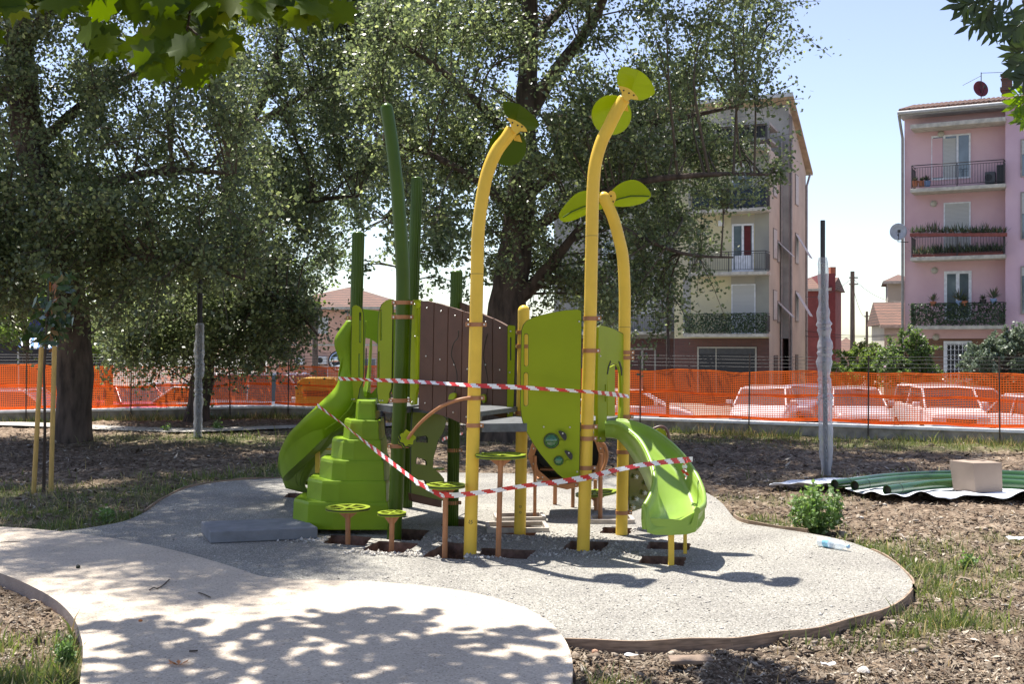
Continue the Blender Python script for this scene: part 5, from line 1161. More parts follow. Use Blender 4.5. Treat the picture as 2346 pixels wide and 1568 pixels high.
# ================================================================ CARS AND STREET THINGS BEHIND THE NETTING
SZ = -1.2
def car_paint(name, c): return mat(name, c, .25, var=.02, coat=.8)
M_tyre = mat('tyre', (.02, .02, .02), .8); M_rim = mat('wheel_rim', (.45, .46, .48), .3, metal=.8); M_win = mat('car_glass', (.03, .035, .04), .15, spec=.6)
M_lampg = mat('headlamp_glass', (.6, .62, .65), .1, coat=1); M_tail = mat('tail_lamp', (.45, .02, .02), .2, coat=1)
def car(x, Y, L, Wd, H, yaw, paint, lab, kind='hatch'):
    """nose points along -y before turning by yaw; x is the pixel of its centre"""
    cx_ = at(x, CY, Y).x; root = empty('parked_car', (cx_, Y, SZ), lab, 'car', 'cars parked along the street', rz=yaw)
    M4 = wm(root); W = lambda p: M4 @ Vector(p); h = Wd / 2
    if kind == 'van': st = [(-.5, .30, .62, .80), (-.475, .22, .92, .93), (-.40, .2, 1.02, .98), (-.30, .2, 1.08, 1), (.3, .2, 1.12, 1), (.46, .22, 1.1, .97), (.5, .3, 1.0, .90)]; cab = [(-.33, .0, .9), (-.20, 1, .82), (.40, 1, .82), (.485, .0, .9)]
    else: st = [(-.5, .34, .60, .78), (-.475, .22, .78, .92), (-.38, .2, .92, .98), (-.25, .2, 1.0, 1), (.25, .2, 1.0, 1), (.43, .22, .93, .97), (.5, .34, .78, .86)]; cab = [(-.28, .0, .9), (-.10, 1, .76), (.26, 1, .76), (.44, .0, .9)]
    vs = []; n8 = 10
    for t, z0, z1, ws in st:
        w_ = h * ws; vs += [(-w_ * .9, t * L, z0), (-w_, t * L, z0 + .1), (-w_, t * L, (z0 + z1) * .55), (-w_ * .95, t * L, z1 - .05), (-w_ * .82, t * L, z1), (w_ * .82, t * L, z1), (w_ * .95, t * L, z1 - .05), (w_, t * L, (z0 + z1) * .55), (w_, t * L, z0 + .1), (w_ * .9, t * L, z0)]
    fs = [(i * n8 + j, i * n8 + (j + 1) % n8, (i + 1) * n8 + (j + 1) % n8, (i + 1) * n8 + j) for i in range(len(st) - 1) for j in range(n8)] + [tuple(range(n8)), tuple(range((len(st)) * n8 - 1, (len(st) - 1) * n8 - 1, -1))]
    mb = MB(); mb.mesh([W(v) for v in vs], fs, 0, True); body = mb.build('body', paint, root)
    bm = bmesh.new(); bm.from_mesh(body.data); bmesh.ops.recalc_face_normals(bm, faces=bm.faces); bm.to_mesh(body.data); bm.free()
    md = body.modifiers.new('bevel', 'BEVEL'); md.width = .06; md.segments = 3; md.limit_method = 'ANGLE'; md.angle_limit = R(14)
    zb = lambda t: np.interp(t, [s[0] for s in st], [s[2] for s in st]) - .02
    # cabin: glass block with painted roof and pillars
    (t0, _, w0), (t1, _, w1), (t2, _, w2), (t3, _, w3) = cab
    base = [(-h * w0, t0 * L, zb(t0)), (h * w0, t0 * L, zb(t0)), (h * w3, t3 * L, zb(t3)), (-h * w3, t3 * L, zb(t3))]; top = [(-h * w1, t1 * L, H - .06), (h * w1, t1 * L, H - .06), (h * w2, t2 * L, H - .06), (-h * w2, t2 * L, H - .06)]
    mb = MB(); mb.mesh([W(v) for v in base + top], [(0, 1, 5, 4), (1, 2, 6, 5), (2, 3, 7, 6), (3, 0, 4, 7), (4, 5, 6, 7)]); mb.build('windows', M_win, root)
    mb = MB(); rf = [(-h * w1, t1 * L - .03, H - .06), (h * w1, t1 * L - .03, H - .06), (h * w2, t2 * L + .03, H - .06), (-h * w2, t2 * L + .03, H - .06)]; rt = [(x_ * .88, y_ * .94 + (t1 + t2) / 2 * L * .06, H) for x_, y_, _ in rf]
    mb.mesh([W(v) for v in rf + rt], [(3, 2, 1, 0), (0, 1, 5, 4), (1, 2, 6, 5), (2, 3, 7, 6), (3, 0, 4, 7), (4, 5, 6, 7)])
    for a_, b_ in list(zip(base, top)) + [((s * h * .94, (t0 * .35 + t3 * .65) * L * 0 + .08 * L, zb(.1)), (s * h * .77, .08 * L, H - .06)) for s in (-1, 1)]: mb.tube([W(a_), W(b_)], .035, 6)
    mb.build('roof', paint, root)
    for sx in (-1, 1):
        for ty in (-.32, .31):
            mb = MB(); c_ = Vector((sx * (h - .10), ty * L, .31)); mb.tube([W(c_ - Vector((sx * .1, 0, 0))), W(c_ + Vector((sx * .105, 0, 0)))], .31, 24); w_ = mb.build('tyre', M_tyre, root)
            mb = MB(); mb.tube([W(c_ + Vector((sx * .1, 0, 0))), W(c_ + Vector((sx * .115, 0, 0)))], .20, 18)
            mb.build('rim', M_rim, w_)
        mb = MB(); mb.box(W((sx * h * .70, -.485 * L, st[1][2] - .16)), (.34 * h * 1.2, .14, .15), rz=yaw); mb.build('headlight', M_lampg, root, bevel=.03)
        mb = MB(); mb.box(W((sx * h * .80, .485 * L, st[-2][2] - .15)), (.22, .14, .22), rz=yaw); mb.build('tail_light', M_tail, root, bevel=.02)
        mb = MB(); mb.box(W((sx * (h + .09), (t0 + .07) * L, zb(t0) + .10)), (.2, .12, .14), rz=yaw); mb.build('mirror', paint, root, bevel=.03)
    mb = MB(); mb.box(W((0, -.492 * L, st[1][2] - .20)), (h * .95, .06, .12), rz=yaw); mb.build('grille', M_black, root, bevel=.01)
    mb = MB(); mb.box(W((0, -.495 * L, .42)), (h * 1.25, .08, .12), rz=yaw); mb.build('intake', M_black, root, bevel=.01)
    mb = MB(); mb.box(W((0, -.505 * L, .52)), (.5, .03, .11), rz=yaw); mb.build('number_plate', M_white, root)
    return root
P_white = car_paint('paint_white', (.78, .79, .80)); P_silver = car_paint('paint_silver', (.50, .52, .55)); P_red = car_paint('paint_red', (.45, .03, .03)); P_blue = car_paint('paint_blue_grey', (.20, .24, .32)); P_grey = car_paint('paint_grey', (.42, .44, .48))
car(2150, 34.0, 4.2, 1.76, 1.66, -.06, P_white, 'tall white car facing the netting, near the right edge', 'van')
car(2182, 36.2, 3.9, 1.66, 1.52, -1.50, P_grey, 'light grey hatchback seen side on, right of the tall white car')
car(2395, 31.0, 4.0, 1.7, 1.5, .1, P_silver, 'pale car mostly cut off by the right edge of the picture')
car(1957, 36.0, 4.3, 1.78, 1.52, -.15, P_silver, 'silver car parked right behind the wrapped lamp pole')
car(1752, 36.5, 4.4, 1.80, 1.52, -.34, P_white, 'white car facing left of the wrapped lamp pole, below the apartment balconies')
car(1842, 40.0, 4.2, 1.75, 1.45, -.5, P_blue, 'dark blue grey car behind and right of the white one')
car(1440, 36, 4.1, 1.75, 1.45, 1.45, P_white, 'white car partly hidden by the right tall yellow posts')
car(620, 37.0, 4.9, 1.95, 1.95, 1.35, P_white, 'white van seen side on behind the netting, left of the yellow container', 'van')
car(755, 39.0, 4.2, 1.75, 1.45, .3, P_silver, 'pale car just left of the left slide, behind the container')
car(490, 38.0, 4.3, 1.75, 1.50, 1.4, P_silver, 'silver car behind the middle tree trunk')
car(300, 38.5, 4.2, 1.75, 1.48, .7, P_red, 'red car parked behind the netting between the two left trees')
car(395, 41, 4.2, 1.75, 1.5, .5, P_grey, 'grey car behind the hanging branches, right of the red one')
car(45, 33.0, 4.4, 1.78, 1.60, 1.57, P_white, 'white car seen side on at the left edge behind the netting')
# textile / waste container
M_cont = mat('container_yellow', (.62, .38, .04), .5, var=.08); c0 = at(735, 0, 31.5); wc = empty('waste_container', (c0.x, 31.5, SZ), 'yellow waste container with rounded lid and green base behind the netting', 'container')
mb = MB(); zt = at(0, 866, 31.5).z; h_ = zt - SZ; pr = [(-.62, .35), (.62, .35), (.62, h_ - .3), (.56, h_ - .1), (.42, h_), (-.42, h_), (-.56, h_ - .1), (-.62, h_ - .3)]
vs = [(c0.x + a, 31.5 - .5, SZ + b) for a, b in pr] + [(c0.x + a, 31.5 + .5, SZ + b) for a, b in pr]; mb.mesh(vs, [tuple(range(8)), tuple(range(15, 7, -1))] + [(i, 8 + i, 8 + (i + 1) % 8, (i + 1) % 8) for i in range(8)]); mb.build('body', M_cont, wc, bevel=.03)
mb = MB(); mb.box((c0.x, 31.5, SZ + .19), (1.1, .9, .34)); mb.build('base', mat('container_green', (.05, .22, .07), .5), wc); mb = MB(); mb.box((c0.x, 30.98, SZ + h_ - .42), (.8, .06, .16)); mb.build('slot', M_black, wc)
# convex mirror on a post, road sign, striped awning, utility poles
mr0 = at(777, 828, 42); rt = empty('traffic_mirror', (mr0.x, 42, SZ), 'round convex traffic mirror on a post before the salmon house', 'mirror')
mb = MB(); mb.tube([(mr0.x, 42, SZ), (mr0.x, 42, mr0.z)], .04, 8); mb.build('post', M_rust, rt); mb = MB(); mb.tube([mr0, mr0 + Vector((0, -.06, 0))], .40, 28); mb.build('rim', M_blackm, rt); mb = MB(); mb.dome(mr0 + Vector((0, -.06, 0)), (0, -1, 0), .36, .08, 28); mb.build('mirror_face', mat('mirror_glass', (.5, .52, .55), .05, metal=1), rt)
s1 = at(84, 748, 31); rs_ = empty('road_sign', (s1.x, 31, SZ), 'round blue road sign half hidden by the sapling', 'sign'); mb = MB(); mb.tube([(s1.x + .1, 31.03, SZ), (s1.x + .1, 31.03, s1.z)], .03, 8); mb.build('post', M_rim, rs_); mb = MB(); mb.tube([s1, s1 - Vector((0, .02, 0))], .2, 28); mb.build('plate', mat('sign_blue', (.01, .02, .22), .5), rs_)
M_awb = mat('awning_blue', (.05, .16, .42), .7); aw = empty('awning', (at(110, 0, 41).x, 41, SZ), 'blue and white striped awning over a dark shopfront at the left', 'awning')
mb = MB()
for k in range(22):
    x0, x1 = 40 + k * 7.5, 40 + (k + 1) * 7.5; mb.poly([at(x0, 797, 39.6), at(x1, 797, 39.6), at(x1 + 2, 775, 42), at(x0 + 2, 775, 42)], k % 2); mb.poly([at(x0, 800.5, 39.62), at(x1, 800.5, 39.62), at(x1, 797, 39.62), at(x0, 797, 39.62)], k % 2)
mb.build('canopy', [M_awb, M_white], aw); mb = MB()
for x in (42, 120, 200): mb.tube([at(x, 797, 39.62), (at(x, 797, 39.62).x, 39.62, SZ)], .03, 6)
mb.build('post', M_rim, aw)
mb = MB(); q = at(0, 0, 43); mb.box(((at(-300, 0, 43).x + at(235, 0, 43).x) / 2, 43.3, (SZ + at(0, 772, 42).z) / 2), (at(235, 0, 43).x - at(-300, 0, 43).x, 1.2, at(0, 772, 42).z - SZ)); thing_mesh(mb, 'kiosk', mat('dark_shop_wall', (.04, .035, .035), .8), 'low dark shopfront behind the striped awning at the left', 'kiosk')
M_util = mat('utility_wood', (.16, .12, .09), .9, var=.3, vscale=6, stretch=(4, 4, .5))
def upole(x, ytop, Y, r, lab, arms=()):
    t_ = at(x, ytop, Y); root = empty('utility_pole', (t_.x, Y, SZ), lab, 'pole', 'utility poles along the street'); mb = MB(); mb.tube([(t_.x, Y, SZ - .1), t_], [r, r * .75], 10); mb.build('pole', M_util, root)
    mb = MB()
    for z in arms: mb = MB(); mb.box((t_.x, Y - r - .03, t_.z - z), (.4, .05, .06)); mb.build('crossarm', M_util, root)
    return t_
u1 = upole(1953, 622, 52, .13, 'thick wooden utility pole in the gap between the red house and the pink block', (.3, .6)); u2 = upole(1986, 714, 70, .10, 'thinner utility pole farther back right of the thick one', (.3,)); u3 = upole(722, 690, 46, .14, 'utility pole in front of the salmon house, left of the slide', (.4,)); u4 = upole(2010, 775, 85, .09, 'small distant utility pole left of the tile roofed house')
def wire(a, b, sag, lab, r=.012):
    mb = MB(); mb.tube([a.lerp(b, k / 12) - Vector((0, 0, sag * 4 * (k / 12) * (1 - k / 12))) for k in range(13)], r, 4); thing_mesh(mb, 'overhead_wire', M_blackm, lab, 'wire', 'overhead wires between the poles', smooth=True)
wire(u1 - Vector((0, 0, .3)), at(1845, 680, 60), .3, 'overhead wire from the thick pole to the flats'); wire(u1 - Vector((0, 0, .3)), at(2085, 690, 50), .4, 'overhead wire from the thick pole to the pink block'); wire(u1 - Vector((0, 0, .6)), u2 - Vector((0, 0, .3)), .5, 'overhead wire between the thick and the thinner pole'); wire(at(1845, 758, 58), at(2090, 762, 50), .2, 'lower overhead wire crossing the gap between the blocks'); wire(at(1845, 771, 58), at(2090, 766, 50), .1, 'lowest overhead wire crossing the gap between the blocks')
# ================================================================ BUILDINGS
M_frameW = mat('window_frame_white', (.70, .71, .72), .5); M_pane = mat('window_pane', (.10, .13, .15), .05, spec=.9, coat=.6, var=.3, vscale=1.2); M_shut = brickmat('roller_shutter', (.50, .50, .47), (.47, .47, .44), (.28, .28, .26), 50, .055, .006, .6)
M_dkhole = mat('dark_opening', (.015, .016, .018), .5); M_slab = mat('balcony_concrete', (.46, .43, .36), .85, var=.2, vscale=5, bump=.2, bscale=30); M_rail = mat('iron_rail', (.03, .028, .028), .5); M_pipe_w = mat('downpipe', (.30, .29, .27), .5)
M_tile = brickmat('roof_tiles', (.22, .11, .075), (.15, .085, .06), (.05, .035, .03), .22, .16, .02, .9); M_terra = mat('terracotta', (.38, .14, .07), .8)
def stain(c, c2, **k): return mat('plaster', c, .92, col2=c2, vscale=.8, detail=9, lo=.30, hi=.62, bump=.25, bscale=12, **k)
def rect(vp, parent, name, x0, y0, x1, y1, m, th, off, bevel=0, lab=None):
    mb = MB(); u0, z1 = vp.px(x0, y0, 0); u1, z0 = vp.px(x1, y1, 0); u1b = u1; vp.boxuz(mb, u0, z0, u1, z1, th, off); o = mb.build(name, m, parent, bevel)
    if lab: o['label'] = lab
    return o
def window(vp, root, x0, y0, x1, y1, kind='pane', leaves=2, fw=.05, rec=.0, fm=None, shut=None, name='window', proj=0.0):
    """a framed window: frame is the window itself, pane and shutter its pieces"""
    u0, z1 = vp.px(x0, y0, proj); u1, z0 = vp.px(x1, y1, proj); fm = fm or M_frameW; mb = MB(); o_ = .035 + proj
    B = lambda a, b, c, d: vp.boxuz(mb, a, b, c, d, .07, o_)
    B(u0, z0, u0 + fw, z1); B(u1 - fw, z0, u1, z1); B(u0 + fw, z1 - fw, u1 - fw, z1); B(u0 + fw, z0, u1 - fw, z0 + fw)
    for k in range(1, leaves): um = u0 + (u1 - u0) * k / leaves; B(um - fw * .6, z0 + fw, um + fw * .6, z1 - fw)
    w = mb.build(name, fm, root)
    mb = MB(); zs = z1 if shut is None else z1 - (z1 - z0) * shut; 
    if kind != 'shutter': vp.boxuz(mb, u0 + fw * .5, z0 + fw * .5, u1 - fw * .5, zs - .01, .02, .012 + proj); mb.build('pane', M_pane if kind == 'pane' else M_dkhole, w)
    if shut or kind == 'shutter':
        mb = MB(); vp.boxuz(mb, u0 + fw * .4, z0 if kind == 'shutter' else zs, u1 - fw * .4, z1 - fw * .4, .02, .022 + proj); mb.build('shutter', M_shut, w)
    return w
def balcony(vp, root, u0, u1, z, depth, face='bars', rh=1.0, lab=None, m=None, front_off=0.0, scr=None, step=.11):
    """slab projecting `depth` in front of the wall, with railing"""
    mb = MB(); vp.boxuz(mb, u0, z - .16, u1, z, depth + .02, depth); b = mb.build('balcony', m or M_slab, root, bevel=.015)
    if lab: b['label'] = lab
    mb = MB(); uo0, uo1 = u0 + .06, u1 - .06; d = depth - .05
    P = lambda u, zz, o: vp.w(u, zz, o)
    for zz in (z + rh, z + rh - .1, z + .1):
        mb.tube([P(uo0, zz, .02), P(uo0, zz, d), P(uo1, zz, d), P(uo1, zz, .02)], .02 if zz > z + rh - .05 else .012, 5)
    L = uo1 - uo0
    for k in range(int(L / step) + 1): mb.tube([P(uo0 + k * step, z + .1, d), P(uo0 + k * step, z + rh - .1, d)], .008, 4)
    for uu in (uo0, uo1):
        for k in range(int(d / step)): mb.tube([P(uu, z + .1, k * step), P(uu, z + rh - .1, k * step)], .008, 4)
    for uu in (uo0, (uo0 + uo1) / 2, uo1): mb.tube([P(uu, z, d), P(uu, z + rh, d)], .022, 5)
    mb.build('railing', M_rail, b)
    if scr:
        mb = MB(); vp.boxuz(mb, uo0, z + .08, uo1, z + rh - .02, .015, d - .03); 
        mb.mesh([P(uo0 + .03, z + .08, .05), P(uo0 + .03, z + .08, d - .05), P(uo0 + .03, z + rh, d - .05), P(uo0 + .03, z + rh, .05)], [(0, 1, 2, 3)])
        mb.mesh([P(uo1 - .03, z + .08, .05), P(uo1 - .03, z + .08, d - .05), P(uo1 - .03, z + rh, d - .05), P(uo1 - .03, z + rh, .05)], [(0, 1, 2, 3)]); mb.build('screen', scr, b)
    return b
M_ivy = leafmat('screen_leaves', (.03, .05, .025), (.09, .13, .07), .25, .5, .4, c3=(.20, .26, .18))
def ivy(vp, b, u0, u1, z0, z1, o, n, s=.09):
    U = rng.uniform(u0, u1, n); Z = rng.uniform(z0, z1, n); c = np.array([tuple(vp.w(u, z, o)) for u, z in zip(U, Z)]); leaf_obj('leafy_screen', leaves_np(c, s, .025, .2, .8), M_ivy, b)
def gable_tiles(mb, A, B, C, D, th=.12):
    """a tiled slope A,B (eave) to C,D (ridge) with thickness"""
    n_ = (B - A).cross(D - A).normalized() * th; n_ = n_ if n_.z > 0 else -n_
    mb.mesh([A, B, C, D] + [q + n_ for q in (A, B, C, D)], [(0, 1, 5, 4), (1, 2, 6, 5), (2, 3, 7, 6), (3, 0, 4, 7), (4, 5, 6, 7), (3, 2, 1, 0)])
M_awn = M_slab
# ---------------- pink block
pY0 = 50.0; A_ = at(2072, CY, pY0); dirv = Vector((math.cos(R(-28)), math.sin(R(-28)), 0)); Bp = A_ + dirv * 10
vp = VP((A_.x, A_.y), (Bp.x, Bp.y)); pk = empty('apartment_block', (A_.x, A_.y, SZ), 'pink block of flats with three balconies and brown tiled roof at the right edge', 'apartment block')
M_pink = stain((.66, .45, .46), (.59, .38, .40)); U = lambda x, off=0: vp.px(x, 600, off)[0]; Zf = lambda x, y, off=0: vp.px(x, y, off)[1]
uR = U(2306); zE = Zf(2080, 270); uEnd = uR + 9
mb = MB(); vp.boxuz(mb, 0, SZ + 2.9 + .2, uR, zE, 11, 0); mb.build('wall', M_pink, pk)
mb = MB(); vp.boxuz(mb, uR + .002, SZ + 3.1, uEnd, zE + .0, 11.5, .6); mb.build('wall', stain((.64, .46, .52), (.57, .39, .46)), pk)
M_brickb = brickmat('brown_brick', (.22, .11, .065), (.17, .085, .05), (.12, .08, .06), .25, .075, .008)
mb = MB(); vp.boxuz(mb, .02, SZ, uR, SZ + 3.098, 10.9, -.02); vp.boxuz(mb, uR + .004, SZ, uEnd, SZ + 3.098, 11.4, .58); mb.build('ground_floor_wall', M_brickb, pk)
# roof
e0, e1, r1, r0 = vp.w(-.10, zE + .05, .9), vp.w(uEnd, zE + .05, .9), vp.w(uEnd, zE + 1.0, -3.2), vp.w(-.10, zE + 1.0, -3.2)
f0, f1 = vp.w(-.10, zE + .05, -11.5), vp.w(uEnd, zE + .05, -11.5)
mb = MB(); gable_tiles(mb, e0, e1, r1, r0); gable_tiles(mb, f0, f1, r1, r0)
rows_ = 40
for k in range(rows_ * 2 + 16):
    u = -.04 + k * .20
    if u < uEnd: mb.tube([vp.w(u, zE + .19, .92), vp.w(u, zE + 1.14, -3.2)], .07, 6)
mb.build('roof', M_tile, pk)
mb = MB(); mb.tube([vp.w(-.13, zE + .06, .98), vp.w(uEnd, zE + .06, .98)], .085, 8); vp.boxuz(mb, -.10, zE - .06, uEnd, zE + .02, 1.2, .88); mb.mesh([vp.w(-.105, zE + .0, .9), vp.w(-.105, zE + 1.05, -3.2), vp.w(-.105, zE + .0, -3.2)], [(0, 1, 2)]); mb.build('gutter', mat('gutter_tin', (.42, .42, .41), .5), pk)
mb = MB(); mb.tube([vp.w(-.09, zE + .0, .9), vp.w(-.07, zE - .9, .05), vp.w(-.07, SZ, .05)], .06, 8); mb.build('downpipe', M_pipe_w, pk)
# balcony canopy under the eave
u0, u1 = U(2086, 1.0), U(2304, 1.0)
mb = MB(); zc = Zf(2083, 293, 1.1); vp.boxuz(mb, u0, zc - .05, u1, zc + .14, 1.1, 1.1); mb.build('canopy', M_awn, pk, bevel=.02)
zb1, zb2, zb3 = Zf(2200, 426, 1.1), Zf(2200, 586, 1.1), Zf(2200, 746, 1.1)
b1 = balcony(vp, pk, u0, u1, zb1, 1.1, rh=1.0, lab='top balcony with open railing'); b2 = balcony(vp, pk, u0, u1, zb2, 1.1, rh=.95, lab='middle balcony full of potted succulents'); b3 = balcony(vp, pk, u0, u1, zb3, 1.1, rh=.95, lab='lowest balcony with leafy screen')
ivy(vp, b3, u0, u1, zb3 + .03, zb3 + .95, 1.1, 2600); ivy(vp, b3, u0, u0 + .1, zb3 + .03, zb3 + .95, .6, 300)
window(vp, pk, 2134, 312, 2224, 408, leaves=3, fw=.07); rect(vp, pk, 'shutter', 2162, 318, 2190, 406, M_shut, .02, .045); rect(vp, pk, 'open_leaf', 2136, 318, 2160, 406, M_pink, .02, .045)
window(vp, pk, 2162, 465, 2224, 572, kind='shutter', leaves=1, fw=.06); window(vp, pk, 2163, 622, 2226, 735, leaves=2, fw=.12)
window(vp, pk, 2162, 782, 2226, 880, kind='dark', leaves=1, fw=.14); mb = MB(); ug0, zg1 = vp.px(2170, 786); ug1, zg0 = vp.px(2224, 878)
for k in range(7): u = ug0 + (ug1 - ug0) * k / 6; mb.tube([vp.w(u, zg0, .08), vp.w(u, zg1, .08)], .014, 5)
for z in np.linspace(zg0 + .25, zg1 - .2, 4):
    for k in range(6):
        u = ug0 + (ug1 - ug0) * (k + .5) / 6; mb.tube([vp.w(u + .08 * math.cos(a), z + .12 * math.sin(a), .085) for a in np.linspace(0, 2 * PI, 9)], .010, 4)
mb.build('security_grille', M_white, pk)
for y0, y1, sh in ((224 + 155, 258 + 225, .4), (440, 548, .45), (610, 720, .2)): 
    window(VP(tuple(vp.w(0, 0, .62).xy), tuple(vp.w(5, 0, .62).xy)), pk, 2338, y0 - 60 if y0 < 400 else y0, 2385, y1 - 80 if y0 < 400 else y1, shut=sh, leaves=2, fm=mat('brown_frame', (.30, .25, .22), .6))
for x, y in ((2156, 292 + 15), (2139, 467), (2141, 620), (2144, 773)): 
    mb = MB(); q = vp.w(*vp.px(x, y), .0); mb.dome(q, vp.n, .15, .14, 16); mb.build('wall_lamp', mat('lamp_glass', (.45, .43, .36), .3), pk)
# things on the balconies: air unit, planters, pots
M_ac = mat('ac_unit', (.08, .085, .09), .5)
def ac(vpx, x0, y0, x1, y1, off, m, lab, parent=None):
    (u0_, z1_), (u1_, z0_) = vpx.px(x0, y0, off), vpx.px(x1, y1, off); q = vpx.w((u0_ + u1_) / 2, z0_, off - .2); root = empty('air_conditioner', q, lab, 'air conditioner'); mb = MB(); vpx.boxuz(mb, u0_, z0_, u1_, z1_, .35, off); mb.build('case', m, root, bevel=.02)
    r = min(u1_ - u0_, z1_ - z0_) * .36; c_ = vpx.w(u0_ + (u1_ - u0_) * .36, (z0_ + z1_) / 2, off + .004); mb = MB(); mb.tube([c_, c_ + vpx.n * .012], r, 20); mb.build('fan_grille', M_black, root)
    mb = MB(); vpx.boxuz(mb, u0_ + .05, z0_ - .06, u0_ + .12, z0_, .3, off - .02); vpx.boxuz(mb, u1_ - .12, z0_ - .06, u1_ - .05, z0_, .3, off - .02); mb.build('bracket', M_rail, root)
ac(vp, 2256, 394, 2280, 419, .7, M_ac, 'dark air conditioner on the top pink balcony'); mb = MB(); q0 = vp.px(2283, 378, .8); q1 = vp.px(2302, 418, .8); vp.boxuz(mb, q0[0], q1[1], q1[0], q0[1], .4, .8); thing_mesh(mb, 'storage_cabinet', M_black, 'black plastic cabinet at the right end of the top pink balcony', 'cabinet', bevel=.02)
M_succ = leafmat('succulents', (.035, .06, .035), (.10, .13, .07), .15, .5, .4, c3=(.22, .10, .08))
def pot(vpx, x, ybase, off, w, h, pm, lab, ph=.3, nl=40, spiky=True, lm=None):
    u, z = vpx.px(x, ybase, off); q = vpx.w(u, z, off); root = empty('potted_plant', q, lab, 'potted plant', 'potted plants on the pink block balconies')
    mb = MB(); mb.tube([q, q + Vector((0, 0, h))], [w * .38, w * .5], 12); mb.build('pot', pm, root); nn_ = nl; a = rng.uniform(0, 2 * PI, nn_); e = rng.uniform(.2, 1.3, nn_); L = ph * rng.uniform(.6, 1.1, nn_)
    c_ = np.array(q + Vector((0, 0, h))); tip = c_ + np.stack([np.cos(a) * np.cos(e) * L, np.sin(a) * np.cos(e) * L, np.sin(e) * L], -1); sd = np.stack([-np.sin(a), np.cos(a), 0 * a], -1) * (.016 + .1 * ph * .3)
    V = np.stack([c_ + 0 * tip, c_ + (tip - c_) * .5 + sd, tip, c_ + (tip - c_) * .5 - sd], 1).reshape(-1, 3); leaf_obj('foliage', V, lm or M_succ, root)
M_pb = mat('blue_pot', (.18, .26, .42), .6)
for x, y, pm, lab, ph in ((2138, 697 + 5, M_terra, 'spiky plant in a terracotta pot on the left of the lowest pink balcony', .42), (2197, 700, M_pb, 'tall thin plant in a blue pot before the lowest balcony door', .6), (2210, 701, M_terra, 'plant in a wide terracotta pot before the lowest balcony door', .35), (2252, 697, M_black, 'red flowering plant on the lowest pink balcony', .25), (2276, 695, M_pb, 'drooping dragon plant in a grey blue pot on the lowest pink balcony', .55)): pot(vp, x, y, 1.0, .28, .2, pm, lab, ph)
for x, y, pm, lab, ph in ((2096, 428, M_terra, 'small plant in a terracotta pot at the left end of the top pink balcony', .25), (2112, 428, M_terra, 'low green plant in the second pot of the top pink balcony', .2), (2124, 428, M_pb, 'plant in a bright blue tub on the top pink balcony', .35)): pot(vp, x, y, .8, .3, .25, pm, lab, ph)
k = 0
for x in np.linspace(2096, 2296, 11):
    lab_ = ['leftmost', 'second', 'third', 'fourth', 'fifth', 'middle', 'seventh', 'eighth', 'ninth', 'tenth', 'rightmost'][k]; k += 1
    u, z = vp.px(x, 545 - 4, 1.1); q = vp.w(u, z, 1.12); root = empty('planter_box', q, lab_ + ' red trough of succulents counted along the rail of the middle pink balcony', 'planter', 'red troughs on the middle pink balcony rail'); mb = MB(); vp.boxuz(mb, u - .19, z - .02, u + .19, z + .12, .2, 1.22); mb.build('trough', mat('red_trough', (.22, .06, .045), .7), root, bevel=.01)
    n_ = 50; c_ = np.array([tuple(vp.w(u + rng.uniform(-.18, .18), z + .12, 1.12)) for _ in range(n_)]); a = rng.uniform(0, 2 * PI, n_); e = rng.uniform(.5, 1.5, n_); L = rng.uniform(.12, .42 if k % 3 else .6, n_); tip = c_ + np.stack([np.cos(a) * np.cos(e) * L, np.sin(a) * np.cos(e) * L, np.sin(e) * L], -1); sd = np.stack([-np.sin(a), np.cos(a), 0 * a], -1) * .025
    leaf_obj('foliage', np.stack([c_, (c_ + tip) / 2 + sd, tip, (c_ + tip) / 2 - sd], 1).reshape(-1, 3), M_succ, root)
mb = MB(); n_ = 900; U_ = rng.uniform(u0 + .1, u1 - .1, n_); c_ = np.array([tuple(vp.w(u, zb2 + .12, rng.uniform(.6, 1.0))) for u in U_]); a = rng.uniform(0, 2 * PI, n_); e = rng.uniform(.6, 1.5, n_); L = rng.uniform(.15, .55, n_); tip = c_ + np.stack([np.cos(a) * np.cos(e) * L, np.sin(a) * np.cos(e) * L, np.sin(e) * L], -1); sd = np.stack([-np.sin(a), np.cos(a), 0 * a], -1) * .022
o = leaf_obj('succulents', np.stack([c_, (c_ + tip) / 2 + sd, tip, (c_ + tip) / 2 - sd], 1).reshape(-1, 3), M_succ); tag(o, 'mass of succulents standing on the floor of the middle pink balcony', None, None, 'stuff')
mb = MB(); vp.boxuz(mb, u0 + .08, zb2 + .003, u1 - .08, zb2 + .14, .4, 1.0); thing_mesh(mb, 'planter_box', mat('red_trough', (.22, .06, .045), .7), 'long red trough on the floor of the middle pink balcony', 'planter', bevel=.01)
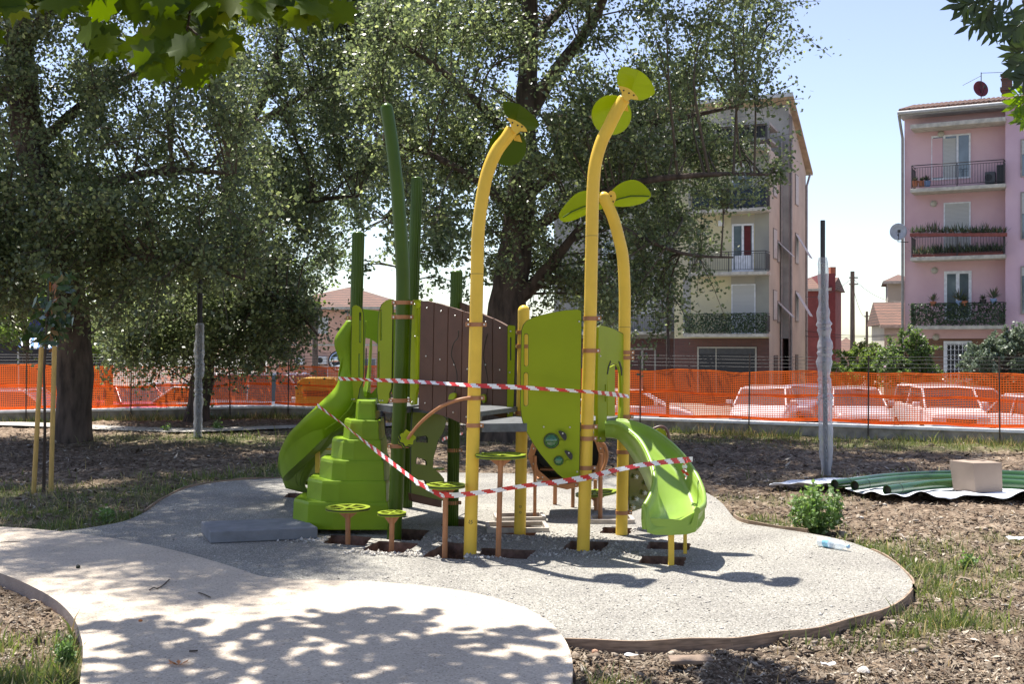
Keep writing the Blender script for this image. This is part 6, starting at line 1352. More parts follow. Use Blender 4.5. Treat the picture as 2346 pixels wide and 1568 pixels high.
# chimney, dishes, aerial
def cyl_dish(c, nrm, r, m, lab, mastz=None):
    root = empty('satellite_dish', c, lab, 'satellite dish'); nrm = Vector(nrm).normalized(); mb = MB(); a = Vector((0, 0, 1)); b = nrm.cross(a).normalized(); a = b.cross(nrm); vs = [c - nrm * .12]; n_ = 28
    for ring in range(1, 5):
        rr = r * ring / 4
        for k_ in range(n_): vs.append(c - nrm * .12 * (1 - (ring / 4) ** 2) + (a * math.sin(2 * PI * k_ / n_) * 1.08 + b * math.cos(2 * PI * k_ / n_)) * rr)
    fs = [(0, 1 + k_, 1 + (k_ + 1) % n_) for k_ in range(n_)] + [(1 + (g - 1) * n_ + k_, 1 + g * n_ + k_, 1 + g * n_ + (k_ + 1) % n_, 1 + (g - 1) * n_ + (k_ + 1) % n_) for g in range(1, 4) for k_ in range(n_)]
    mb.mesh(vs, fs, 0, True); o = mb.build('reflector', m, root); md = o.modifiers.new('s', 'SOLIDIFY'); md.thickness = .02
    mb = MB(); mb.tube([c - a * r, c + nrm * r * .9 - a * r * .2], .015, 6); mb.box(c + nrm * r * .9 - a * r * .2, (.1, .1, .12)); mb.build('receiver_arm', M_rail, root)
    return root, a
# roof things
cR = at(2247, 203, 51.5); rt, _ = cyl_dish(cR, (.15, -1, .25), .36, mat('dish_dark_red', (.16, .02, .03), .5), 'dark red satellite dish on the roof of the pink block'); mb = MB(); mb.tube([cR + Vector((.03, .03, -.8)), cR + Vector((.03, .03, .75))], .02, 6); mb.tube([cR + Vector((.03, .03, .72)), cR + Vector((.9, -.2, .70))], .012, 5); mb.tube([cR + Vector((.03, .03, .6)), cR + Vector((-.7, .3, .22))], .012, 5); mb.build('mast', M_rail, rt)
q = at(2358, 198, 51); rt, _ = cyl_dish(q, (.1, -1, .25), .4, mat('dish_white', (.55, .55, .56), .5), 'pale satellite dish cut by the right edge, beside the chimney'); mb = MB(); mb.tube([q + Vector((0, .05, -.9)), q + Vector((0, .05, 0))], .02, 6); mb.build('mast', M_rail, rt)
q = at(2058, 531, 49.2); rt, _ = cyl_dish(q, (-.25, -1, .2), .36, mat('dish_grey', (.42, .43, .44), .5), 'grey satellite dish on the left end of the middle pink balcony'); mb = MB(); mb.tube([q + Vector((0, .05, -.1)), q + Vector((0, .06, -.42)), q + Vector((.5, .2, -.44))], .02, 6); mb.build('bracket', M_rail, rt)
q = at(2307, 219, 51.3); mb = MB(); ch = at(2307, 172, 51.3); mb.box((q.x, 51.3, (q.z + ch.z) / 2 - .25), (.42, .42, ch.z - q.z + .45), rz=-.48); mb.box((q.x, 51.3, q.z + .28), (.54, .54, .16), rz=-.48); mb.box((q.x, 51.3, ch.z), (.52, .52, .07), rz=-.48); mb.box((q.x, 51.3, ch.z - .2), (.5, .5, .05), rz=-.48); mb.build('chimney', brickmat('chimney_brick', (.20, .10, .07), (.13, .07, .05), (.10, .08, .07), .2, .09, .012), pk)

# ---------------- grey and cream block behind the poplar
C = at(1807, CY, 56.5); dv = Vector((math.cos(R(-23)), math.sin(R(-23)), 0)); A = C - dv * 12.5
vf = VP((A.x, A.y), (C.x, C.y)); bb = empty('apartment_block', (C.x, C.y, SZ), 'stained grey and cream block of flats with stacked balconies behind the big poplar', 'apartment block')
uC = (C - A).length; zT = vf.px(1800, 232)[1]; M_gp = stain((.36, .35, .32), (.17, .17, .16)); M_cream = stain((.58, .52, .32), (.48, .44, .30)); M_sal = stain((.50, .45, .36), (.40, .36, .29)); zG = vf.px(1750, 776)[1] + .0
# body (front wall grey, end wall salmon)
DEP = 5.6; hb = 2.75
mb = MB(); Wp = vf.w
mb.mesh([Wp(0, zG, 0), Wp(uC, zG, 0), Wp(uC, zT, 0), Wp(0, zT, 0), Wp(0, zG, -DEP), Wp(uC, zG, -DEP), Wp(uC, zT - hb, -DEP), Wp(0, zT - hb, -DEP)], [(0, 1, 2, 3), (5, 4, 7, 6), (4, 0, 3, 7)]); mb.build('front_wall', M_gp, bb)
mb = MB(); mb.mesh([Wp(uC, SZ, 0), Wp(uC, SZ, -DEP), Wp(uC, zT - hb, -DEP), Wp(uC, zT, 0)], [(0, 1, 2, 3)]); mb.build('end_wall', M_sal, bb)
M_brick = brickmat('red_brown_brick', (.15, .065, .05), (.11, .05, .04), (.09, .065, .055), .25, .07, .008)
mb = MB(); vf.boxuz(mb, 0, SZ, uC - .3, zG - .003, DEP - .2, .03); mb.build('ground_floor_wall', M_brick, bb)
# roof slab sloping backwards with overhang
mb = MB(); a0, a1, a2, a3 = Wp(-.5, zT + .08, .55), Wp(uC + .3, zT + .08, .55), Wp(uC + .3, zT - hb - .14, -DEP - .5), Wp(-.5, zT - hb - .14, -DEP - .5); gable_tiles(mb, a0, a1, a2, a3, .14); mb.build('roof', mat('roof_slab', (.36, .28, .18), .9, var=.2, vscale=3), bb)
mb = MB(); mb.box((a0 + a1) / 2 + Vector((0, 0, .13)), ((a1 - a0).length, .06, .2), rz=R(-23)); mb.build('fascia', mat('zinc_fascia', (.45, .47, .48), .4), bb)
mb = MB(); q = Wp(uC + .06, 0, -DEP + .1); mb.tube([Wp(uC + .2, zT - hb - .1, -DEP - .2), Vector((q.x, q.y, zT - hb - .8)), Vector((q.x, q.y, SZ))], .06, 8); mb.build('downpipe', M_pipe_w, bb)
# projecting bay with the balconies
BD = 3.0; ub0, ub1 = vf.px(1545, 600, BD)[0], vf.px(1762, 600, BD)[0]; zB = vf.px(1700, 344, BD)[1]
mb = MB(); mb.mesh([Wp(ub0, zG, BD), Wp(ub1, zG, BD), Wp(ub1, zB, BD), Wp(ub0, zB, BD), Wp(ub0, zG, 0), Wp(ub1, zG, 0), Wp(ub1, zB, 0), Wp(ub0, zB, 0)], [(0, 1, 2, 3), (4, 0, 3, 7), (3, 2, 6, 7), (1, 0, 4, 5)]); mb.build('bay_wall', M_cream, bb)
mb = MB(); mb.mesh([Wp(ub1 + .002, SZ, BD), Wp(ub1 + .002, SZ, .03), Wp(ub1 + .002, zB, .03), Wp(ub1 + .002, zB, BD)], [(0, 1, 2, 3)]); mb.build('bay_side', M_sal, bb)
mb = MB(); vf.boxuz(mb, ub0, SZ, ub1 - .01, zG - .01, BD, BD + .02); mb.build('bay_ground_wall', M_brick, bb)
v2 = VP(tuple(Wp(0, 0, BD).xy), tuple(Wp(uC, 0, BD).xy))
# grey pilaster strips on the bay
for x0, x1 in ((1729, 1762), (1577, 1583)): rect(v2, bb, 'pilaster', x0, 350, x1, 770, stain((.34, .33, .27), (.25, .245, .22)), .02, .012)
for y0, y1 in ((494, 514), (632, 652), (350, 372)): rect(v2, bb, 'panel_strip', 1675, y0, 1729, y1, stain((.38, .35, .28), (.33, .31, .26)), .02, .01)
ubl, ubr = v2.px(1583, 600, 1.1)[0], v2.px(1757, 600, 1.1)[0]
M_tarp = mat('navy_tarp', (.012, .03, .05), .6, var=.2, vscale=4); 
for y, kind, lab in ((481, 'tarp', 'upper balcony hidden behind a dark blue sheet'), (626, 'bars', 'middle balcony with wrought iron bars'), (768, 'ivy', 'lowest balcony with dark leafy screen'), (338, 'box', 'top floor balcony under the roof')):
    z = v2.px(1670, y - 3, 1.1)[1]
    ul = v2.px(1566 if kind == 'ivy' else (1530 if kind == 'box' else 1583), 600, 1.1)[0]
    b = balcony(v2, bb, ul, ubr, z, 1.1, rh=.95, lab=lab, scr=M_tarp if kind == 'tarp' else None)
    if kind == 'ivy': ivy(v2, b, ul, ubr, z + .05, z + .95, 1.1, 2600)
rect(v2, bb, 'pilaster', 1565, 640, 1577, 770, M_gp, .02, .012)
# glazed box of the top floor
mb = MB(); z0 = v2.px(1700, 318, .6)[1]; z1 = v2.px(1700, 288, .6)[1]; ua, ub = v2.px(1560, 300, .6)[0], v2.px(1762, 300, .6)[0]; v2.boxuz(mb, ua, z1, ub, z1 + .12, 2.5, .6); v2.boxuz(mb, ua, z0 - .1, ub, z0, 2.5, .6)
for k in range(6): u = ua + (ub - ua - .1) * k / 5; v2.boxuz(mb, u, z0, u + .1, z1, .1, .6)
v2.boxuz(mb, ua, z1 + .4, ub, z1 + .46, .1, .6); mb.build('loggia_frame', M_gp, bb); mb = MB(); v2.boxuz(mb, ua + .1, z0 + .002, ub - .1, z1 - .002, .05, .3); mb.build('loggia_glass', M_dkhole, bb)
# windows and doors of the bay
window(v2, bb, 1677, 374, 1728, 480, leaves=2, fw=.07, shut=.22); w_ = window(v2, bb, 1677, 514, 1727, 622, kind='pane', leaves=2, fw=.09); window(v2, bb, 1676, 652, 1731, 765, kind='shutter', leaves=1, fw=.05)
u0_, z1_ = v2.px(1683, 519); u1_, z0_ = v2.px(1722, 585); mb = MB(); um = (u0_ + u1_) / 2; v2.boxuz(mb, um + .06, z0_, u1_ - .04, z1_, .01, .034); mb.build('red_curtain', mat('red_curtain', (.10, .012, .012), .8), w_); mb = MB(); v2.boxuz(mb, u0_ + .02, v2.px(1683, 618)[1], u1_ - .02, z0_, .01, .036); mb.build('lower_panel', M_white, w_)
mb = MB(); q = v2.px(1653, 512); v2.boxuz(mb, q[0] - .14, q[1] - .14, q[0] + .14, q[1] + .14, .12, .12); mb.build('wall_lamp', M_white, bb, bevel=.03)
rect(v2, bb, 'garage_door', 1601, 798, 1731, 905, M_dkhole, .03, .045); mb = MB(); gu0, gz1 = v2.px(1598, 795); gu1, gz0 = v2.px(1734, 905)
for a_, b_ in ((gu0, gu0 + .08), (gu1 - .08, gu1), (v2.px(1640, 800)[0], v2.px(1640, 800)[0] + .05)): v2.boxuz(mb, a_, gz0, b_, gz1, .05, .07)
v2.boxuz(mb, gu0 + .08, gz1 - .07, gu1 - .08, gz1, .05, .068); mb.build('door_frame', mat('pale_frame', (.35, .32, .26), .6), bb)
rect(v2, bb, 'garage_lintel', 1603, 798, 1729, 812, mat('lintel', (.06, .06, .06), .7), .03, .06)
# left part of the facade: entrance and grey wall, small windows
w_ = window(vf, bb, 1441, 798, 1503, 900, kind='dark', leaves=2, fw=.09, fm=mat('pale_frame', (.35, .32, .26), .6)); window(vf, bb, 1380, 640, 1430, 740, leaves=2, shut=.4); window(vf, bb, 1380, 500, 1430, 600, leaves=2, shut=.5); window(vf, bb, 1460, 640, 1500, 720, kind='shutter', leaves=1)
z = vf.px(1480, 760, 1.0)[1]; balcony(vf, bb, 0, vf.px(1535, 600, 1.0)[0], z, .9, rh=.9, lab='left balcony behind the branches')
mb = MB(); 
for x in (1546, 1552): q = Wp(vf.px(x, 600, .1)[0], 0, .1); mb.tube([Vector((q.x, q.y, SZ)), Vector((q.x, q.y, vf.px(x, 770)[1]))], .05, 6)
mb.build('downpipe', M_pipe_w, bb)
# end wall windows and pipes
vs_ = VP(tuple(Wp(uC + .0, 0, 0).xy), tuple(Wp(uC, 0, -DEP).xy)); vs_.n = -vs_.n if vs_.n.dot(dv) < 0 else vs_.n
vb = VP(tuple(Wp(ub1, 0, BD).xy), tuple(Wp(ub1, 0, 0).xy)); vb.n = -vb.n if vb.n.dot(dv) < 0 else vb.n
def sidewin(v_, ua, ub, z0, z1, awn=False, kind='shutter'):
    mb = MB(); v_.boxuz(mb, ua, z0, ub, z1, .06, .04); w = mb.build('window', mat('dull_frame', (.25, .22, .19), .7), bb); mb = MB(); v_.boxuz(mb, ua + .06, z0 + .06, ub - .06, z1 - .06, .02, .05); mb.build('shutter', M_shut if kind == 'shutter' else M_pane, w)
    if awn: mb = MB(); mb.mesh([v_.w(ua, z1 - .1, .05), v_.w(ub, z1 - .1, .05), v_.w(ub, z0 + .3, .75), v_.w(ua, z0 + .3, .75), v_.w(ua, z1 - .13, .05), v_.w(ub, z1 - .13, .05), v_.w(ub, z0 + .27, .75), v_.w(ua, z0 + .27, .75)], [(0, 1, 2, 3), (7, 6, 5, 4), (0, 3, 7, 4), (1, 5, 6, 2), (3, 2, 6, 7)]); mb.build('open_shutter', M_shut, w)
zf = [v2.px(1750, y)[1] for y in (468, 614, 758)]
for i, z in enumerate(zf): sidewin(vb, 1.0, 2.0, z + .5, z + 2.0, awn=i < 2 and False); sidewin(vs_, 1.9, 2.9, z + .5, z + 2.1, awn=i > 0)
for i, z in enumerate(zf[1:]): sidewin(vb, 2.15, 2.85, z + .4, z + 1.5, awn=True)
mb = MB()
for v_, u in ((vb, 2.95), (vs_, .35)): mb.tube([v_.w(u, SZ, .08), v_.w(u, zT - 2, .08)], .05, 6)
mb.build('downpipe', M_pipe_w, bb)
rect2 = MB(); vs_.boxuz(rect2, 0.02, SZ, 1.1, zT - .6, .02, .012); rect2.build('stained_strip', stain((.20, .19, .175), (.09, .09, .09)), bb)
mb = MB(); vs_.boxuz(mb, 2.0, SZ, 2.8, SZ + 2.3, .03, .04); mb.build('side_door', mat('dark_door', (.08, .05, .045), .6), bb); mb = MB(); vb.boxuz(mb, 1.2, SZ, 2.2, SZ + 2.3, .03, .04); mb.build('side_door', mat('dark_door', (.08, .05, .045), .6), bb)
# tv aerials on the roof
for x, yb, yt, Y, lab in ((1736, 232, 140, 57.5, 'tall tv aerial mast on the roof of the grey block'), (1395, 262, 170, 60, 'pale aerial mast on the grey roof seen between the poplar leaves')):
    p0, p1 = at(x, yb, Y), at(x, yt, Y); root = empty('tv_aerial', p0, lab, 'aerial'); mb = MB(); mb.tube([p0 - Vector((0, 0, 1.2)), p1], .022, 6); mb.build('mast', M_rail, root)
    for z, L in ((.1, .7), (.95, .75)):
        mb = MB(); a = p1 - Vector((.1, 0, z)); mb.tube([a, a + Vector((L, -.2, 0))], .010, 4)
        for k in range(7): c = a + Vector((L * k / 6, -.2 * k / 6, 0)); mb.tube([c - Vector((0, 0, .11 if k % 2 else .07)), c + Vector((0, 0, .10))], .006, 4)
        mb.build('antenna', M_rail, root)
# ---------------- small houses
def house(xl, xr, yw, Yd, depth, lab, m, roof_h, rz=0, over=.4, roofm=None, hip=True, name='house', wpx=(), floor_line=None):
    a, b = at(xl, yw, Yd), at(xr, yw, Yd); dirn = Vector((math.cos(rz), math.sin(rz), 0)); 
    # right end found where the facade line meets the pixel column
    t = ((xr - CX) / FX * a.y - a.x) / (dirn.x - (xr - CX) / FX * dirn.y); vp_ = VP((a.x, a.y), tuple((a + dirn * t).xy)); z = a.z; root = empty(name, (a.x, a.y, SZ), lab, 'house')
    mb = MB(); vp_.boxuz(mb, 0, SZ, t, z, depth, 0); mb.build('wall', m, root)
    W_ = vp_.w; o_ = over; e = [W_(-o_, z, o_), W_(t + o_, z, o_), W_(t + o_, z, -depth - o_), W_(-o_, z, -depth - o_)]
    h2 = depth / 2; r = [W_(h2 if hip else -o_, z + roof_h, -h2), W_(t - h2 if hip else t + o_, z + roof_h, -h2)] if t > depth or not hip else [W_(t / 2 - .05, z + roof_h, -h2), W_(t / 2 + .05, z + roof_h, -h2)]
    mb = MB(); mb.mesh(e + r, [(0, 1, 5, 4), (2, 3, 4, 5), (1, 2, 5), (3, 0, 4), (3, 2, 1, 0)]); rf = mb.build('roof', roofm or M_tile, root)
    mb = MB(); vp_.boxuz(mb, -o_, z - .16, t + o_, z - .004, .12, o_ + .05); mb.build('eave', M_slab, root)
    return root, vp_, t, z
M_salm = stain((.62, .38, .28), (.55, .33, .25))
h1, vh, th, zh = house(612, 905, 704, 62, 9, 'salmon pink two storey house with tiled roof behind the left slide', M_salm, 1.3, rz=-.10)
window(vh, h1, 721, 728, 752, 765, kind='shutter', leaves=1); rect(vh, h1, 'string_course', 612, 789, 905, 793, M_slab, .05, .04); window(vh, h1, 828, 822, 862, 870, leaves=2, kind='pane', fm=mat('grey_frame', (.4, .4, .42), .5)); window(vh, h1, 640, 728, 668, 765, kind='shutter', leaves=1); rect(vh, h1, 'downpipe', 795, 710, 798, 790, M_pipe_w, .05, .06); window(vh, h1, 718, 840, 752, 900, leaves=1)
ac(vh, 725, 817, 748, 835, .35, mat('ac_white', (.62, .62, .60), .5), 'white air conditioner on the salmon house wall'); ac(vh, 676, 820, 694, 836, .35, mat('ac_white', (.62, .62, .60), .5), 'second white air conditioner, left of the first on the salmon house')
h2, v_, t_, z_ = house(1846, 1897, 662, 74, 7, 'dark red house with small tiled roof seen between the two blocks', mat('dark_red_plaster', (.22, .06, .055), .9, var=.15, vscale=2), .9, rz=-.40, hip=False, over=.25)
mb = MB(); a = at(1896, CY, 73.5); mb.box((a.x + .5, 78, (at(0, 628, 74).z + SZ) / 2), (.9, 9, at(0, 628, 74).z - SZ), rz=-.1); mb.build('gable_wall', mat('dark_red_brick', (.20, .045, .045), .9), h2); mb = MB(); mb.box((a.x + .55, 74.4, at(0, 622, 74).z), (.35, .5, .6)); mb.build('chimney', M_terra, h2)
h3, v_, t_, z_ = house(2034, 2090, 645, 70, 7, 'cream house with tiled roof peeping out left of the pink block', stain((.42, .38, .30), (.36, .33, .27)), .6, rz=-.3, over=.3); 
h4, v_, t_, z_ = house(2026, 2095, 745, 60, 6, 'lower annex with brown tiled roof left of the pink block', stain((.55, .50, .40), (.47, .43, .36)), 1.3, rz=-.2, over=.25, hip=False)
h5, v_, t_, z_ = house(1905, 1990, 812, 110, 8, 'distant red roofed house low in the gap between the blocks', M_salm, 1.6, rz=-.2, over=.3)
h6, v_, t_, z_ = house(1400, 1545, 760, 70, 8, 'low grey building behind the poplar, left of the grey block', M_gp, .6, rz=-.3) if False else (None,) * 4
# ================================================================ TREES AND SHRUBS
def poly_in(poly, x, y): return bool(inside(poly, np.array([x]), np.array([y]))[0])
def nearest_on(path, p):
    best = None
    for i in range(len(path) - 1):
        a, b = path[i], path[i + 1]; ab = b - a; t = max(0, min(1, (p - a).dot(ab) / max(ab.length_squared, 1e-9))); q = a + ab * t; d = (p - q).length
        if best is None or d < best[0]: best = (d, q, i + t)
    return best
def tree(name, lab, trunk, trad, limbs, clumps, leafN, lsize, spread, lm, bark=None, twn=3, group=None, cat='tree', tw_r=.012, extra=None, lift=.9):
    """trunk: world points; limbs: list of (points, r0, r1); clumps: world points, each gets a twiggy branch from the nearest wood and its leaves"""
    root = empty(name, (trunk[0].x, trunk[0].y, trunk[0].z), lab, cat, group); mb = MB()
    S = [Vector(q) for q in smooth_path([tuple(q) for q in trunk], 4)]; rs = np.interp(np.linspace(0, 1, len(S)), np.linspace(0, 1, len(trad)), trad)
    rs = [r * (1 + .06 * math.sin(i * 1.9)) for i, r in enumerate(rs)]; S0 = S[0] - Vector((0, 0, .25)); mb.tube([S0, S[0] + Vector((0, 0, .0))] + S[1:], [rs[0] * 1.28, rs[0] * 1.16] + rs[1:], 16)
    wood = [S]
    for pts, r0, r1 in limbs:
        L = [Vector(q) for q in smooth_path([tuple(q) for q in pts], 4)]; mb.tube(L, list(np.linspace(r0, r1, len(L))), 8); wood.append(L)
    mb.build('trunk', bark or M_bark, root)
    tb = MB(); cen = []
    for p in clumps:
        p = Vector(p); b = min((nearest_on(w, p - Vector((0, 0, (p - S[0]).length * .0 + .8 * lift))) for w in wood), key=lambda q: q[0]); a = b[1]; d = p - a; L = d.length
        mid = a + d * .5 + Vector((rng.normal(0, .1), rng.normal(0, .1), .12)) * min(L, 3) * .6; pr = smooth_path([tuple(a), tuple(mid), tuple(p)], 4); r0 = min(.008 + .008 * L, .03)
        tb.tube([Vector(q) for q in pr], list(np.linspace(r0, .008, len(pr))), 5, cap=False)
        for _ in range(twn):
            e = p + Vector(rng.normal(0, 1, 3)) * spread * 1.1; st = Vector(pr[rng.integers(len(pr) // 2, len(pr))]); tb.tube([st, st.lerp(e, .5) + Vector((0, 0, .05)), e], [.008, .006, .003], 4, cap=False)
            k = max(1, leafN // twn); t = rng.uniform(.1, 1.02, k)[:, None]; cen.append(np.array(st)[None] * (1 - t) + np.array(e)[None] * t + rng.normal(0, spread * .26, (k, 3)))
    tb.build('branches', M_twig, root); cen = np.concatenate(cen)
    V = leaves_np(cen, lsize, 0.0, .5, .85, .9)
    leaf_obj('crown', V, lm, root); return root
def fill(poly, n, Y0, Y1, holes=(), ztop=None, jag=0):
    out = []; xs = [p[0] for p in poly]; ys = [p[1] for p in poly]; k = 0
    while len(out) < n and k < n * 60:
        k += 1; x, y = rng.uniform(min(xs), max(xs)), rng.uniform(min(ys), max(ys))
        if not poly_in(poly, x, y) or any(((x - a) / c) ** 2 + ((y - b) / d) ** 2 < 1 for a, b, c, d in holes): continue
        out.append(at(x, y, rng.uniform(Y0, Y1)))
    return out
M_pop = leafmat('poplar_leaves', (.056, .080, .042), (.165, .205, .095), .46, .38, .7, c3=(.34, .40, .18))
M_pop2 = leafmat('poplar_leaves_light', (.06, .09, .04), (.12, .16, .075), .42, .35, .7, c3=(.22, .28, .12))
M_bright = leafmat('bright_leaves', (.07, .12, .03), (.16, .22, .06), .45, .5, .4)
SC = [(0, 1), (0, 1)]
# central poplar
Yc = 20.8
tr = [at(1150, 1010, Yc), at(1153, 850, Yc), at(1162, 700, Yc), at(1182, 560, Yc), at(1195, 420, Yc), at(1205, 250, Yc), at(1212, 90, Yc), at(1216, -120, Yc), at(1222, -420, Yc)]
limbs = [([at(1180, 690, Yc), at(1225, 650, Yc - .2), at(1275, 590, Yc - .6), at(1330, 520, Yc - 1)], .17, .06), ([at(1208, 270, Yc), at(1245, 205, Yc - .2), at(1290, 140, Yc - .5), at(1340, 75, Yc - .6), at(1385, -10, Yc - .8), at(1420, -160, Yc - 1)], .15, .06),
         ([at(1195, 470, Yc), at(1280, 380, Yc + .6), at(1400, 300, Yc + 1), at(1560, 270, Yc + 1.2), at(1700, 240, Yc + 1)], .11, .03), ([at(1185, 560, Yc), at(1290, 480, Yc - 1), at(1450, 420, Yc - 1.6), at(1620, 400, Yc - 2), at(1760, 400, Yc - 2)], .11, .02),
         ([at(1200, 360, Yc), at(1120, 260, Yc - 1), at(1010, 160, Yc - 1.5), at(900, 90, Yc - 1.6)], .10, .03), ([at(1190, 500, Yc), at(1100, 420, Yc - .8), at(980, 350, Yc - 1.3), at(880, 330, Yc - 1.2)], .09, .03),
         ([at(1290, 450, Yc - .5), at(1420, 520, Yc - 1.5), at(1560, 580, Yc - 1.8), at(1680, 590, Yc - 2)], .06, .015), ([at(1216, -60, Yc), Vector((1.6, 19.9, 8.7)), Vector((3.2, 18.8, 9.0)), Vector((5.0, 18.0, 8.9)), Vector((6.8, 17.4, 8.8))], .12, .03), ([at(1212, 100, Yc), at(1330, -20, Yc + 1), at(1500, -120, Yc + 1.2), at(1700, -160, Yc + 1)], .1, .03)]
PC_ = [(860, -60), (1000, -80), (1300, -80), (1780, -60), (1830, 10), (1770, 50), (1760, 105), (1800, 125), (1745, 150), (1735, 200), (1700, 250), (1690, 300), (1735, 330), (1745, 380), (1790, 395), (1740, 420), (1690, 420), (1620, 440), (1600, 520), (1690, 560), (1690, 590), (1600, 620), (1545, 650), (1540, 700), (1470, 740), (1400, 730), (1330, 700), (1260, 690), (1210, 640), (1100, 640), (1060, 560), (1000, 560), (960, 500), (900, 420), (880, 300), (820, 180)]
H_ = [(1620, 120, 26, 24), (1385, 180, 42, 34), (1180, 600, 10, 40), (990, 470, 36, 30), (1760, 220, 30, 40), (1030, 260, 18, 24), (1120, 150, 16, 22), (1660, 330, 26, 20), (1500, 60, 22, 16), (1340, 250, 25, 25), (1560, 200, 20, 25), (1650, 490, 40, 26)]
cl = fill(PC_, 150, Yc - 2.6, Yc + 2.6, H_) + fill([(1150, 150), (1500, 150), (1640, 330), (1560, 500), (1500, 690), (1280, 680), (1200, 560), (1050, 400)], 30, Yc - 1.2, Yc + 2.6, H_) + fill([(860, -760), (1680, -760), (1780, -60), (860, -60)], 50, Yc - 3, Yc + 3)
dap3 = [(1540, 1008), (1900, 1032), (2100, 1058), (2380, 1075), (2380, 1088), (2000, 1085), (1760, 1112), (1640, 1135), (1560, 1090)]; k = 0
while k < 42:
    x, y = rng.uniform(1540, 2380), rng.uniform(1005, 1140)
    if not poly_in(dap3, x, y): continue
    z = rng.uniform(8.3, 10.5); g_ = gd(x, y); p_ = g_ + Vector((SUN.x / SUN.z * z, SUN.y / SUN.z * z, z))
    cl.append(p_); k += 1
tree('poplar_tree', 'big poplar with forked dark trunk behind the middle of the climbing frame', tr, [.37, .36, .34, .30, .25, .20, .17, .13, .08], limbs, cl, 520, .066, .40, M_pop, twn=8)
# left big poplar
Yl = 20.4
tr = [at(165, 1015, Yl), at(172, 860, Yl), at(164, 710, Yl), at(138, 570, Yl), at(98, 430, Yl), at(64, 310, Yl), at(50, 190, Yl), at(42, 60, Yl), at(30, -150, Yl), at(20, -420, Yl)]
limbs = [([at(120, 500, Yl), at(250, 420, Yl - 1), at(400, 390, Yl - 1.6), at(540, 400, Yl - 2)], .11, .03), ([at(75, 350, Yl), at(190, 240, Yl + .5), at(330, 160, Yl + 1), at(460, 100, Yl + 1)], .12, .03), ([at(150, 620, Yl), at(270, 590, Yl - 1.5), at(420, 600, Yl - 2.2), at(560, 640, Yl - 2.5)], .09, .02),
         ([at(60, 250, Yl), at(-30, 180, Yl), at(-140, 60, Yl)], .14, .05), ([at(140, 580, Yl), at(60, 560, Yl - 1.5), at(-60, 560, Yl - 2)], .09, .03), ([at(45, 100, Yl), at(200, -60, Yl - 1.5), at(380, -200, Yl - 3)], .12, .04), ([at(35, -100, Yl), at(260, -260, Yl - 3), at(480, -420, Yl - 5.5)], .10, .03)]
PL_ = [(-160, -80), (480, -80), (560, 60), (600, 200), (560, 330), (620, 420), (640, 520), (600, 600), (560, 640), (480, 600), (420, 640), (330, 650), (280, 720), (200, 700), (150, 640), (60, 640), (-40, 690), (-160, 700)]
HL = [(50, 230, 45, 75), (330, 330, 40, 40), (180, 820, 60, 60), (100, 255, 20, 30), (270, 260, 25, 25), (420, 250, 22, 25), (490, 355, 35, 20)]
cl = fill(PL_, 140, Yl - 3.2, Yl + 2.5, HL) + fill([(-160, 380), (250, 380), (560, 450), (500, 620), (200, 690), (-160, 690)], 60, Yl - 3, Yl + 2) + fill([(-200, -900), (560, -900), (560, -60), (-200, -60)], 55, Yl - 5.5, Yl + 3)
# outer spray reaching towards the play area, above the frame, dappling the gravel
dap = [(-50, 1215), (330, 1160), (480, 1105), (640, 1095), (690, 1180), (620, 1225), (760, 1290), (640, 1330), (600, 1390), (420, 1395), (150, 1320), (-50, 1310)]
k = 0
while k < 75:
    x, y = rng.uniform(-50, 760), rng.uniform(1095, 1400)
    if not poly_in(dap, x, y): continue
    z = rng.uniform(8.5, 12.5); g_ = gd(x, y); cl.append(g_ + Vector((SUN.x / SUN.z * z, SUN.y / SUN.z * z, z))); k += 1
dap2 = [(-150, 1035), (640, 1030), (640, 1090), (480, 1105), (330, 1160), (200, 1212), (-150, 1205)]; k = 0
while k < 75:
    x, y = rng.uniform(-150, 640), 784 + 1 / rng.uniform(1 / 430, 1 / 245)
    if not poly_in(dap2, x, y): continue
    z = rng.uniform(7.5, 12); g_ = gd(x, y); cl.append(g_ + Vector((SUN.x / SUN.z * z, SUN.y / SUN.z * z, z))); k += 1
tree('poplar_tree', 'leaning big poplar with thick dark trunk behind the two pine stakes at the left', tr, [.32, .31, .29, .27, .27, .28, .27, .22, .16, .08], limbs, cl, 480, .068, .42, M_pop, twn=8)
# middle poplar, farther
Ym = 26.3
tr = [at(450, 964, Ym), at(462, 880, Ym), at(474, 780, Ym), at(492, 620, Ym), at(520, 450, Ym), at(535, 343, Ym), at(556, 300, Ym), at(602, 222, Ym), at(640, 110, Ym), at(660, -60, Ym), at(670, -300, Ym)]
limbs = [([at(500, 560, Ym), at(600, 500, Ym - 1), at(720, 460, Ym - 1.5), at(820, 450, Ym - 2)], .10, .03), ([at(535, 350, Ym), at(500, 220, Ym), at(470, 100, Ym)], .12, .05), ([at(560, 300, Ym), at(690, 220, Ym - 1), at(800, 130, Ym - 1)], .10, .03), ([at(480, 700, Ym), at(580, 680, Ym - 1.5), at(680, 720, Ym - 2.5), at(730, 770, Ym - 3)], .08, .02), ([at(478, 730, Ym), at(400, 720, Ym - 1.5), at(320, 740, Ym - 2)], .08, .02)]
PM_ = [(520, -80), (900, -80), (960, 60), (900, 200), (900, 330), (860, 430), (790, 480), (760, 560), (705, 630), (675, 690), (715, 755), (670, 790), (650, 850), (620, 875), (610, 850), (560, 850), (480, 830), (400, 840), (330, 850), (290, 870), (240, 830), (230, 760), (260, 700), (330, 620), (480, 560), (560, 400), (540, 200), (480, 60)]
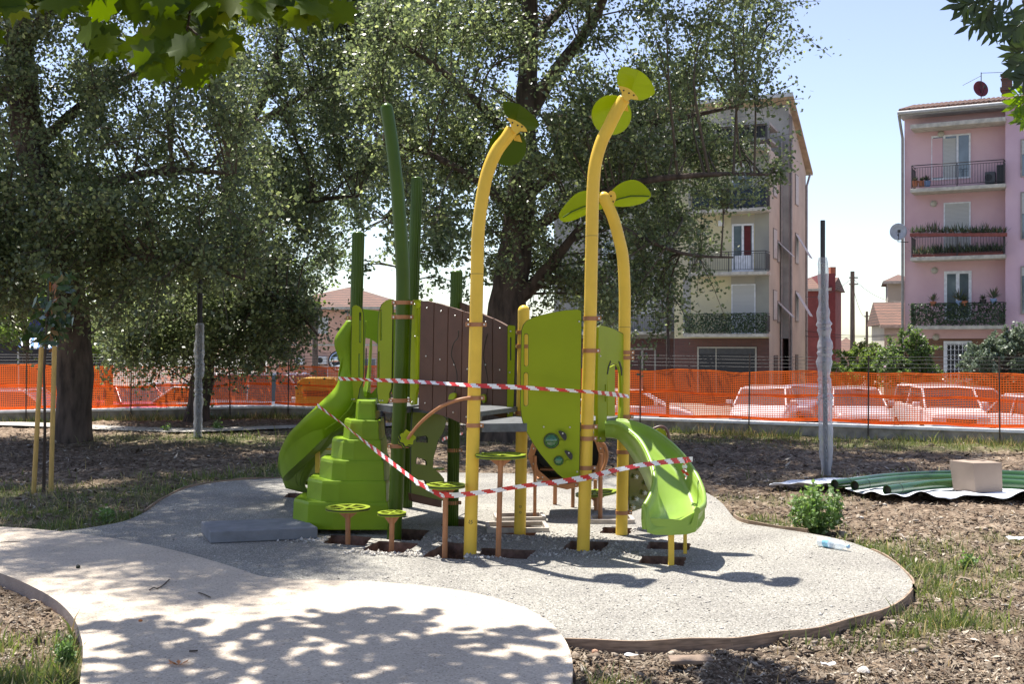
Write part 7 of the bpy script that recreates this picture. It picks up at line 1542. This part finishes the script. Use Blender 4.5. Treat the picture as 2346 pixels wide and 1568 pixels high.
HM = [(720, 330, 30, 22), (610, 310, 30, 20), (830, 300, 30, 24), (800, 540, 40, 60), (700, 130, 24, 30), (455, 900, 30, 60), (860, 150, 20, 30), (320, 330, 30, 30)]
cl = fill([(230, 560), (640, 560), (680, 700), (230, 730)], 50, Ym - 2.5, Ym + 2) + fill(PM_, 170, Ym - 3, Ym + 2.5, HM) + fill([(240, 690), (560, 640), (690, 700), (680, 780), (640, 850), (480, 830), (280, 850)], 50, Ym - 3, Ym) + fill([(420, -700), (950, -700), (950, -60), (420, -60)], 28, Ym - 3, Ym + 3)
tree('poplar_tree', 'middle poplar with low hanging dark branches, behind the left wrapped lamp pole', tr, [.27, .26, .24, .21, .19, .17, .15, .13, .11, .08, .05], limbs, cl, 440, .078, .44, M_pop, twn=8)
# paler tree farther behind, between the middle and central poplars
Yb = 33.0
tr = [at(928, 930, Yb), at(926, 700, Yb), at(922, 400, Yb), at(905, 100, Yb), at(880, -200, Yb)]
cl = fill([(740, -80), (1080, -80), (1080, 250), (1060, 640), (1000, 690), (940, 680), (900, 600), (860, 580), (820, 620), (750, 640), (700, 610), (760, 500), (800, 420), (740, 200)], 150, Yb - 3, Yb + 3, [(830, 560, 60, 60), (1000, 620, 30, 30), (900, 480, 30, 30), (1000, 420, 20, 30), (800, 250, 25, 25), (870, 660, 40, 50)])
tree('poplar_tree', 'paler distant poplar whose leaves fill the gap behind the dark green posts', tr, [.08, .07, .05, .04, .02], [([at(885, 500, Yb), at(960, 400, Yb), at(1030, 330, Yb)], .08, .03), ([at(885, 420, Yb), at(800, 330, Yb), at(760, 230, Yb)], .08, .03)], cl, 170, .12, .45, M_pop2, twn=3, lift=0)
# sunlit greenery far left and dark clump
Yf = 36.0
for x, pol, m_, lab, n_, Yq in ((60, [(-120, 640), (60, 640), (150, 660), (180, 740), (60, 760), (-120, 780)], M_bright, 'sunlit yellow green tree far left beyond the netting', 45, 34.0), (250, [(190, 620), (330, 640), (420, 690), (400, 770), (300, 800), (200, 790)], M_bright, 'sunlit light green tree seen between the left and middle trunks', 45, 36.0), (600, [(470, 640), (700, 600), (700, 670), (640, 720), (480, 720)], M_bright, 'yellow green treetop behind the hanging branches left of the salmon house', 40, 38.0)):
    b0 = at(x, 0, Yq); b0.z = SZ; cc = at(x, 700, Yq); tree('roadside_tree', lab, [b0, b0.lerp(cc, .5), cc], [.14, .12, .06], [], fill(pol, n_, Yq - 1.5, Yq + 1.5), 170, .12, .42, m_, twn=3, group=None)
# shrubs by the pink block
def shrub(lab, pol, n_, Y, dY, m_, x0, lsz=.08, nl=190, spread=.2, name='shrub'):
    b0 = at(x0, 0, Y); b0.z = SZ; cc = at(x0, 830, Y); tree(name, lab, [b0, b0.lerp(cc, .6), cc], [.06, .05, .03], [], fill(pol, n_, Y - dY, Y + dY), nl, lsz, spread, m_, twn=3, cat='shrub', lift=.3)
M_sh1 = leafmat('shrub_green', (.07, .12, .035), (.15, .22, .07), .4, .45, .5, c3=(.34, .22, .32)); M_sh2 = leafmat('shrub_olive', (.07, .10, .055), (.15, .19, .12), .25, .35, .7, c3=(.28, .32, .24))
shrub('loose flowering shrub with pale green shoots left of the white door grille', [(2012, 880), (2010, 820), (2040, 790), (2058, 762), (2085, 752), (2110, 765), (2120, 790), (2160, 772), (2150, 800), (2125, 815), (2165, 815), (2140, 835), (2160, 870), (2140, 900)], 60, 44, .9, M_sh1, 2085, .10)
shrub('dense rounded olive green shrub in front of the pink block at the right', [(2200, 900), (2198, 840), (2215, 800), (2250, 770), (2300, 758), (2380, 755), (2440, 780), (2440, 900)], 125, 40, 1.2, M_sh2, 2300, .09, 260, .18)
shrub('low light green bush in the gap right of the wrapped lamp pole', [(1908, 900), (1915, 820), (1940, 800), (1990, 800), (2020, 820), (2030, 900)], 50, 50, 1, M_bright, 1965, .10)
shrub('low bush behind the netting at the far end of the gap', [(1960, 860), (1965, 800), (1990, 785), (2020, 800), (2030, 860)], 26, 58, 1, M_sh1, 1995, .12)

# ---- maple overhead: trunk stands left of the camera, its boughs reach in front
M_maple = leafmat('maple_leaves', (.045, .08, .006), (.07, .115, .009), .45, .6, .15, c3=(.16, .20, .02)); 
LOBE = [(0, -.5), (.10, -.33), (.34, -.40), (.30, -.24), (.55, -.12), (.42, .02), (.52, .24), (.30, .20), (.22, .32), (.10, .28), (0, .56), (-.10, .28), (-.22, .32), (-.30, .20), (-.52, .24), (-.42, .02), (-.55, -.12), (-.30, -.24), (-.34, -.40), (-.10, -.33)]
def lobed(C, size, nrm_bias, m, name, parent, axis=None, shape=LOBE, cup=.12):
    mb = MB()
    for c in C:
        c = Vector(c); nr_ = Vector((rng.normal(0, .55) + nrm_bias[0], rng.normal(0, .45) + nrm_bias[1], rng.normal(0, .45) + nrm_bias[2])).normalized()
        dn = Vector(axis if axis is not None else (rng.normal(0, .45), rng.normal(0, .4), -1)) + Vector(rng.normal(0, .2, 3)); t = (dn - nr_ * dn.dot(nr_)).normalized(); b = nr_.cross(t); s = size * rng.uniform(.75, 1.2)
        vs = [c - nr_ * cup * s * .2] + [c + (b * x + t * y) * s - nr_ * s * cup * (x * x * 2.2 + y * y * .6 - abs(x) * .9) for x, y in shape]; k_ = len(shape); mb.mesh(vs, [(0, 1 + i, 1 + (i + 1) % k_) for i in range(k_)], 0, True)
    return mb.build(name, m, parent)
mt = Vector((-4.4, 3.0, -.05)); mp_ = empty('maple_tree', mt, 'overhanging maple whose big lobed leaves hang into the top left of the picture', 'tree')
mb = MB(); Lb = [[Vector((-4.4, 3.0, -.3)), Vector((-4.3, 3.1, 1.5)), Vector((-4.1, 3.4, 3.4)), Vector((-3.6, 4.4, 5.2)), Vector((-3.2, 6.0, 6.6)), Vector((-2.6, 8.0, 7.4))], [Vector((-4.2, 3.3, 2.8)), Vector((-3.2, 3.3, 3.2)), Vector((-2.0, 3.4, 3.15)), Vector((-.9, 3.5, 3.05)), Vector((-.2, 3.7, 3.0))],
    [Vector((-3.6, 4.4, 5.2)), Vector((-2.2, 5.4, 5.8)), Vector((-1.0, 6.9, 6.3)), Vector((-.2, 8.0, 6.6))], [Vector((-3.3, 5.6, 6.3)), Vector((-3.0, 7.2, 6.2)), Vector((-2.8, 8.8, 6.3))]]
for q, (r0, r1) in zip(Lb, ((.17, .04), (.05, .012), (.07, .02), (.06, .02))): S = [Vector(a) for a in smooth_path([tuple(a) for a in q], 5)]; mb.tube(S, list(np.linspace(r0, r1, len(S))), 10)
mb.build('trunk', M_bark, mp_)
C = []
def nearleaf(x, y, n_, sx, sy, Y=3.4, dY=.35):
    for _ in range(n_): C.append(at(x + rng.normal(0, sx), y + rng.normal(0, sy), Y + rng.uniform(-dY, dY)))
nearleaf(180, 0, 11, 60, 14); nearleaf(215, 55, 5, 16, 20); nearleaf(236, 105, 4, 6, 10, 3.2); nearleaf(60, -6, 8, 50, 10); nearleaf(20, 8, 5, 20, 8); nearleaf(380, 12, 8, 50, 14); nearleaf(420, 60, 13, 50, 22); nearleaf(385, 110, 10, 38, 18); nearleaf(345, 140, 6, 14, 16); nearleaf(375, 172, 3, 8, 8); nearleaf(460, 125, 10, 28, 18); nearleaf(490, 150, 4, 12, 10)
nearleaf(560, 10, 20, 60, 12); nearleaf(640, 14, 18, 40, 10); nearleaf(700, 22, 14, 34, 10); nearleaf(-60, 0, 20, 60, 30); nearleaf(300, -60, 26, 240, 20); nearleaf(550, -70, 20, 140, 20)
lobed(C, .105, (0, -.9, .25), M_maple, 'leaves', mp_)
mb = MB()
for x0, y0, x1, y1 in ((420, -60, 430, 60), (430, 60, 385, 130), (430, 60, 480, 130), (200, -60, 215, 50), (215, 50, 236, 90), (560, -50, 560, 10), (680, -50, 690, 20), (310, -60, 380, 20)): a = at(x0, y0, 3.4); b_ = at(x1, y1, 3.35); mb.tube([a, a.lerp(b_, .5) + Vector((.02, 0, 0)), b_], .004, 5)
mb.build('twigs', M_twig, mp_)
# higher bough: out of the frame above, it throws the dappled shade on the near path
C2 = []
def shade_at(px, py, n_, s, z=6.2):
    g_ = gd(px, py, .02); c = g_ + Vector((SUN.x / SUN.z * z, SUN.y / SUN.z * z, z))
    for _ in range(n_): C2.append(c + Vector((rng.normal(0, s), rng.normal(0, s), rng.normal(0, .28))))
for px, py, n_, s in ((260, 1445, 9, .10), (330, 1455, 9, .12), (420, 1440, 9, .10), (300, 1520, 14, .18), (430, 1500, 14, .16), (560, 1480, 16, .16), (650, 1450, 16, .13), (760, 1435, 12, .12), (840, 1425, 18, .13), (930, 1425, 18, .12), (700, 1530, 22, .20), (850, 1500, 24, .18), (980, 1480, 24, .15), (1010, 1540, 24, .17), (1150, 1470, 8, .10), (1200, 1465, 8, .07), (1160, 1530, 16, .14), (1260, 1540, 14, .14), (560, 1580, 22, .2), (850, 1590, 26, .22), (1100, 1590, 24, .2), (300, 1590, 18, .2), (500, 1650, 34, .3), (900, 1660, 40, .3), (1150, 1650, 30, .25), (700, 1720, 40, .35), (200, 1680, 24, .25), (30, 1560, 6, .1)): shade_at(px, py, int(n_ * 2.0), s * 1.05)
for px, py, n_, s in ((1680, 1500, 16, .11), (1720, 1530, 20, .13), (1650, 1560, 18, .14), (1740, 1580, 18, .14), (1700, 1640, 30, .2), (2180, 1600, 16, .14), (2000, 1640, 24, .2), (1600, 1620, 20, .15)): shade_at(px, py, int(n_ * 2.4), s * 1.1, 5.6)
lobed(C2, .17, (0, 0, 1.1), M_maple, 'crown', mp_, shape=LOBE)
C3 = [Vector((rng.uniform(-4.5, 1.2), rng.normal(4.5, .55), rng.uniform(4.2, 6.6))) for _ in range(900)]; lobed(C3, .15, (0, 0, 1.0), M_maple, 'upper_crown', mp_)
# ---- ash at the top right: narrow leaflets against the sky
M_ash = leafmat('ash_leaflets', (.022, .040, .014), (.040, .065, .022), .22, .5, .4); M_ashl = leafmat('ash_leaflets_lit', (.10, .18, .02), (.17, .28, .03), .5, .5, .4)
ar = Vector((4.6, 2.6, -.05)); ash = empty('ash_tree', ar, 'overhanging ash with narrow pointed leaflets at the top right corner', 'tree'); mb = MB()
for q, r0, r1 in (([(4.6, 2.6, -.3), (4.5, 2.8, 1.6), (4.2, 3.2, 3.2), (3.6, 3.8, 4.6)], .14, .06), ([(4.3, 3.1, 2.9), (3.2, 3.6, 3.3), (2.3, 3.9, 3.1), (1.8, 4.0, 2.95)], .04, .008), ([(4.4, 3.0, 2.2), (3.2, 3.6, 2.75), (2.2, 4.0, 2.75), (1.85, 4.0, 2.6)], .03, .006)):
    S = [Vector(a) for a in smooth_path(q, 5)]; mb.tube(S, list(np.linspace(r0, r1, len(S))), 8)
mb.build('trunk', M_bark, ash)
LEAFLET = [(0, -.5), (.10, -.25), (.14, 0), (.09, .28), (0, .56), (-.09, .28), (-.14, 0), (-.10, -.25)]
def ashspray(x, y, ang, L, m, Y=4.0, npair=5, sz=46):
    """compound leaf: rachis with paired leaflets, drawn in a plane facing the viewer"""
    P = []; nr_ = Vector((rng.normal(0, .2), -1, rng.normal(0, .2))).normalized(); r_ = Vector((math.cos(ang), 0, -math.sin(ang))); s_ = Vector((math.sin(ang), 0, math.cos(ang))); k0 = Y / FX; a = at(x, y, Y); mbx = MB(); tip = a + r_ * L * k0; mbx.tube([a, tip], .0016, 4)
    for i in range(npair):
        t = (i + .6) / npair; p = a + r_ * L * k0 * t
        for sd in (-1, 1): 
            d = (r_ * .75 + s_ * sd * .75 + Vector((0, rng.normal(0, .2), -.15))).normalized(); b = nr_.cross(d).normalized(); s = sz * k0 * rng.uniform(.75, 1.1); c = p + d * s * .5; vs = [c + (b * u + d * v) * s for u, v in LEAFLET]; mbx.poly(vs)
    d = r_; b = nr_.cross(d).normalized(); s = sz * k0; c = tip + d * s * .5; mbx.poly([c + (b * u + d * v) * s for u, v in LEAFLET]); return mbx
big_ = MB(); lit = MB()
def addto(dst, src): 
    b = len(dst.v); dst.v += src.v; dst.f += [tuple(b + i for i in f) for f in src.f]; dst.m += src.m; dst.sm += src.sm
for x, y, ang, L in ((2290, -10, 2.9, 80), (2300, 10, 2.6, 90), (2320, 5, 2.2, 80), (2250, -12, 2.8, 60), (2340, 20, 2.3, 70), (2290, 5, 2.1, 60), (2350, 0, 1.9, 70), (2365, 30, 2.4, 60), (2260, 20, 1.8, 30), (2330, -20, 2.7, 80), (2370, -10, 2.0, 90), (2240, 0, 2.5, 36), (2360, 60, 2.7, 40), (2370, 110, 2.9, 44), (2365, 130, 2.6, 44), (2375, 150, 2.8, 40), (2360, 120, 3.3, 36), (2370, 165, 2.5, 30)): addto(big_, ashspray(x, y, ang, L, None, 4.0 + rng.uniform(-.25, .25), sz=42))
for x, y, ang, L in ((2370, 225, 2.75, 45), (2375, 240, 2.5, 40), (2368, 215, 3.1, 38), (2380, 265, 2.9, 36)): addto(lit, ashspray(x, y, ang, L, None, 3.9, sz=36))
for _ in range(120): addto(big_, ashspray(rng.uniform(2420, 3200), rng.uniform(-600, 300), rng.uniform(1, 3.5), 80, None, rng.uniform(3.6, 4.8), sz=44))
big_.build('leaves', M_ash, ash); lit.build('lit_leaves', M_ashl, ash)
